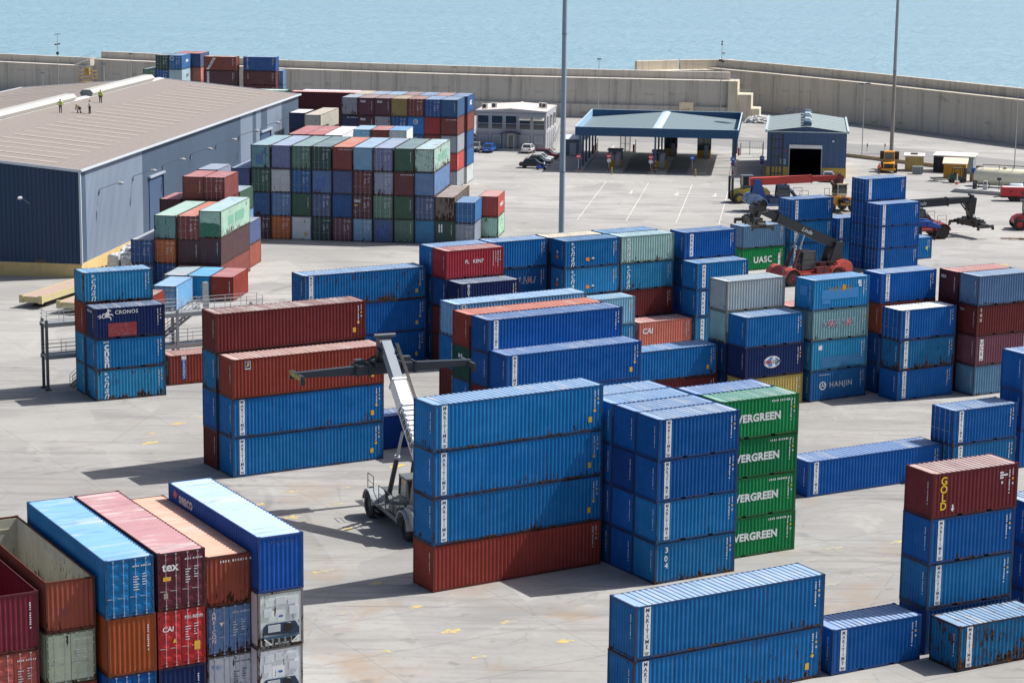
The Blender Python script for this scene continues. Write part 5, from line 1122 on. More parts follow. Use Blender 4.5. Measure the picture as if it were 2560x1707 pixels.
for i in range(5):
    cx = (i + .5) * ow / 5
    w_ = MB().box(cx - .92, cx + .92, -.055, -.01, 3.5, 5.75).build('window', 'glass', OF)
    f2 = MB()
    for q in ((cx - 1.0, cx + 1.0, 5.75, 5.86), (cx - 1.0, cx + 1.0, 3.39, 3.5), (cx - 1.0, cx - .92, 3.5, 5.75), (cx + .92, cx + 1.0, 3.5, 5.75), (cx - .92, cx + .92, 4.38, 4.45)): f2.box(q[0], q[1], -.1, -.055, q[2], q[3])
    f2.build('window_frame', 'enamel', w_, lin('D0D0D4'))
    if i >= 3:
        a = MB(); a.add([(cx - .95, -.06, 5.72), (cx + .95, -.06, 5.72), (cx + .95, -.75, 5.15), (cx - .95, -.75, 5.15), (cx - .95, -.09, 5.70), (cx + .95, -.09, 5.70), (cx + .95, -.77, 5.12), (cx - .95, -.77, 5.12)], [(0, 1, 2, 3), (4, 5, 6, 7), (0, 1, 5, 4), (2, 3, 7, 6), (1, 2, 6, 5), (3, 0, 4, 7)]); a.build('awning', 'matt', OF, lin('D8D2C4'))
    if i < 2: MB().box(cx - .9, cx + .9, -.05, -.045, 3.52, 5.7).build('curtain', 'matt', w_, lin('4A3438'))
    if i != 2:
        f3 = MB().box(cx - .68, cx + .68, -.08, -.01, 1.15, 2.4).build('window_frame', 'enamel', OF, lin('C8CACC')); MB().box(cx - .58, cx + .58, -.10, -.085, 1.25, 2.3).build('shutter', 'enamel', f3, lin('A2A8AC'))
d = MB().box(ow / 2 - .62, ow / 2 + .62, -.1, -.02, .2, 2.75).build('door_frame', 'enamel', OF, lin('D4D6D8')); MB().box(ow / 2 - .4, ow / 2 + .4, -.13, -.105, .3, 2.5).build('door', 'glass', d)
pc = MB()
for i in range(7):
    a0, a1 = (i - 3.5) / 3.5, (i - 2.5) / 3.5; f_ = lambda a: 3.05 - .35 * a * a
    pc.add([(ow / 2 + a0 * 1.7, -1.6, f_(a0)), (ow / 2 + a1 * 1.7, -1.6, f_(a1)), (ow / 2 + a1 * 1.7, -.06, f_(a1)), (ow / 2 + a0 * 1.7, -.06, f_(a0)), (ow / 2 + a0 * 1.7, -1.6, f_(a0) + .08), (ow / 2 + a1 * 1.7, -1.6, f_(a1) + .08), (ow / 2 + a1 * 1.7, -.06, f_(a1) + .08), (ow / 2 + a0 * 1.7, -.06, f_(a0) + .08)], [(0, 1, 2, 3), (4, 5, 6, 7), (0, 1, 5, 4), (2, 3, 7, 6), (1, 2, 6, 5), (3, 0, 4, 7)])
po = pc.build('porch_roof', 'enamel', OF, lin('34343A')); MB().tube((ow / 2 - 1.4, -1.5, 0), (ow / 2 - 1.4, -1.5, 2.85), .06, None, 8).tube((ow / 2 + 1.4, -1.5, 0), (ow / 2 + 1.4, -1.5, 2.85), .06, None, 8).build('porch_post', 'enamel', po, lin('34343A'))
MB().box(ow / 2 - 2, ow / 2 + 2, -2.2, -.05, .0, .16).box(ow / 2 - 1.6, ow / 2 + 1.6, -1.8, -.05, .16, .3).build('doorstep', 'matt', OF, lin('B8B6B0'))
for q in range(3):
    yy = 1.5 + q * 4.2
    w_ = MB().box(ow + .06, ow + .1, yy, yy + 1.8, 3.6, 5.6).build('window', 'glass', OF); MB().box(ow + .10, ow + .14, yy - .1, yy + 1.9, 3.5, 3.6).box(ow + .10, ow + .14, yy - .1, yy + 1.9, 5.6, 5.7).box(ow + .10, ow + .14, yy - .1, yy, 3.6, 5.6).box(ow + .10, ow + .14, yy + 1.8, yy + 1.9, 3.6, 5.6).build('window_frame', 'enamel', w_, WHITE)
st = MB(); st.beam((ow + .8, od - .5, 3.3), (ow + .8, 1.5, .2), .1, .2).beam((ow + 1.5, od - .5, 3.3), (ow + 1.5, 1.5, .2), .1, .2)
for i in range(16): t_ = i / 15; st.cbox((ow + 1.15, 1.5 + (od - 2) * t_, .25 + 3.1 * t_), (.7, .3, .05))
st.path([(ow + .8, od - .5, 4.3), (ow + .8, 1.5, 1.2)], .03, 5).path([(ow + 1.5, od - .5, 4.3), (ow + 1.5, 1.5, 1.2)], .03, 5); st.build('outside_stair', 'metal', OF, lin('B8BABC'))
def ac_unit(x, y, z, rz, lab, parent_rot=-8.3):
    t = empty('air_conditioner', (x, y, z), R(rz), lab, 'air conditioner', 'air conditioning units on the office roof')
    MB().box(-.5, .5, -.2, .2, .1, .95).box(-.45, -.35, -.2, .2, 0, .1).box(.35, .45, -.2, .2, 0, .1).build('casing', 'enamel', t, lin('DCDCD8'), bevel=.02)
    MB().lathe([(0, -.205), (.14, -.215), (.32, -.215), (.34, -.2)], 'y', 18, Matrix.Translation((-.1, 0, .52))).build('fan_grille', 'enamel', t, lin('3A3E42'))
TO = Matrix.Translation((-6.45, 379.2, 0)) @ Matrix.Rotation(R(-8.3), 4, 'Z')
for (u, v, sc_, lab) in ((1.2, 1.4, 1, 'small white roof unit nearest the office front left'), (2.5, 3.5, 1, 'larger white roof unit with a dark fan, office left'), (10.3, 6.0, 1, 'white roof unit at the back right of the office'), (10.9, 5.0, 1, 'white roof unit nearest the right edge of office roof')):
    p = TO @ Vector((u, v, 6.66)); ac_unit(p.x, p.y, p.z, -8 + 4 * sc_, lab)
# lean-to shed beside the office
SH = empty('utility_shed', (8.3, 371.2, 0), R(-8), 'small corrugated shed with a pale sloping roof beside the office', 'shed')
ribbed(MB(), 0, 2.8, 0, lambda a: 2.6, .2, .03, 'xz', 0, 1).box(.05, 2.75, .06, 3.2, 0, 2.6).build('wall', 'clad', SH, lin('7C8894'))
MB().box(.9, 2.0, -.05, -.005, .05, 2.1).build('door', 'enamel', SH, lin('C4C6C6'))
b = MB(); b.add([(-.5, -.5, 2.6), (3.9, -.5, 2.75), (3.9, 3.4, 3.15), (-.5, 3.4, 3.0), (-.5, -.5, 2.7), (3.9, -.5, 2.85), (3.9, 3.4, 3.25), (-.5, 3.4, 3.1)], [(0, 1, 2, 3), (4, 5, 6, 7), (0, 1, 5, 4), (1, 2, 6, 5), (2, 3, 7, 6), (3, 0, 4, 7)]); b.build('roof', 'matt', SH, lin('C8D4DC'))
# ------------------------------------------------------------------ blue garage with roller door
GA = empty('garage', (38.9, 344.3, 0), R(-7.2), 'blue garage with yellow base, open roller door and turbine vents', 'garage')
gw, gd, ge, gr = 12.1, 24.0, 7.0, 7.75; GB = lin('3E5A80'); GY = lin('C8A850')
zr2 = lambda u: ge + (gr - ge) * (1 - abs(u - gw / 2) / (gw / 2))
d0, d1, dh = 3.5, 8.3, 5.0
b = MB(); ribbed(b, 0, d0, 1.6, zr2, .9, .04, 'xz', 0, 1); ribbed(b, d1, gw, 1.6, zr2, .9, .04, 'xz', 0, 1); ribbed(b, d0, d1, dh, zr2, .9, .04, 'xz', 0, 1); b.build('front_wall', 'clad', GA, GB)
MB().box(0, d0, -.05, .2, 0, 1.6).box(d1, gw, -.05, .2, 0, 1.6).box(-.05, .2, .2, gd, 0, 1.6).box(gw - .2, gw + .05, .2, gd, 0, 1.6).build('base_wall', 'matt', GA, GY)
b = MB(); ribbed(b, 0, gd, 1.6, lambda a: ge, .9, .04, 'yz', 0, 1); b.build('side_wall', 'clad', GA, GB)
b = MB(); ribbed(b, 0, gd, 1.6, lambda a: ge, .9, -.04, 'yz', gw, 1); b.build('side_wall', 'clad', GA, GB)
b = MB(); ribbed(b, 0, gw, 0, zr2, .9, -.04, 'xz', gd, 1); b.build('rear_wall', 'clad', GA, GB)
for s in (0, 1):
    b = MB(); P = profile(-.2, gd + .2, 3.2, .10, .72, .05); n = len(P); u0, u1 = (-.2, gw / 2) if s == 0 else (gw + .2, gw / 2)
    b.add([(u0, a, zr2(u0) + .14 - d) for a, d in P] + [(u1, a, zr2(u1) + .14 - d) for a, d in P], [(i, i + 1, n + i + 1, n + i) for i in range(n - 1)]); b.build('roof', 'matt', GA, lin('88969A'))
MB().box(-.3, gw + .3, -.25, -.12, ge - .05, ge + .12).box(gw + .06, gw + .35, -.2, gd + .2, ge - .1, ge + .3).box(-.35, -.06, -.2, gd + .2, ge - .1, ge + .3).build('gutter', 'enamel', GA, lin('B8C8CC'))
for i in range(5):
    MB().prism([(gw / 2 - .55, 7.85), (gw / 2 - .7, 8.25), (gw / 2 - .35, 8.6), (gw / 2 + .35, 8.6), (gw / 2 + .7, 8.25), (gw / 2 + .55, 7.85)], 1 + i * 4.6, 4.0 + i * 4.6, 'y').build('ridge_vent', 'enamel', GA, lin('4C6478') if i % 2 == 0 else lin('A8B8BC'))
dr = MB().box(d0 - .14, d0, -.09, .1, 0, dh).box(d1, d1 + .14, -.09, .1, 0, dh).build('door_frame', 'enamel', GA, lin('A8B0B4')); MB().box(d0 - .1, d1 + .1, -.22, .15, dh - .5, dh + .05).build('roller_box', 'enamel', GA, lin('E4E6E4'))
MB().box(.3, gw - .3, .3, gd - .3, .006, .03).build('floor', 'matt', GA, lin('4A4A48'))
for q in ((1.2, .5, 1.2, 2.0), (2.6, 7.9, .8, 1.7)): MB().box(q[1] + .8, q[1] + 2.2, 6 + q[0] * 2, 7.5 + q[0] * 2, 0, q[3]).build('workbench', 'enamel', GA, lin('5A5E60'))
MB().box(2.1, 2.9, -.07, -.055, 2.0, 2.8).build('notice_board', 'enamel', GA, lin('D8E0E4'))
sn = MB()
for a in range(2):
    for c_ in range(2): sn.box(2.15 + a * .38, 2.45 + a * .38, -.085, -.075, 2.08 + c_ * .36, 2.38 + c_ * .36)
sn.build('notice', 'enamel', GA, lin('7F93A4'))
MB().lathe([(0, -.08), (.16, -.08), (.16, -.05), (0, -.05)], 'y', 16, Matrix.Translation((2.7, 0, 4.0))).build('alarm_bell', 'enamel', GA, lin('B84048'))
MB().box(9.9, 10.2, -.25, -.05, 5.6, 5.85).build('flood_lamp', 'enamel', GA, WHITE)
# ------------------------------------------------------------------ masts, lamp posts
def mast(x, y, d, h, lab, c0, z0=0, c1=None):
    t = empty('light_mast', (x, y, 0), 0, lab, 'light mast', 'tall floodlight masts of the yard')
    b = MB(); n = 16; L0 = 14.0; zz = 0; k = 0
    while zz < h:
        z1 = min(h, zz + L0); r0, r1 = d / 2 * (1 - .35 * zz / h), d / 2 * (1 - .35 * z1 / h)
        s = MB().tube((0, 0, zz), (0, 0, z1), r0, r1 - .015, n).build('mast_section', 'enamel', t, c0 if (k or not c1) else c1); zz = z1; k += 1
    for z in (L0, 2 * L0): MB().tube((0, 0, z - .06), (0, 0, z + .06), d / 2 * (1 - .35 * z / h) + .02, None, n).build('joint_collar', 'metal', t, mixc(c0, (0, 0, 0), .3))
    MB().lathe([(d * .9, 0), (d * .9, .08), (d * .55, .1), (d * .5, .3)], 'z', 16).build('base_flange', 'metal', t, c0)
    MB().lathe([(.4, h), (1.5, h + .1), (1.5, h + .5), (.3, h + .6)], 'z', 16).build('lamp_ring', 'metal', t, c0)
mast(4.95, 228.4, .66, 42, 'thick grey floodlight mast rising in the centre behind the blue stacks', lin('8FA0AE'))
mast(64.0, 379.6, .68, 46, 'thick floodlight mast at right with a brownish foot, by the loader', lin('9AA4AC'), 0, lin('968E86'))
def lamp_post(x, y, h, lab, heads=1, z=0.0, rz=0):
    t = empty('lamp_post', (x, y, z), R(rz), lab, 'lamp post', 'slim lamp posts along the breakwater')
    MB().tube((0, 0, 0), (0, 0, h), .09, .05, 8).build('pole', 'metal', t, lin('B4B8BA'))
    for k in range(heads):
        dx = (-.55, .55)[k] if heads == 2 else .0
        b = MB(); b.tube((0, 0, h), (dx, 0, h + .1), .04, None, 6); b.cbox((dx, 0, h + .14), (.8, .42, .18)); b.build('lamp_head', 'enamel', t, lin('4C5864'))
lamp_post(58.3, 375.0, 12.0, 'slim twin-headed lamp post right of the blue garage', 2)
lamp_post(79.7, 355.9, 11.6, 'slim twin-headed lamp post near the right edge', 2)
lamp_post(-50.3, 447.5, 9.3, 'slim lamp post at the breakwater wall behind the maroon row', 1)
lamp_post(-11.8, 440.0, 9.3, 'slim lamp post at the breakwater wall above the office', 1)
lamp_post(-79.5, 466.0, 9.4, 'slim lamp post left of the ridge-top containers', 1)
lamp_post(16.2, 435.5, 11.5, 'slim post with small head above the canopy left half', 1)
lamp_post(-98.8, 470.5, 4.9, 'short lamp post with a flat head, far left by wall', 1, 0, 30)
lamp_post(-85.2, 466.5, 7.2, 'short lamp post under the railed wall steps', 1, 0, 30)
cm = empty('camera_mast', (-95.5, 470.2, 0), 0, 'slender mast with dark cameras and lamps above the warehouse roof', 'camera mast', None)
MB().tube((0, 0, 0), (0, 0, 13.2), .1, .05, 8).build('pole', 'metal', cm, lin('A8ACB0'))
MB().cbox((0, 0, 9.2), (.5, .5, .55)).build('camera', 'enamel', cm, lin('303844')); MB().cbox((-.35, 0, 11.0), (.5, .3, .25), ).cbox((.35, 0, 11.1), (.5, .3, .25)).build('flood_lamp', 'enamel', cm, lin('3C4450')); MB().tube((-.6, 0, 13.1), (.6, 0, 13.2), .06, None, 6).build('crossbar', 'enamel', cm, lin('50565C'))
cm2 = empty('camera_mast', (39.8, 434.6, 0), 0, 'slender mast with a white box and dark cameras at the wall corner', 'camera mast')
MB().tube((0, 0, 0), (0, 0, 15.4), .11, .04, 8).build('pole', 'metal', cm2, lin('A8ACB0')); MB().cbox((.3, 0, 13.1), (.55, .4, .55)).build('signal_box', 'enamel', cm2, WHITE); MB().cbox((-.25, -.1, 11.7), (.6, .4, .35)).cbox((.2, -.1, 11.5), (.5, .4, .3)).build('camera', 'enamel', cm2, lin('303438')); MB().lathe([(.05, 14.6), (.16, 14.7), (.16, 14.9), (.05, 15.0), (.05, 15.1), (.15, 15.2), (.13, 15.4), (.02, 15.5)], 'z', 10).build('beacon', 'enamel', cm2, lin('202428'))
an = empty('antenna', (-4.6, 236.0, 0), 0, 'thin antenna on a small round foot behind the blue stacks', 'antenna')
MB().tube((0, 0, 0), (0, 0, 3.4), .04, .02, 6).build('rod', 'metal', an, lin('3C4044')); MB().lathe([(.32, 0), (.32, .1), (.12, .25), (.12, .9), (.05, 1.0)], 'z', 12).build('foot', 'enamel', an, lin('4C545C'))
kb = empty('kerb_wall', (0, 0, 0), 0, 'low pale concrete kerb running along the road edge, right', 'kerb'); 
for (x0, y0), (x1, y1) in zip([(52, 376.5), (56, 373.4), (68.6, 358.9), (78, 345.5)], [(56, 373.4), (68.6, 358.9), (78, 345.5), (92, 325)]): MB().beam((x0, y0, .3), (x1, y1, .3), .35, .6).build('kerb_section', 'matt', kb, lin('B09C80'))
for i, (x, y) in enumerate(((60.5, 383.5), (63.6, 383.9), (80.5, 352), (87, 348))):
    t = empty('marker_post', (x, y, 0), 0, 'slim dark reflector post with green bands beside the road', 'marker post', 'reflector posts beside the road')
    MB().tube((0, 0, 0), (0, 0, 1.3), .09, None, 8).build('post', 'enamel', t, lin('D8DCDC')); MB().tube((0, 0, .75), (0, 0, 1.15), .11, None, 8).build('band', 'enamel', t, lin('1E5A48'))
# ------------------------------------------------------------------ wheels and machines
TYRE = lin('2A2827')
def wheel(parent, x, y, r, w, rim, name='wheel', side=1):
    """tyre with lugs as the part, rim as its sub-part; axle along y"""
    b = MB(); b.lathe([(r * .55, y - w / 2), (r * .93, y - w / 2), (r, y - w * .36), (r, y + w * .36), (r * .93, y + w / 2), (r * .55, y + w / 2), (r * .52, y)], 'y', 28, Matrix.Translation((x, 0, r)))
    if r > .5:
        for i in range(22):
            a = 2 * math.pi * i / 22; T = Matrix.Translation((x, y, r)) @ Matrix.Rotation(a, 4, 'Y'); b.cbox((0, (-1) ** i * w * .2, r), (r * .10, w * .5, r * .07), T)
    t = b.build(name, 'rubber', parent)
    MB().lathe([(0, y + side * w * .32), (r * .2, y + side * w * .34), (r * .3, y + side * w * .22), (r * .56, y + side * w * .36), (r * .56, y + side * w * .2)], 'y', 20, Matrix.Translation((x, 0, r))).build('rim', 'enamel', t, rim)
    return t
def reach_stacker(loc, hd, lab, boomc, innerc, chc, cabc, rimc, el=30, blen=14.6, outer=8.5, half=6.1, syaw=0, word=None, wcol=None, wshade=None, weld=None, spc=lin('30343A'), endc=None, cab_x=.2, drop=1.0, plate=None):
    t = empty('reach_stacker', loc, R(hd), lab, 'container handler', 'container handlers working in the yard')
    c = MB(); c.prism([(-4.3, 1.0), (-4.3, 1.75), (-1.4, 1.75), (-.6, 1.45), (1.8, 1.45), (2.4, 1.9), (3.6, 1.9), (4.0, 1.3), (3.8, .85), (-3.8, .75)], -1.0, 1.0, 'y').build('chassis', 'enamel', t, chc, bevel=.06)
    MB().prism([(-5.0, 1.1), (-5.15, 1.7), (-4.8, 2.35), (-3.9, 2.55), (-2.9, 2.3), (-2.6, 1.6), (-3.2, 1.2)], -1.55, 1.55, 'y').build('counterweight', 'enamel', t, wcol or chc, bevel=.18)
    for sy in (-1, 1):
        fm = MB(); pr = [(3 + 1.08 * math.cos(R(a)), .9 + 1.08 * math.sin(R(a))) for a in range(10, 171, 20)] + [(3 + .98 * math.cos(R(a)), .9 + .98 * math.sin(R(a))) for a in range(170, 9, -20)]
        n = len(pr) // 2
        y0, y1 = sorted((sy * 1.05, sy * 2.1))
        for i in range(n - 1):
            fm.prism([pr[i], pr[i + 1], pr[len(pr) - 2 - i], pr[len(pr) - 1 - i]], y0, y1, 'y')
        fm.build('fender', 'enamel', t, wcol or chc)
        MB().box(-2.2, 1.8, *sorted((sy * 1.0, sy * 1.75)), .95, 1.25).build('side_step', 'enamel', t, chc)
        tk = MB().box(-1.9, -.2, *sorted((sy * 1.02, sy * 1.65)), 1.25, 1.9).build('side_tank', 'enamel', t, mixc(chc, (.02, .02, .02), .5), bevel=.05)
        h = MB()
        for x in (-2.6, -1.2, .3, 1.7): h.tube((x, sy * 1.7, 1.2), (x, sy * 1.7, 2.5), .03, None, 5)
        h.tube((-2.6, sy * 1.7, 2.5), (1.7, sy * 1.7, 2.5), .03, None, 5).tube((-2.6, sy * 1.7, 1.95), (1.7, sy * 1.7, 1.95), .025, None, 5); h.build('handrail', 'metal', t, lin('4A4E54'))
    for sy in (-1, 1):
        fm = MB(); pr = [(-3.1 + 1.12 * math.cos(R(a)), .9 + 1.12 * math.sin(R(a))) for a in range(0, 181, 20)] + [(-3.1 + 1.0 * math.cos(R(a)), .9 + 1.0 * math.sin(R(a))) for a in range(180, -1, -20)]; n = len(pr) // 2
        for i in range(n - 1): fm.prism([pr[i], pr[i + 1], pr[len(pr) - 2 - i], pr[len(pr) - 1 - i]], *sorted((sy * .9, sy * 1.78)), 'y')
        fm.build('fender', 'enamel', t, wcol or chc)
        MB().cbox((3.95, sy * 1.5, 1.75), (.12, .3, .2)).build('headlight', 'glass', t); MB().cbox((-5.1, sy * 1.2, 1.6), (.08, .24, .2)).build('tail_light', 'enamel', t, lin('A82820'))
        rail = MB(); rail.path([(1.8, sy * 1.7, 1.3), (2.2, sy * 1.9, 2.0), (2.2, sy * 1.9, 3.0), (3.4, sy * 1.9, 3.0), (3.4, sy * 1.9, 1.95)], .03, 5); rail.path([(2.2, sy * 1.9, 2.5), (3.4, sy * 1.9, 2.5)], .025, 5); rail.build('handrail', 'metal', t, lin('50545A'))
        for k in range(3): MB().box(.9, 1.7, *sorted((sy * 1.75, sy * 2.0)), .5 + .35 * k, .55 + .35 * k).build('ladder_step', 'metal', t, lin('484C50'))
    MB().box(-2.6, -1.3, -.6, .6, 1.75, 2.25).build('engine_hood', 'enamel', t, mixc(chc, (.03, .03, .03), .4), bevel=.05); MB().tube((-2.3, .75, 1.8), (-2.3, .75, 3.2), .09, None, 8).build('exhaust', 'metal', t, lin('5A5654'))
    for sy in (-1, 1):
        wheel(t, 3, sy * 1.72, .88, .62, rimc, side=sy); wheel(t, 3, sy * 1.08, .88, .5, rimc, side=sy); wheel(t, -3.1, sy * 1.25, .88, .6, rimc, side=sy)
    # cab
    cb = MB().box(cab_x - .85, cab_x + .9, -.75, .75, 1.55, 2.2).build('cab', 'enamel', t, cabc, bevel=.04)
    MB().prism([(cab_x - .82, 2.2), (cab_x + .88, 2.2), (cab_x + .72, 3.45), (cab_x - .7, 3.45)], -.72, .72, 'y').build('cab_window', 'glass', cb)
    fr = MB()
    for sy in (-.74, .74): fr.beam((cab_x - .84, sy, 2.2), (cab_x - .72, sy, 3.5), .1, .1).beam((cab_x + .9, sy, 2.2), (cab_x + .74, sy, 3.5), .1, .1).beam((cab_x, sy, 2.2), (cab_x, sy, 3.5), .08, .08)
    fr.box(cab_x - .8, cab_x + .85, -.8, .8, 3.45, 3.6); fr.build('cab_frame', 'enamel', cb, mixc(cabc, (.02, .02, .02), .3))
    # boom posts and boom
    pz, px = 4.1, -3.5
    for sy in (-1, 1): MB().prism([(-4.2, 1.7), (-2.1, 1.7), (-3.1, pz + .35), (-3.9, pz + .35)], *sorted((sy * .62, sy * .95)), 'y').build('boom_post', 'enamel', t, weld or chc, bevel=.03)
    e = R(el); D = Vector((math.cos(e), 0, math.sin(e))); P = Vector((px, 0, pz)); U = Vector((-math.sin(e), 0, math.cos(e)))
    bo = MB().beam(P - D * .9, P + D * outer, 1.0, 1.05, U, .95, .95).build('boom', 'enamel', t, boomc, bevel=.04)
    MB().beam(P + D * (outer - .05), P + D * outer + D * .12, 1.06, 1.08, U).build('boom_collar', 'enamel', bo, mixc(boomc, (.03, .03, .03), .25))
    if wshade:
        lv = MB()
        for i in range(7): lv.beam(P + D * (3.2 + i * .42) + U * .55, P + D * (3.42 + i * .42) + U * .55, .8, .06, U)
        lv.build('boom_louvre', 'enamel', bo, wshade)
    bi = MB().beam(P + D * (outer - 1), P + D * blen, .72, .74, U, .70, .70).build('boom_extension', 'enamel', t, innerc, bevel=.03)
    ho = MB(); 
    for yy in (.55, .63, .71): ho.path([P + D * 3 + U * .5 + Vector((0, -yy, 0)), P + D * (outer + 1) + U * .55 + Vector((0, -yy, 0)), P + D * (blen - .4) + U * .45 + Vector((0, -yy, 0))], .035, 5)
    ho.build('hose_bundle', 'enamel', t, lin('202226'))
    if word:
        me = text_mesh(word, .82, .03, .15) if word != 'Linde' else text_mesh(word, .66, .004, .42)
        for sy in (-1, 1):
            rot = Matrix(((D.x * -sy, U.x, 0), (0, 0, sy), (D.z * -sy, U.z, 0))).to_4x4() if False else None
            o = put('lettering', me, bo, lin('1C1E22') if wshade else WHITE)
            xa = D * (-sy); zc = Vector((0, sy, 0)); ya = zc.cross(xa)
            if sy < 0: xa = D.copy(); zc = Vector((0, -1, 0)); ya = zc.cross(xa)
            o.matrix_local = Matrix.Translation(P + D * (outer * .52) + Vector((0, sy * .505, 0))) @ Matrix((xa, ya, zc)).transposed().to_4x4()
    for sy in (-1, 1):
        a = Vector((2.3, sy * .75, 1.7)); q = P + D * (outer * .54) - U * .5 + Vector((0, sy * .55, 0)); mid = a + (q - a) * .58
        cy = MB().tube(a, mid, .17, None, 12).tube(a - Vector((0, .15, 0)), a + Vector((0, .15, 0)), .22, None, 10).build('lift_cylinder', 'enamel', t, mixc(chc, (.03, .03, .035), .75) if not wshade else lin('34383E'))
        MB().tube(mid, q, .10, None, 10).tube(mid, mid + (q - a).normalized() * .18, .2, None, 12).build('piston_rod', 'metal', cy, lin('A8AEB4'))
    # head and spreader
    T = P + D * blen
    hd_ = MB().prism([(T.x - .6, T.z - .5), (T.x + .15, T.z + .5), (T.x + .75, T.z + .25), (T.x + .55, T.z - drop * .7), (T.x - .1, T.z - drop * .8)], -.42, .42, 'y').tube((T.x + .1, -.75, T.z + .55), (T.x + .1, .75, T.z + .55), .14, None, 10).build('boom_head', 'enamel', t, mixc(innerc, (.03, .03, .035), .65))
    sz = T.z - drop - .35; sx = T.x + .3
    S = Matrix.Translation((sx, 0, sz)) @ Matrix.Rotation(R(syaw), 4, 'Z')
    MB().lathe([(.5, .3), (.62, .35), (.62, .7), (.4, .75)], 'z', 18, S).build('rotator', 'enamel', t, mixc(spc, (.01, .01, .01), .5))
    sp = MB().box(-.55, .55, -2.2, 2.2, -.35, .30, S).build('spreader', 'enamel', t, spc, bevel=.04)
    MB().box(-.75, .75, -.9, .9, .1, .5, S).build('spreader_carriage', 'enamel', sp, mixc(spc, (.01, .01, .01), .4))
    det = MB()
    for yy in (-2.1, -1.2, 1.2, 2.1): det.box(-.62, .62, yy - .08, yy + .08, -.42, .38, S)
    det.build('spreader_collar', 'enamel', sp, mixc(spc, (.01, .01, .01), .3))
    MB().path([tuple(S @ Vector(p)) for p in ((.2, -1.9, .35), (.3, -1.2, .75), (.1, -.4, .6), (.3, .5, .8), (.25, 1.3, .45), (.3, 2.0, .4))], .05, 5).path([tuple(S @ Vector(p)) for p in ((.1, -1.5, .35), (.0, -.7, .95), (-.1, .2, .9), (.1, 1.6, .4))], .04, 5).build('spreader_hose', 'enamel', sp, lin('16181A'))
    for yy in (-1.7, 1.7): MB().box(.0, .5, yy - .3, yy + .3, .3, .62, S).build('valve_box', 'enamel', sp, lin('4A5056'))
    for sy in (-1, 1): MB().prism([(T.x - .5, T.z - .4), (T.x + .1, T.z - .2), (T.x + .2, sz + .6), (T.x - .1, sz + .6)], *sorted((sy * .45, sy * .62)), 'y').tube((T.x - 1.2, sy * .5, T.z - .3), (T.x + .25, sy * .5, sz + .9), .09, None, 8).build('tilt_link', 'enamel', t, mixc(spc, (.01, .01, .01), .3))
    for sy in (-1, 1):
        ar = MB().rings([[tuple(S @ Vector(p)) for p in ((-.42, sy * 1.6, -.34), (.04 if half > 4 else .4, sy * 1.6, -.34), (.04 if half > 4 else .4, sy * 1.6, .30), (-.42, sy * 1.6, .30))], [tuple(S @ Vector(p)) for p in ((-.40, sy * half, -.22), (.0 if half > 4 else .36, sy * half, -.22), (.0 if half > 4 else .36, sy * half, .14), (-.40, sy * half, .14))]]).build('spreader_arm', 'enamel', t, spc)
        eb = MB().box(-1.22, 1.22, *sorted((sy * (half - .28), sy * half)), -.30, .05, S).build('end_beam', 'enamel', ar, spc, bevel=.03)
        if endc:
            for k in range(9):
                x0 = -1.2 + k * .27
                MB().add([tuple(S @ Vector((x0, sy * (half + .006), -.29))), tuple(S @ Vector((x0 + .13, sy * (half + .006), -.29))), tuple(S @ Vector((x0 + .25, sy * (half + .006), .04))), tuple(S @ Vector((x0 + .12, sy * (half + .006), .04)))], [(0, 1, 2, 3)]).build('hazard_stripe', 'enamel', eb, endc) if k < 9 else None
        for xx in (-1.13, 1.13): MB().box(xx - .1, xx + .1, *sorted((sy * (half - .3), sy * (half + .02))), -.55, -.2, S).build('twistlock', 'enamel', ar, mixc(spc, (.01, .01, .01), .4))
    return t
GREYL = lin('9CA4A8')
reach_stacker((-6.6, 144.5, 0), 112, 'tall container handler with white boom and wide grey spreader, behind front stack', lin('ECEEEE'), lin('84909C'), lin('5E6668'), lin('747C7E'), lin('30343A'), 39.3, 11.5, 8.0, 6.35, 2, 'LIEBHERR', lin('98A0A4'), lin('D4D8DA'), lin('6C747C'), lin('3C424A'), lin('C8B838'), cab_x=-.6, drop=1.35)
LB = lin('232A32'); LR = lin('A2423C')
reach_stacker((32.6, 245.4, 0), 205, 'red container handler with long dark arm and pale lettering, beside green box', LB, LB, LR, lin('4A5258'), lin('8A3038'), 23.5, 11.2, 8.4, 3.1, -12, 'Linde', lin('C2584C'), None, lin('2A3036'), lin('4C4A46'), None, drop=1.1)
reach_stacker((50.8, 281.2, 0), 12, 'red container handler with black arm raised level, right of blue stack', LB, LB, LR, lin('30363C'), lin('B04038'), 3, 10.8, 7.6, 3.1, 14, 'Linde', LR, None, lin('24292E'), lin('3A3836'), None, drop=2.6)
reach_stacker((36.5, 304.6, 0), 6, 'blue container handler with a red arm, behind the dark lifting arm', lin('C8483C'), lin('B03A34'), lin('4A6A98'), lin('4A6A98'), lin('30343A'), 2.5, 11.4, 7.6, 3.1, 10, None, lin('7088A8'), None, lin('2C5296'), lin('2C2E30'), lin('C8A038'), drop=2.8)
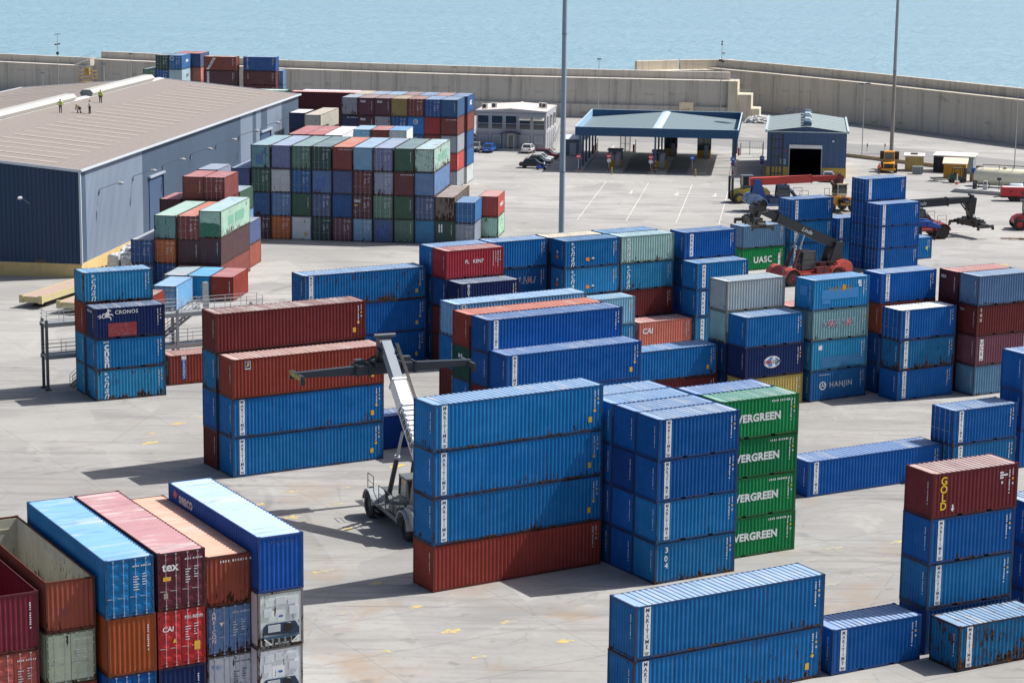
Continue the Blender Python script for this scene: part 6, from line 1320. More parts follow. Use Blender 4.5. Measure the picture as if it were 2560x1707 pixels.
def empty_handler(x, y, rz, lab, c1, c2, cab):
    t = empty('forklift_truck', (x, y, 0), R(rz), lab, 'forklift', 'heavy forklifts in the yard')
    MB().prism([(-2.6, .9), (-2.7, 1.8), (-1.6, 2.2), (1.5, 1.9), (2.2, 1.5), (2.2, .8)], -1.1, 1.1, 'y').build('chassis', 'enamel', t, c1, bevel=.08)
    MB().prism([(-2.9, .8), (-3.1, 1.6), (-2.4, 2.2), (-1.8, 2.1), (-1.8, .8)], -1.25, 1.25, 'y').build('counterweight', 'enamel', t, c2, bevel=.12)
    c = MB().box(-.7, .8, -.7, .7, 1.9, 2.5).build('cab', 'enamel', t, cab, bevel=.04); MB().box(-.66, .76, -.67, .67, 2.5, 3.7).build('cab_window', 'glass', c)
    f = MB()
    for sx in (-.68, .78):
        for sy in (-.7, .7): f.tube((sx, sy, 2.4), (sx, sy, 3.75), .06, None, 6)
    f.box(-.8, .9, -.78, .78, 3.7, 3.85).build('cab_frame', 'enamel', c, cab)
    for sy in (-1, 1): wheel(t, 1.5, sy * 1.35, .75, .55, c1, side=sy); wheel(t, -1.9, sy * 1.1, .65, .45, c1, side=sy)
    h = MB(); 
    for sy in (-1.2, 1.2): h.path([(-1.6, sy, 2.0), (-1.6, sy, 3.0), (-.8, sy, 3.0), (-.8, sy, 1.9)], .035, 5)
    h.build('handrail', 'metal', t, lin('505458'))
    return t
t = empty_handler(32.8, 313.5, 190, 'yellow forklift with a grey cab, left of the blue handler', lin('B8A848'), lin('A89840'), lin('5C666C'))
mst = MB(); [mst.box(2.2, 2.5, s * .8 - .12, s * .8 + .12, .4, 3.6) for s in (-1, 1)]; mst.box(2.2, 2.4, -.8, .8, 1.4, 1.7); mst.build('mast', 'enamel', t, lin('30343A'))
t = empty_handler(44.6, 305.5, 25, 'orange-yellow forklift with a pale cab behind the red arm', lin('C88A38'), lin('B87A30'), lin('D8CDB0'))
t = empty_handler(67.2, 289.8, 180, 'red forklift with an open dark cab cut off by the right edge', lin('C03A34'), lin('C84038'), lin('2C3034'))
MB().tube((-1.9, 0, 2.15), (-1.9, 0, 2.5), .5, .42, 16).build('air_intake', 'enamel', t, lin('6A2A28'))
# mast of a forklift standing against the garage door
t = empty('lift_mast', (39.9, 339.6, 0), R(-8), 'dark upright lift mast standing in front of the blue garage', 'lift mast')
b = MB(); [b.box(x - .16, x + .16, -.25, .25, .3, 7.2) for x in (-.85, .85)]; b.build('upright', 'enamel', t, lin('2A3038'))
b = MB(); [b.box(-.7, .7, -.1, .12, z, z + .22) for z in (1.0, 2.3, 3.6, 4.9, 6.2, 6.98)]; b.build('crossbar', 'enamel', t, lin('343A42'))
b = MB(); b.tube((-.25, .0, .4), (-.25, 0, 6.9), .1, None, 8).tube((.25, 0, .4), (.25, 0, 6.9), .1, None, 8).build('cylinder', 'enamel', t, lin('3C424A'))
# blue lifting frame half hidden behind the rear blue stack
t = empty('lifting_frame', (46.2, 268.5, 0), R(6), 'blue steel lifting frame sticking out behind the tall blue stack', 'lifting frame')
MB().box(-4, 4.2, -1.2, -.7, 3.3, 3.9).box(-4, 4.2, .7, 1.2, 3.3, 3.9).build('beam', 'enamel', t, lin('1E4C98')); MB().prism([(3.6, 3.9), (4.3, 3.7), (5.2, 3.4), (5.2, 3.1), (3.6, 3.2)], -1.3, 1.3, 'y').build('head', 'enamel', t, lin('24549E')); MB().tube((5.0, -1.1, 3.2), (4.5, -1.2, 1.6), .09, None, 6).tube((-3.5, 0, 0), (-3.5, 0, 3.4), .3, None, 8).tube((3.0, 0, 0), (3.0, 0, 3.4), .3, None, 8).build('strut', 'enamel', t, lin('202428'))
# ------------------------------------------------------------------ cars
def car(x, y, rz, col, lab, suv=False):
    t = empty('parked_car', (x, y, 0), R(rz), lab, 'car', 'cars parked around the office')
    k = 1.12 if suv else 1.0; L = 2.12
    prof = [(-L, .32), (-L - .03, .62), (-L + .08, .86 * k), (-1.25, .92 * k), (1.0, .90 * k), (L - .25, .74 * k), (L, .58), (L, .32)]
    body = MB().prism(prof, -.86, .86, 'y').build('body', 'gloss', t, col, bevel=.09)
    gh = MB(); z0, z1 = .9 * k, 1.43 * k; bot = [(-1.75 if suv else -1.55, -.80), (1.1, -.80), (1.1, .80), (-1.75 if suv else -1.55, .80)]; top = [(-1.35 if suv else -1.0, -.62), (.35, -.62), (.35, .62), (-1.35 if suv else -1.0, .62)]
    gh.rings([[(a, b, z0 - .02) for a, b in bot], [(a, b, z1) for a, b in top]]).build('window', 'glass', t)
    rf = MB(); r0 = [(a * 1.0, b * 1.03, z1 - .01) for a, b in top]; rf.rings([r0, [(a * .94, b * .92, z1 + .05) for a, b in top]]); rf.build('roof', 'gloss', t, col)
    pl = MB()
    for (a, b), (c_, d) in zip(bot, top): pl.beam((a, b * 1.005, z0 - .03), (c_, d * 1.03, z1 + .02), .09, .09)
    for s in (-1, 1): pl.beam((-.25, s * .815, z0 - .02), (-.3, s * .64, z1), .06, .04)
    pl.build('pillar', 'gloss', t, col)
    for s in (-1, 1):
        wheel(t, 1.32, s * .76, .32, .22, lin('A8ACB0'), side=s); wheel(t, -1.3, s * .76, .32, .22, lin('A8ACB0'), side=s)
        MB().cbox((L - .06, s * .62, .68 * k), (.16, .38, .15)).build('headlight', 'glass', t); MB().cbox((-L + .02, s * .66, .78 * k), (.12, .3, .16)).build('tail_light', 'enamel', t, lin('A02020'))
        MB().cbox((.85, s * .95, .98 * k), (.12, .2, .14)).build('mirror', 'gloss', t, col)
    MB().box(-L - .05, -L - .03, -.26, .26, .5, .62).build('number_plate', 'enamel', t, lin('E0E0DC')); MB().box(L + .0, L + .02, -.5, .5, .38, .52).build('grille', 'enamel', t, lin('181A1C'))
    return t
car(-6.5, 376.0, -98, lin('8E9090'), 'silver-grey car facing out, left of the blue hatchback')
car(-4.2, 374.9, 78, lin('2A6CC0'), 'bright blue hatchback parked at the office wall')
car(2.3, 374.7, 80, lin('E4E4E4'), 'white saloon parked at the office right front, seen from behind')
car(5.2, 367.4, -8, lin('2C2A2C'), 'dark car behind the red one, closest to the shed')
car(5.2, 365.3, -8, lin('7A1C24'), 'dark red tall car in the middle of the parked row', True)
car(4.4, 361.6, -8, lin('E2E4E6'), 'white car just in front of the red one')
car(4.0, 359.2, -8, lin('D8DCE0'), 'white car, second in front of the red one')
car(3.7, 356.3, -8, lin('2E3438'), 'dark grey car between white car and black hatchback')
car(3.0, 352.3, -8, lin('16181C'), 'black hatchback nearest the camera in the row')
car(-7.9, 393.2, 170, lin('D0D2D4'), 'white car at the back of the row left of the office')
car(-7.7, 389.5, 170, lin('4A525A'), 'dark car second from back, left of the office')
car(-7.9, 385.9, 170, lin('9AB0C8'), 'pale blue car third from back, left of the office')
car(-7.8, 382.4, 170, lin('7890AC'), 'slate car nearest in the row left of the office')
car(47.8, 339.8, 85, lin('B4BAC0'), 'silver car parked before the right half of the blue garage')
t = empty('scooter', (4.2, 350.0, 0), R(-20), 'blue and white scooter in front of the black hatchback', 'scooter')
MB().prism([(-.7, .35), (-.75, .75), (-.1, .72), (.1, .35), (.35, .35), (.55, .95), (.65, .9), (.5, .3), (-.4, .25)], -.16, .16, 'y').build('body', 'gloss', t, lin('1E54B4'), bevel=.03); MB().box(-.7, -.05, -.15, .15, .76, .86).build('seat', 'enamel', t, lin('1A1A1C')); MB().tube((.55, -.35, 1.05), (.55, .35, 1.05), .03, None, 6).tube((.5, 0, .8), (.55, 0, 1.05), .04, None, 6).build('handlebar', 'metal', t, lin('3A3C40')); MB().box(.5, .62, -.2, .2, .9, 1.25).build('windscreen', 'enamel', t, lin('C8D4E0'))
wheel(t, -.55, 0, .25, .12, lin('A0A0A0')); wheel(t, .62, 0, .25, .12, lin('A0A0A0'))
# ------------------------------------------------------------------ wheel loader and yard sheds on the right
t = empty('wheel_loader', (59.3, 353.4, 0), R(80), 'yellow wheel loader seen from behind at the foot of the right mast', 'wheel loader'); Y = lin('D0922A')
MB().prism([(-2.6, .7), (-2.6, 1.5), (-.4, 1.7), (.3, 1.0), (.3, .7)], -.9, .9, 'y').build('rear_body', 'enamel', t, Y, bevel=.06)
o = MB().box(-2.64, -2.6, -.7, .7, .8, 1.45).build('radiator_grille', 'enamel', t, lin('2E2E2E')); MB().box(-2.95, -2.6, -1.1, 1.1, .45, .75).build('rear_bumper', 'enamel', t, Y)
c = MB().box(-.9, .6, -.75, .75, 1.5, 1.95).build('cab', 'enamel', t, Y); MB().box(-.86, .56, -.7, .7, 1.95, 3.05).build('cab_window', 'glass', c); b = MB(); [b.tube((x, y, 1.9), (x, y, 3.1), .07, None, 6) for x in (-.88, .58) for y in (-.74, .74)]; b.box(-1.0, .7, -.85, .85, 3.05, 3.22).build('cab_frame', 'enamel', c, Y)
MB().box(.3, 2.0, -.5, .5, .7, 1.2).beam((.8, -.6, 1.4), (3.0, -.6, 2.3), .2, .3).beam((.8, .6, 1.4), (3.0, .6, 2.3), .2, .3).build('lift_arm', 'enamel', t, lin('B88028'))
MB().prism([(2.8, 2.9), (3.0, 1.6), (3.9, 1.5), (3.3, 2.1)], -1.5, 1.5, 'y').build('bucket', 'enamel', t, lin('4A4640'))
for s in (-1, 1): wheel(t, 1.4, s * 1.05, .75, .55, Y, side=s); wheel(t, -1.4, s * 1.05, .75, .55, Y, side=s)
def cabin(name, x, y, rz, w, d, h0, h1, lab, wc, rc, cat):
    t = empty(name, (x, y, 0), R(rz), lab, cat)
    ribbed(MB(), -w / 2, w / 2, 0, lambda a: h0, .5, .03, 'xz', -d / 2, 1).add([(w / 2, -d / 2, 0), (w / 2, d / 2, 0), (w / 2, d / 2, h1), (w / 2, -d / 2, h0), (-w / 2, -d / 2, 0), (-w / 2, d / 2, 0), (-w / 2, d / 2, h1), (-w / 2, -d / 2, h0)], [(0, 1, 2, 3), (4, 5, 6, 7), (5, 1, 2, 6)]).build('wall', 'matt', t, wc)
    e = .2
    MB().add([(-w / 2 - e, -d / 2 - e, h0), (w / 2 + e, -d / 2 - e, h0), (w / 2 + e, d / 2 + e, h1), (-w / 2 - e, d / 2 + e, h1), (-w / 2 - e, -d / 2 - e, h0 + .14), (w / 2 + e, -d / 2 - e, h0 + .14), (w / 2 + e, d / 2 + e, h1 + .14), (-w / 2 - e, d / 2 + e, h1 + .14)], [(3, 2, 1, 0), (4, 5, 6, 7), (0, 1, 5, 4), (1, 2, 6, 5), (2, 3, 7, 6), (3, 0, 4, 7)]).build('roof', 'matt', t, rc)
    return t
t = cabin('yard_cabin', 63.6, 355.2, -10, 2.9, 2.9, 2.35, 2.5, 'yellow-grey cabin with a pale flat roof beside the loader', lin('B8A468'), lin('D0CCC4'), 'cabin'); MB().box(-.6, .5, -.4, .3, 2.55, 2.75).build('roof_hatch', 'enamel', t, lin('303438'))
t = cabin('yard_shed', 69.9, 354.2, -18, 6.2, 4.5, 2.6, 2.7, 'long grey shed with a dark open left side', lin('8E989C'), lin('D8D6D0'), 'shed'); MB().box(-3.12, -1.0, -2.28, -2.26, .02, 2.5).build('opening_shade', 'matt', t, lin('23282E'))  # flat dark sheet on the wall paints the shaded inside of the shed
t = cabin('yard_cabin', 68.2, 345.2, -14, 3.4, 2.8, 2.3, 2.9, 'small orange cabin with a bleached sloping roof by the green forklift', lin('C08A28'), lin('E0CDB8'), 'cabin')
t = empty('mesh_crate', (63.3, 350.2, 0), R(-8), 'low grey crate standing in front of the yellow-grey cabin', 'crate'); MB().box(-.75, .75, -.5, .5, .12, 1.15).build('crate_wall', 'metal', t, lin('7A828A')); b = MB(); [b.box(-.8 + i * .4 - .03, -.8 + i * .4 + .03, -.54, -.5, .1, 1.2) for i in range(5)]; b.box(-.8, .8, -.54, .54, 1.15, 1.22).build('crate_frame', 'metal', t, lin('A0A6AA'))
t = empty('forklift_truck', (67.6, 339.8, 0), R(8), 'small dark green forklift beside the orange cabin', 'forklift', 'heavy forklifts in the yard')
MB().prism([(-1.4, .4), (-1.5, 1.1), (-.7, 1.25), (.7, .8), (1.0, .5), (1.0, .35)], -.6, .6, 'y').build('chassis', 'enamel', t, lin('1F4A44'), bevel=.05); b = MB(); [b.tube((x, y, .8), (x * .8, y, 2.2), .05, None, 6) for x in (-.9, .6) for y in (-.5, .5)]; b.box(-.9, .6, -.6, .6, 2.15, 2.25).build('overhead_guard', 'enamel', t, lin('24302E')); b = MB(); [b.box(1.0, 1.2, s * .4 - .07, s * .4 + .07, .1, 2.2) for s in (-1, 1)]; b.build('mast', 'enamel', t, lin('2A2C2E')); MB().box(1.2, 2.2, -.45, -.3, .1, .16).box(1.2, 2.2, .3, .45, .1, .16).build('fork', 'enamel', t, lin('2A2C2E')); MB().box(-.6, -.1, -.3, .3, 1.1, 1.5).build('seat', 'enamel', t, lin('1A1A1A'))
for s in (-1, 1): wheel(t, .75, s * .6, .38, .28, lin('50504C'), side=s); wheel(t, -1.0, s * .55, .32, .24, lin('50504C'), side=s)
t = empty('pallet_load', (70.6, 341.2, 0), R(8), 'blue drum and dark bin on a wooden pallet by the green forklift', 'pallet load'); MB().box(-.8, .8, -.5, .5, 0, 1.3).build('crate_stack', 'matt', t, lin('8A7A5C')); MB().tube((-.4, 0, 1.3), (-.4, 0, 2.1), .32, None, 14).build('drum', 'enamel', t, lin('2450A8')); MB().box(.1, .8, -.35, .35, 1.3, 2.4).build('bin', 'enamel', t, lin('2C3034'))
t = empty('traffic_post', (67.0, 337.3, 0), 0, 'thin orange and white warning post before the forklift', 'warning post'); MB().tube((0, 0, 0), (0, 0, .3), .28, .2, 10).build('foot', 'enamel', t, lin('D86A30')); MB().tube((0, 0, .3), (0, 0, 1.6), .09, None, 8).build('post', 'enamel', t, lin('E8DCC8'))
t = empty('scrap_heap', (64.4, 340.6, 0), R(-8), 'flat grey sheets of scrap lying beside the orange cabin', 'scrap')
for i in range(5): MB().box(-1.4 + i * .35, -.2 + i * .5, -.5 + .1 * i, .5 - .05 * i, .05 + i * .07, .11 + i * .07, Matrix.Rotation(R(8 * i - 14), 4, 'Z')).build('sheet', 'matt', t, lin(('B0B0AC', '8C8C88', 'C4C4C0', '6C6A66', '9C9890')[i]))
# fuel station: pad, tank, pumps
t = empty('concrete_pad', (70.0, 327.2, 0), R(-30), 'long raised concrete pad carrying the cream fuel tank', 'pad'); MB().prism([(-5.5, 0), (-4.7, .55), (9, .55), (9, 0)], -2.2, 3.2, 'y').build('slab', 'matt', t, lin('A8AAAA'), bevel=.03)
t = empty('fuel_tank', (72.6, 330.0, .56), R(-22), 'large cream horizontal fuel tank with a pipe rail on top', 'tank')
MB().lathe([(0, -4.6), (.7, -4.5), (1.15, -4.2), (1.3, -3.8), (1.3, 5), (1.1, 5.5), (0, 5.7)], 'x', 28, Matrix.Translation((0, 0, 1.45))).build('tank_shell', 'enamel', t, lin('E4DEC4'), True); [MB().box(x - .2, x + .2, -.9, .9, 0, .5).build('saddle', 'enamel', t, lin('A09A88')) for x in (-2.8, .5, 3.6)]; b = MB(); b.path([(-3.2, -.6, 3.25), (3.5, -.6, 3.25)], .06, 6); [b.tube((x, -.6, 2.6), (x, -.6, 3.25), .045, None, 6) for x in (-3.2, -.8, 1.2, 3.4)]; b.build('top_rail', 'metal', t, lin('4A4238')); MB().lathe([(.25, 2.7), (.28, 2.75), (.28, 2.95), (.2, 3.0)], 'z', 12).build('hatch', 'metal', t, lin('A8A08C'))
for i, (x, y, lab, c1) in enumerate(((67.7, 327.6, 'dark pump unit at the left end of the tank pad', lin('3A3C3E')), (69.1, 326.9, 'white fuel pump cabinet with dark hose on the pad', lin('C8CACC')), (71.0, 326.4, 'dark gauge post standing on the tank pad', lin('30343A')))):
    t = empty('fuel_pump', (x, y, .56), R(-20), lab, 'pump', 'pumps on the tank pad')
    if i < 2: MB().box(-.3, .3, -.25, .25, 0, 1.25).build('cabinet', 'enamel', t, c1, bevel=.03); MB().path([(.32, 0, .3), (.55, -.1, .15), (.6, -.1, .9), (.3, -.1, 1.1)], .05, 6).build('hose', 'enamel', t, lin('1C1C1E')); MB().box(-.2, .2, -.27, -.255, .8, 1.1).build('display', 'glass', t)
    else: MB().tube((0, 0, 0), (0, 0, 1.5), .05, None, 6).build('post', 'enamel', t, c1); MB().box(-.3, .3, -.12, .12, 1.45, 1.8).build('gauge_box', 'enamel', t, c1)
t = empty('water_tank', (72.9, 323.5, .0), R(-10), 'small pale blue rounded tank behind the red generator', 'tank'); MB().lathe([(0, -1.1), (.5, -1.05), (.62, -.8), (.62, .8), (.5, 1.05), (0, 1.1)], 'x', 20, Matrix.Translation((0, 0, 1.3))).build('tank_shell', 'enamel', t, lin('C4D8E0'), True); MB().box(-.8, -.5, -.4, .4, 0, .75).box(.5, .8, -.4, .4, 0, .75).build('saddle', 'enamel', t, lin('787C80'))
t = empty('skip_container', (76.4, 320.8, 0), R(-8), 'blue open skip heaped with dark scrap at the right edge', 'skip'); b = MB(); ribbed(b, -3.0, 3.0, .1, lambda a: 2.1, .6, .08, 'xz', -1.2, 1).box(-3.0, -2.92, -1.1, 1.2, .1, 2.1).box(2.92, 3.0, -1.1, 1.2, .1, 2.1).box(-2.9, 2.9, 1.12, 1.2, .1, 2.1).box(-2.9, 2.9, -1.05, 1.1, .1, .2).build('skip_wall', 'enamel', t, lin('1F4C9C'))
sc = MB(); rr = random.Random(3)
for i in range(26): T_ = Matrix.Translation((rr.uniform(-2.5, 2.5), rr.uniform(-.8, .8), 1.95 + rr.random() * .35)) @ Matrix.Rotation(rr.uniform(0, 3), 4, 'Z') @ Matrix.Rotation(rr.uniform(-.6, .6), 4, 'X'); sc.cbox((0, 0, 0), (rr.uniform(.3, 1.1), rr.uniform(.2, .5), rr.uniform(.08, .3)), T_)
sc.build('scrap_load', 'matt', t, lin('4C443C'))
t = empty('generator_trailer', (71.6, 318.6, 0), R(-4), 'red box-shaped generator on a low two-axle trailer', 'generator')
MB().box(-1.95, 1.95, -.85, .85, .75, 2.0).build('canopy', 'enamel', t, lin('C82C34'), bevel=.05); MB().box(-1.8, 1.8, -.8, .8, 2.005, 2.04).build('roof_panel', 'enamel', t, lin('D8C8C8')); MB().box(.8, 1.3, -.875, -.855, .95, 1.5).build('louvre', 'enamel', t, lin('7A3438')); MB().box(-.9, -.4, -.875, -.855, 1.3, 1.6).build('panel', 'enamel', t, lin('8A2028')); MB().box(-2.0, 2.0, -.7, .7, .5, .74).beam((-1.9, 0, .6), (-3.0, 0, .5), .12, .14).build('trailer_frame', 'enamel', t, lin('24262A'))
for s in (-1, 1): wheel(t, -.45, s * .8, .36, .22, lin('606468'), side=s); wheel(t, .35, s * .8, .36, .22, lin('606468'), side=s)
# loose planks
t = empty('timber_planks', (64.2, 280.6, 0), R(-12), 'broken brown planks and a wooden panel near right edge', 'planks'); 
for i, (x, y, a, w) in enumerate(((-1.6, 0, 38, 2.2), (-.4, -.2, 30, 2.4), (.8, -.1, 34, 2.2), (1.7, .3, 20, 2.0))): MB().cbox((0, 0, .08 + .04 * i), (w, .45, .07), Matrix.Translation((x, y, 0)) @ Matrix.Rotation(R(a), 4, 'Z') @ Matrix.Rotation(R(4), 4, 'Y')).build('plank', 'matt', t, lin(('9A8068', '8A7058', 'A88C70', '7C6450')[i]))
MB().cbox((1.9, 1.0, .75), (2.0, .08, 1.4), Matrix.Rotation(R(12), 4, 'X')).build('panel', 'matt', t, lin('A87848'))
# rubble heap and concrete slab at the wall
t = empty('rubble_heap', (47.6, 432.6, 0), 0, 'white heap of spoil at the foot of the pale wall blocks', 'heap'); rr = random.Random(8); me = bpy.data.meshes.new('heap'); bm = bmesh.new(); bmesh.ops.create_icosphere(bm, subdivisions=4, radius=1)
for v in bm.verts: n_ = .8 + .35 * rr.random(); v.co = Vector((v.co.x * 3.4 * n_, v.co.y * 2.2 * n_, max(-.05, v.co.z) * 1.4 * n_))
bm.to_mesh(me); bm.free(); me.materials.append(M['matt']); put('heap', me, t, lin('C8C8C6'))
t = empty('lettered_slab', (33.2, 434.9, 0), R(-6), 'pale square concrete slab with faint lettering leaning on the wall', 'slab'); MB().cbox((0, 0, 1.7), (2.7, .35, 3.6), Matrix.Rotation(R(-6), 4, 'X')).build('slab', 'wall', t, (1.45, 1.3, 1.05)); put('lettering', text_mesh('BYDA', .7, .01), t, lin('8A7A60'), 1, (-.1, -.36, 2.0), (R(84), R(-14), 0))
# scissor lift seen over the warehouse roof, with two workers behind its rail
t = empty('scissor_lift', (-88.6, 466.5, 0), R(-20), 'yellow aerial work platform seen above the warehouse roof at left', 'work platform'); Yl = lin('A8844A'); b = MB(); [b.tube((x, y, 3.6), (x, y, 5.9), .06, None, 6) for x in (-1.6, 0, 1.6) for y in (-.9, .9)]
for z in (4.4, 5.1, 5.9): b.path([(-1.6, -.9, z), (1.6, -.9, z), (1.6, .9, z), (-1.6, .9, z), (-1.6, -.9, z)], .06, 5)
b.build('guard_rail', 'enamel', t, Yl); MB().box(-1.7, 1.9, -1, 1, 3.4, 3.6).build('platform', 'enamel', t, Yl); MB().beam((-1.2, -.3, .8), (1.2, -.3, 3.4), .15, .25).beam((1.2, .3, .8), (-1.2, .3, 3.4), .15, .25).build('scissor_arm', 'enamel', t, lin('7C6A38')); MB().box(-1.4, 1.4, -.8, .8, .3, .9).build('base', 'enamel', t, lin('5A5A58')); MB().box(-.6, .4, -.2, .3, 5.1, 6.6).build('control_box', 'enamel', t, lin('A89048'))
for s in (-1, 1): wheel(t, 1, s * .8, .35, .25, lin('50504C'), side=s); wheel(t, -1, s * .8, .35, .25, lin('50504C'), side=s)
# ------------------------------------------------------------------ grey stair platform, flat trailers, wrapped pallets, people
GP = lin('8E9498')
t = empty('inspection_platform', (-39.2, 185.2, 0), R(28.6), 'grey two-level steel inspection platform with stairs, passing behind the left stack', 'platform')
# local x runs along the walkway (left tower at 0), y goes away from the camera
LXp = 19.5
for x in (0, .0, 11.6, 18.9):
    for y in (-.05, 1.15): MB().box(x - .11, x + .11, y - .11, y + .11, 0, 6.0).cbox((x, y, .02), (.5, .5, .05)).build('column', 'metal', t, GP) if not (x == .0 and False) else None
for z in (3.0, 5.75):
    MB().box(-.2, 14.6 if z < 4 else LXp, -.15, -.02, z - .35, z).box(-.2, 14.6 if z < 4 else LXp, 1.12, 1.25, z - .35, z).build('girder', 'metal', t, GP)
    MB().box(-.2, 14.6 if z < 4 else LXp, -.02, 1.12, z - .08, z - .02).build('deck', 'metal', t, lin('A4A8AA'))
    b = MB(); x1 = 14.6 if z < 4 else LXp
    for y in (-.12, 1.22):
        n = int(x1 / 1.5)
        for i in range(n + 1): b.tube((i * x1 / n, y, z), (i * x1 / n, y, z + 1.05), .028, None, 5)
        for dz in (.38, .7, 1.05): b.tube((-.15, y, z + dz), (x1, y, z + dz), .022, None, 5)
    for dz in (.38, .7, 1.05): b.tube((-.15, -.12, z + dz), (-.15, 1.22, z + dz), .022, None, 5)
    b.build('railing', 'metal', t, lin('A8ACAE'))
def stair(x0, z0, x1, z1, y):
    b = MB(); b.beam((x0, y, z0), (x1, y, z1), .06, .22).beam((x0, y + .8, z0), (x1, y + .8, z1), .06, .22); n = max(4, int(abs(z1 - z0) / .24))
    for i in range(n): s = (i + .5) / n; b.box(x0 + (x1 - x0) * s - .13, x0 + (x1 - x0) * s + .13, y + .03, y + .77, z0 + (z1 - z0) * s, z0 + (z1 - z0) * s + .04)
    o = b.build('stair', 'metal', t, GP)
    r_ = MB()
    for yy in (y, y + .8):
        for s in (0, .33, .66, 1): r_.tube((x0 + (x1 - x0) * s, yy, z0 + (z1 - z0) * s), (x0 + (x1 - x0) * s, yy, z0 + (z1 - z0) * s + 1.0), .025, None, 5)
        for dz in (.35, .68, 1.0): r_.tube((x0, yy, z0 + dz), (x1, yy, z1 + dz), .02, None, 5)
    r_.build('stair_railing', 'metal', o, lin('A8ACAE'))
stair(2.2, 0, 5.9, 3.0, .1); stair(10.2, 3.0, 14.2, 5.75, 1.35)
MB().box(14.6, 15.0, 1.3, 1.7, 5.75, 8.0).build('cable_box', 'metal', t, lin('B0B4B4'))
def trailer(x, y, rz, lab):
    t = empty('flat_trailer', (x, y, 0), R(rz), lab, 'trailer', 'cream flatbed trailers by the warehouse')
    C0 = lin('C4B88C')
    MB().box(-6.1, 6.1, -1.15, 1.15, 1.05, 1.2).build('deck', 'matt', t, lin('B09A8C'))
    MB().box(-6.2, 6.2, -1.25, -1.15, .62, 1.24).box(-6.2, 6.2, 1.15, 1.25, .62, 1.24).box(-6.2, -6.05, -1.15, 1.15, .6, 1.2).build('side_beam', 'enamel', t, C0)
    MB().box(-6.3, -5.95, -1.3, -.85, .55, 1.35).box(-6.3, -5.95, .85, 1.3, .55, 1.35).build('corner_block', 'enamel', t, C0)
    b = MB()
    for y_ in (-.45, .45): b.beam((-4.6, y_, .62), (-4.8, y_, .05), .12, .12).beam((-4.4, y_, .62), (-4.2, y_, .05), .12, .12)
    b.box(-4.9, -4.1, -.6, .6, .0, .06); b.build('landing_leg', 'enamel', t, lin('202224'))
    for s in (-1, 1):
        for x_ in (3.4, 4.6): wheel(t, x_, s * .85, .42, .3, lin('606060'), side=s)
trailer(-47.0, 229.6, 73, 'cream flatbed trailer on trestles nearest the warehouse corner')
trailer(-42.6, 226.5, 73, 'cream flatbed trailer half hidden behind the left blue stack')
def mk_wrap():
    N = NT("plastic_wrap"); v = N.coord(); n = N.noise(N.mapv(v, (2, 2, 3)), 1.2, 5, .6); N.l(N.mix(n, (.42, .43, .45), (.72, .73, .75)), N.b.inputs["Base Color"]); N.b.inputs["Roughness"].default_value = .28; N.bump(n, .12, .9); return N.m
M['wrap'] = mk_wrap()
rr = random.Random(12); locs = []
for i in range(4):
    for k in range(3 if i < 3 else 2):
        tt = i * 2.3; s_ = 7.0 + tt
        p = Vector((-47.33, 242.71)) + Vector((math.cos(R(82.07)), math.sin(R(82.07)))) * s_ - Vector((math.cos(R(172.07)), math.sin(R(172.07)))) * (1.6 + k * 1.5)
        locs.append((p.x, p.y, i, k))
names_row = ['nearest', 'second', 'third', 'farthest']; names_col = ['by the wall', 'in the middle', 'on the yard side']
for (x, y, i, k) in locs:
    t = empty('wrapped_pallet', (x, y, 0), R(82 + rr.uniform(-6, 6)), 'white plastic-wrapped pallet, %s row, %s, at the warehouse foot' % (names_row[i], names_col[k]), 'pallet', 'wrapped pallets stacked by the warehouse')
    MB().box(-.95, .95, -.65, .65, 0, .14).build('pallet', 'matt', t, lin('8C7454'))
    me = bpy.data.meshes.new('load'); bm = bmesh.new(); bmesh.ops.create_cube(bm, size=1); bmesh.ops.subdivide_edges(bm, edges=bm.edges, cuts=4, use_grid_fill=True)
    h = 1.25 + .3 * rr.random() + (.25 if i > 1 else 0)
    for v in bm.verts: v.co = Vector((v.co.x * 1.85 * (1 + rr.uniform(-.05, .05)), v.co.y * 1.3 * (1 + rr.uniform(-.05, .05)), .14 + (v.co.z + .5) * h * (1 + rr.uniform(-.06, .06))))
    bmesh.ops.bevel(bm, geom=[e for e in bm.edges if e.calc_face_angle(0) > R(55)], offset=.08, segments=2, affect='EDGES', clamp_overlap=True)
    bm.to_mesh(me); bm.free(); me.materials.append(M['wrap']); put('wrapped_load', me, t)
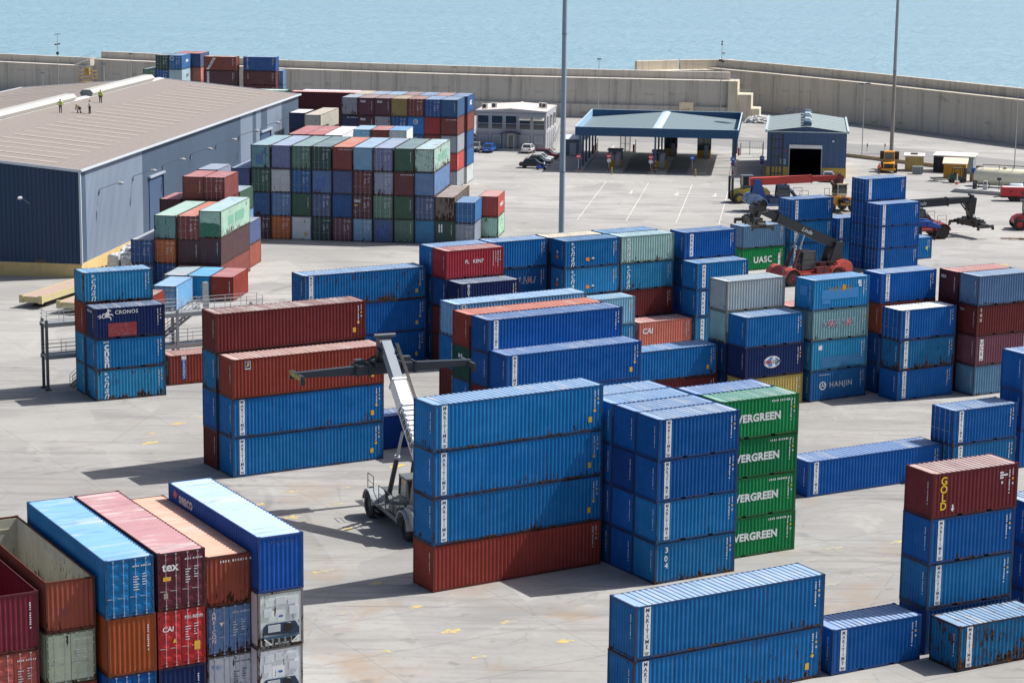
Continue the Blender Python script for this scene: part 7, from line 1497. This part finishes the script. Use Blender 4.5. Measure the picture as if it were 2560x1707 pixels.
# ------------------------------------------------------------------ people
def skin_mesh(name, verts, edges, radii, root=0, sub=1):
    me = bpy.data.meshes.new(name); me.from_pydata(verts, edges, []); o = bpy.data.objects.new(name, me); COL.objects.link(o)
    md = o.modifiers.new('s', 'SKIN'); md.use_smooth_shade = True
    for i, r_ in enumerate(radii): me.skin_vertices[0].data[i].radius = (r_, r_) if not isinstance(r_, tuple) else r_
    me.skin_vertices[0].data[root].use_root = True
    sb = o.modifiers.new('u', 'SUBSURF'); sb.levels = sub; sb.render_levels = sub
    bpy.context.view_layer.update(); dg = bpy.context.evaluated_depsgraph_get(); m2 = bpy.data.meshes.new_from_object(o.evaluated_get(dg)); m2.name = name
    bpy.data.objects.remove(o); bpy.data.meshes.remove(me); m2.materials.clear(); return m2
def person(loc, rz, lab, J, top, legs, hat=None, hair='2A221C', vest=None):
    """J: joint positions; a continuous skinned body, clothing as children"""
    t = empty('person', loc, R(rz), lab, 'person', None)
    P = J; V = []; E = []; Rr = []
    def v(p, r, par=None):
        V.append(tuple(p)); Rr.append(r); 
        if par is not None: E.append((par, len(V) - 1))
        return len(V) - 1
    pel = v(P['pelvis'], .135); sp_ = v(P['spine'], .13, pel); ch = v(P['chest'], .155, sp_); nk = v(P['neck'], .055, ch); hd = v(P['head'], .095, nk); v(P['crown'], .075, hd)
    fing = []
    for s in ('l', 'r'):
        sh = v(P['sh_' + s], .075, ch); el = v(P['el_' + s], .05, sh); wr = v(P['wr_' + s], .035, el)
        d = (Vector(P['wr_' + s]) - Vector(P['el_' + s])).normalized(); pm = v(Vector(P['wr_' + s]) + d * .09, .038, wr)
        a = d.orthogonal().normalized()
        for k in range(4): f0 = Vector(P['wr_' + s]) + d * .10 + a * (k - 1.5) * .019; f1 = v(f0 + d * (.04 + .008 * (k in (1, 2))), .009, pm); v(f0 + d * (.075 + .012 * (k in (1, 2))) - d.cross(a) * .02, .008, f1)
        th = v(Vector(P['wr_' + s]) + d * .05 + a * .05, .011, wr); v(Vector(P['wr_' + s]) + d * .09 + a * .07, .009, th)
        hp = v(P['hp_' + s], .10, pel); kn = v(P['kn_' + s], .07, hp); an = v(P['an_' + s], .048, kn); v(Vector(P['an_' + s]) + Vector((.16, 0, -.05)), .04, an)
    body = skin_mesh('body', V, E, Rr, pel); body.materials.append(M['enamel']); put('body', body, t, lin('B98468'))
    def garment(nm, chains, col, k):
        vv = []; ee = []; rr_ = []; idx = {}
        for chn in chains:
            prev = None
            for key, r_ in chn:
                if key not in idx: idx[key] = len(vv); vv.append(tuple(P[key]) if key in P else tuple(Vector(P[key.split('+')[0]]).lerp(Vector(P[key.split('+')[1]]), .9))); rr_.append(r_ * k)
                if prev is not None: ee.append((prev, idx[key]))
                prev = idx[key]
        m_ = skin_mesh(nm, vv, ee, rr_, 0); m_.materials.append(M['enamel']); put(nm, m_, t, col)
    garment('jacket', [[('spine', .15), ('chest', .18), ('neck', .07)], [('chest', .18), ('sh_l', .09), ('el_l', .065), ('el_l+wr_l', .05)], [('chest', .18), ('sh_r', .09), ('el_r', .065), ('el_r+wr_r', .05)], [('spine', .15), ('pelvis', .15)]], top, 1.03)
    garment('trousers', [[('pelvis', .15), ('hp_l', .115), ('kn_l', .085), ('an_l', .07)], [('pelvis', .15), ('hp_r', .115), ('kn_r', .085), ('an_r', .07)]], legs, 1.03)
    h = Vector(P['head']); up = (Vector(P['crown']) - Vector(P['neck'])).normalized(); rot = up.to_track_quat('Z', 'X').to_matrix().to_4x4(); H_ = Matrix.Translation(h) @ rot
    face = MB().cbox((.1, 0, .0), (.05, .03, .05), H_); face.build('nose', 'enamel', t, lin('B07C62')); e_ = MB().cbox((.088, .036, .035), (.02, .03, .016), H_).cbox((.088, -.036, .035), (.02, .03, .016), H_).cbox((.088, 0, -.05), (.02, .05, .012), H_); e_.build('facial_features', 'enamel', t, lin('3A2420'))
    MB().lathe([(.112, .02), (.115, .06), (.095, .115), (.05, .145), (0, .15)], 'z', 14, H_).build('helmet' if hat else 'hair', 'enamel', t, hat or lin(hair), True)
    for s in ('l', 'r'):
        a = Vector(P['an_' + s]); MB().box(a.x - .08, a.x + .2, a.y - .055, a.y + .055, a.z - .09, a.z + .02).build('boot', 'enamel', t, lin('201C1A'), bevel=.02)
def pose(lean=0.0, arms='down', step=.1, crouch=0.0):
    z = .93 - crouch * .45; c, s = math.cos(lean), math.sin(lean)
    def up(d): return (s * d - crouch * .12, 0, z + c * d)
    J = dict(pelvis=(-crouch * .12, 0, z), spine=up(.2), chest=up(.42), neck=up(.58), head=up(.70), crown=up(.80))
    for k, sg in (('l', 1), ('r', -1)):
        b = up(.48); J['sh_' + k] = (b[0], sg * .19, b[2])
        if arms == 'down': J['el_' + k] = (b[0] - .02 + .03, sg * .25, b[2] - .29); J['wr_' + k] = (b[0] + .08, sg * .26, b[2] - .54)
        elif arms == 'hips': J['el_' + k] = (b[0] - .08, sg * .40, b[2] - .26); J['wr_' + k] = (b[0] + .08, sg * .20, b[2] - .44)
        else: J['el_' + k] = (b[0] + .10, sg * .22, b[2] - .26); J['wr_' + k] = (b[0] + .22, sg * .10, b[2] - .46)
        J['hp_' + k] = (-crouch * .12, sg * .10, z - .04); sx = sg * step
        J['kn_' + k] = (sx * .6 + crouch * .32, sg * .12, .50 - crouch * .08); J['an_' + k] = (sx, sg * .13, .09)
    return J
import mathutils
def on_roof(x, y):
    yy = (x + 47.33) * math.cos(R(172.07)) + (y - 242.71) * math.sin(R(172.07))
    return zg(yy) + .13
HV = lin('A8C034'); DK = lin('2A3038')
ROOFMEN = [(-59.04, 291.54, 95, 'person in a lime jacket with hands on hips by the vent end', pose(0, 'hips', .08), HV, lin('5A6068'), DK),
    (-56.9, 293.27, 160, 'person bending down over the roof sheet in dark clothes', pose(.95, 'fwd', .16, .5), lin('58663A'), lin('2C3236'), lin('E0E2E0')),
    (-55.65, 293.68, 175, 'person in a grey jumper standing upright on the warehouse roof', pose(0, 'down', .06), lin('9AA0AA'), lin('20242C'), None),
    (-56.66, 307.05, 95, 'person in a lime jacket walking along the ridge, farthest up', pose(0, 'down', .12), HV, lin('2C3038'), DK)]
for (x, y, rz, lab, po, top, legs, hat) in ROOFMEN:
    person((x, y, on_roof(x, y)), rz, lab, po, top, legs, hat)
person((57.05, 348.9, 0), -100, 'person in an orange vest standing left of the yellow loader', pose(0, 'down', .05), lin('E86A38'), lin('3A3C44'), None)
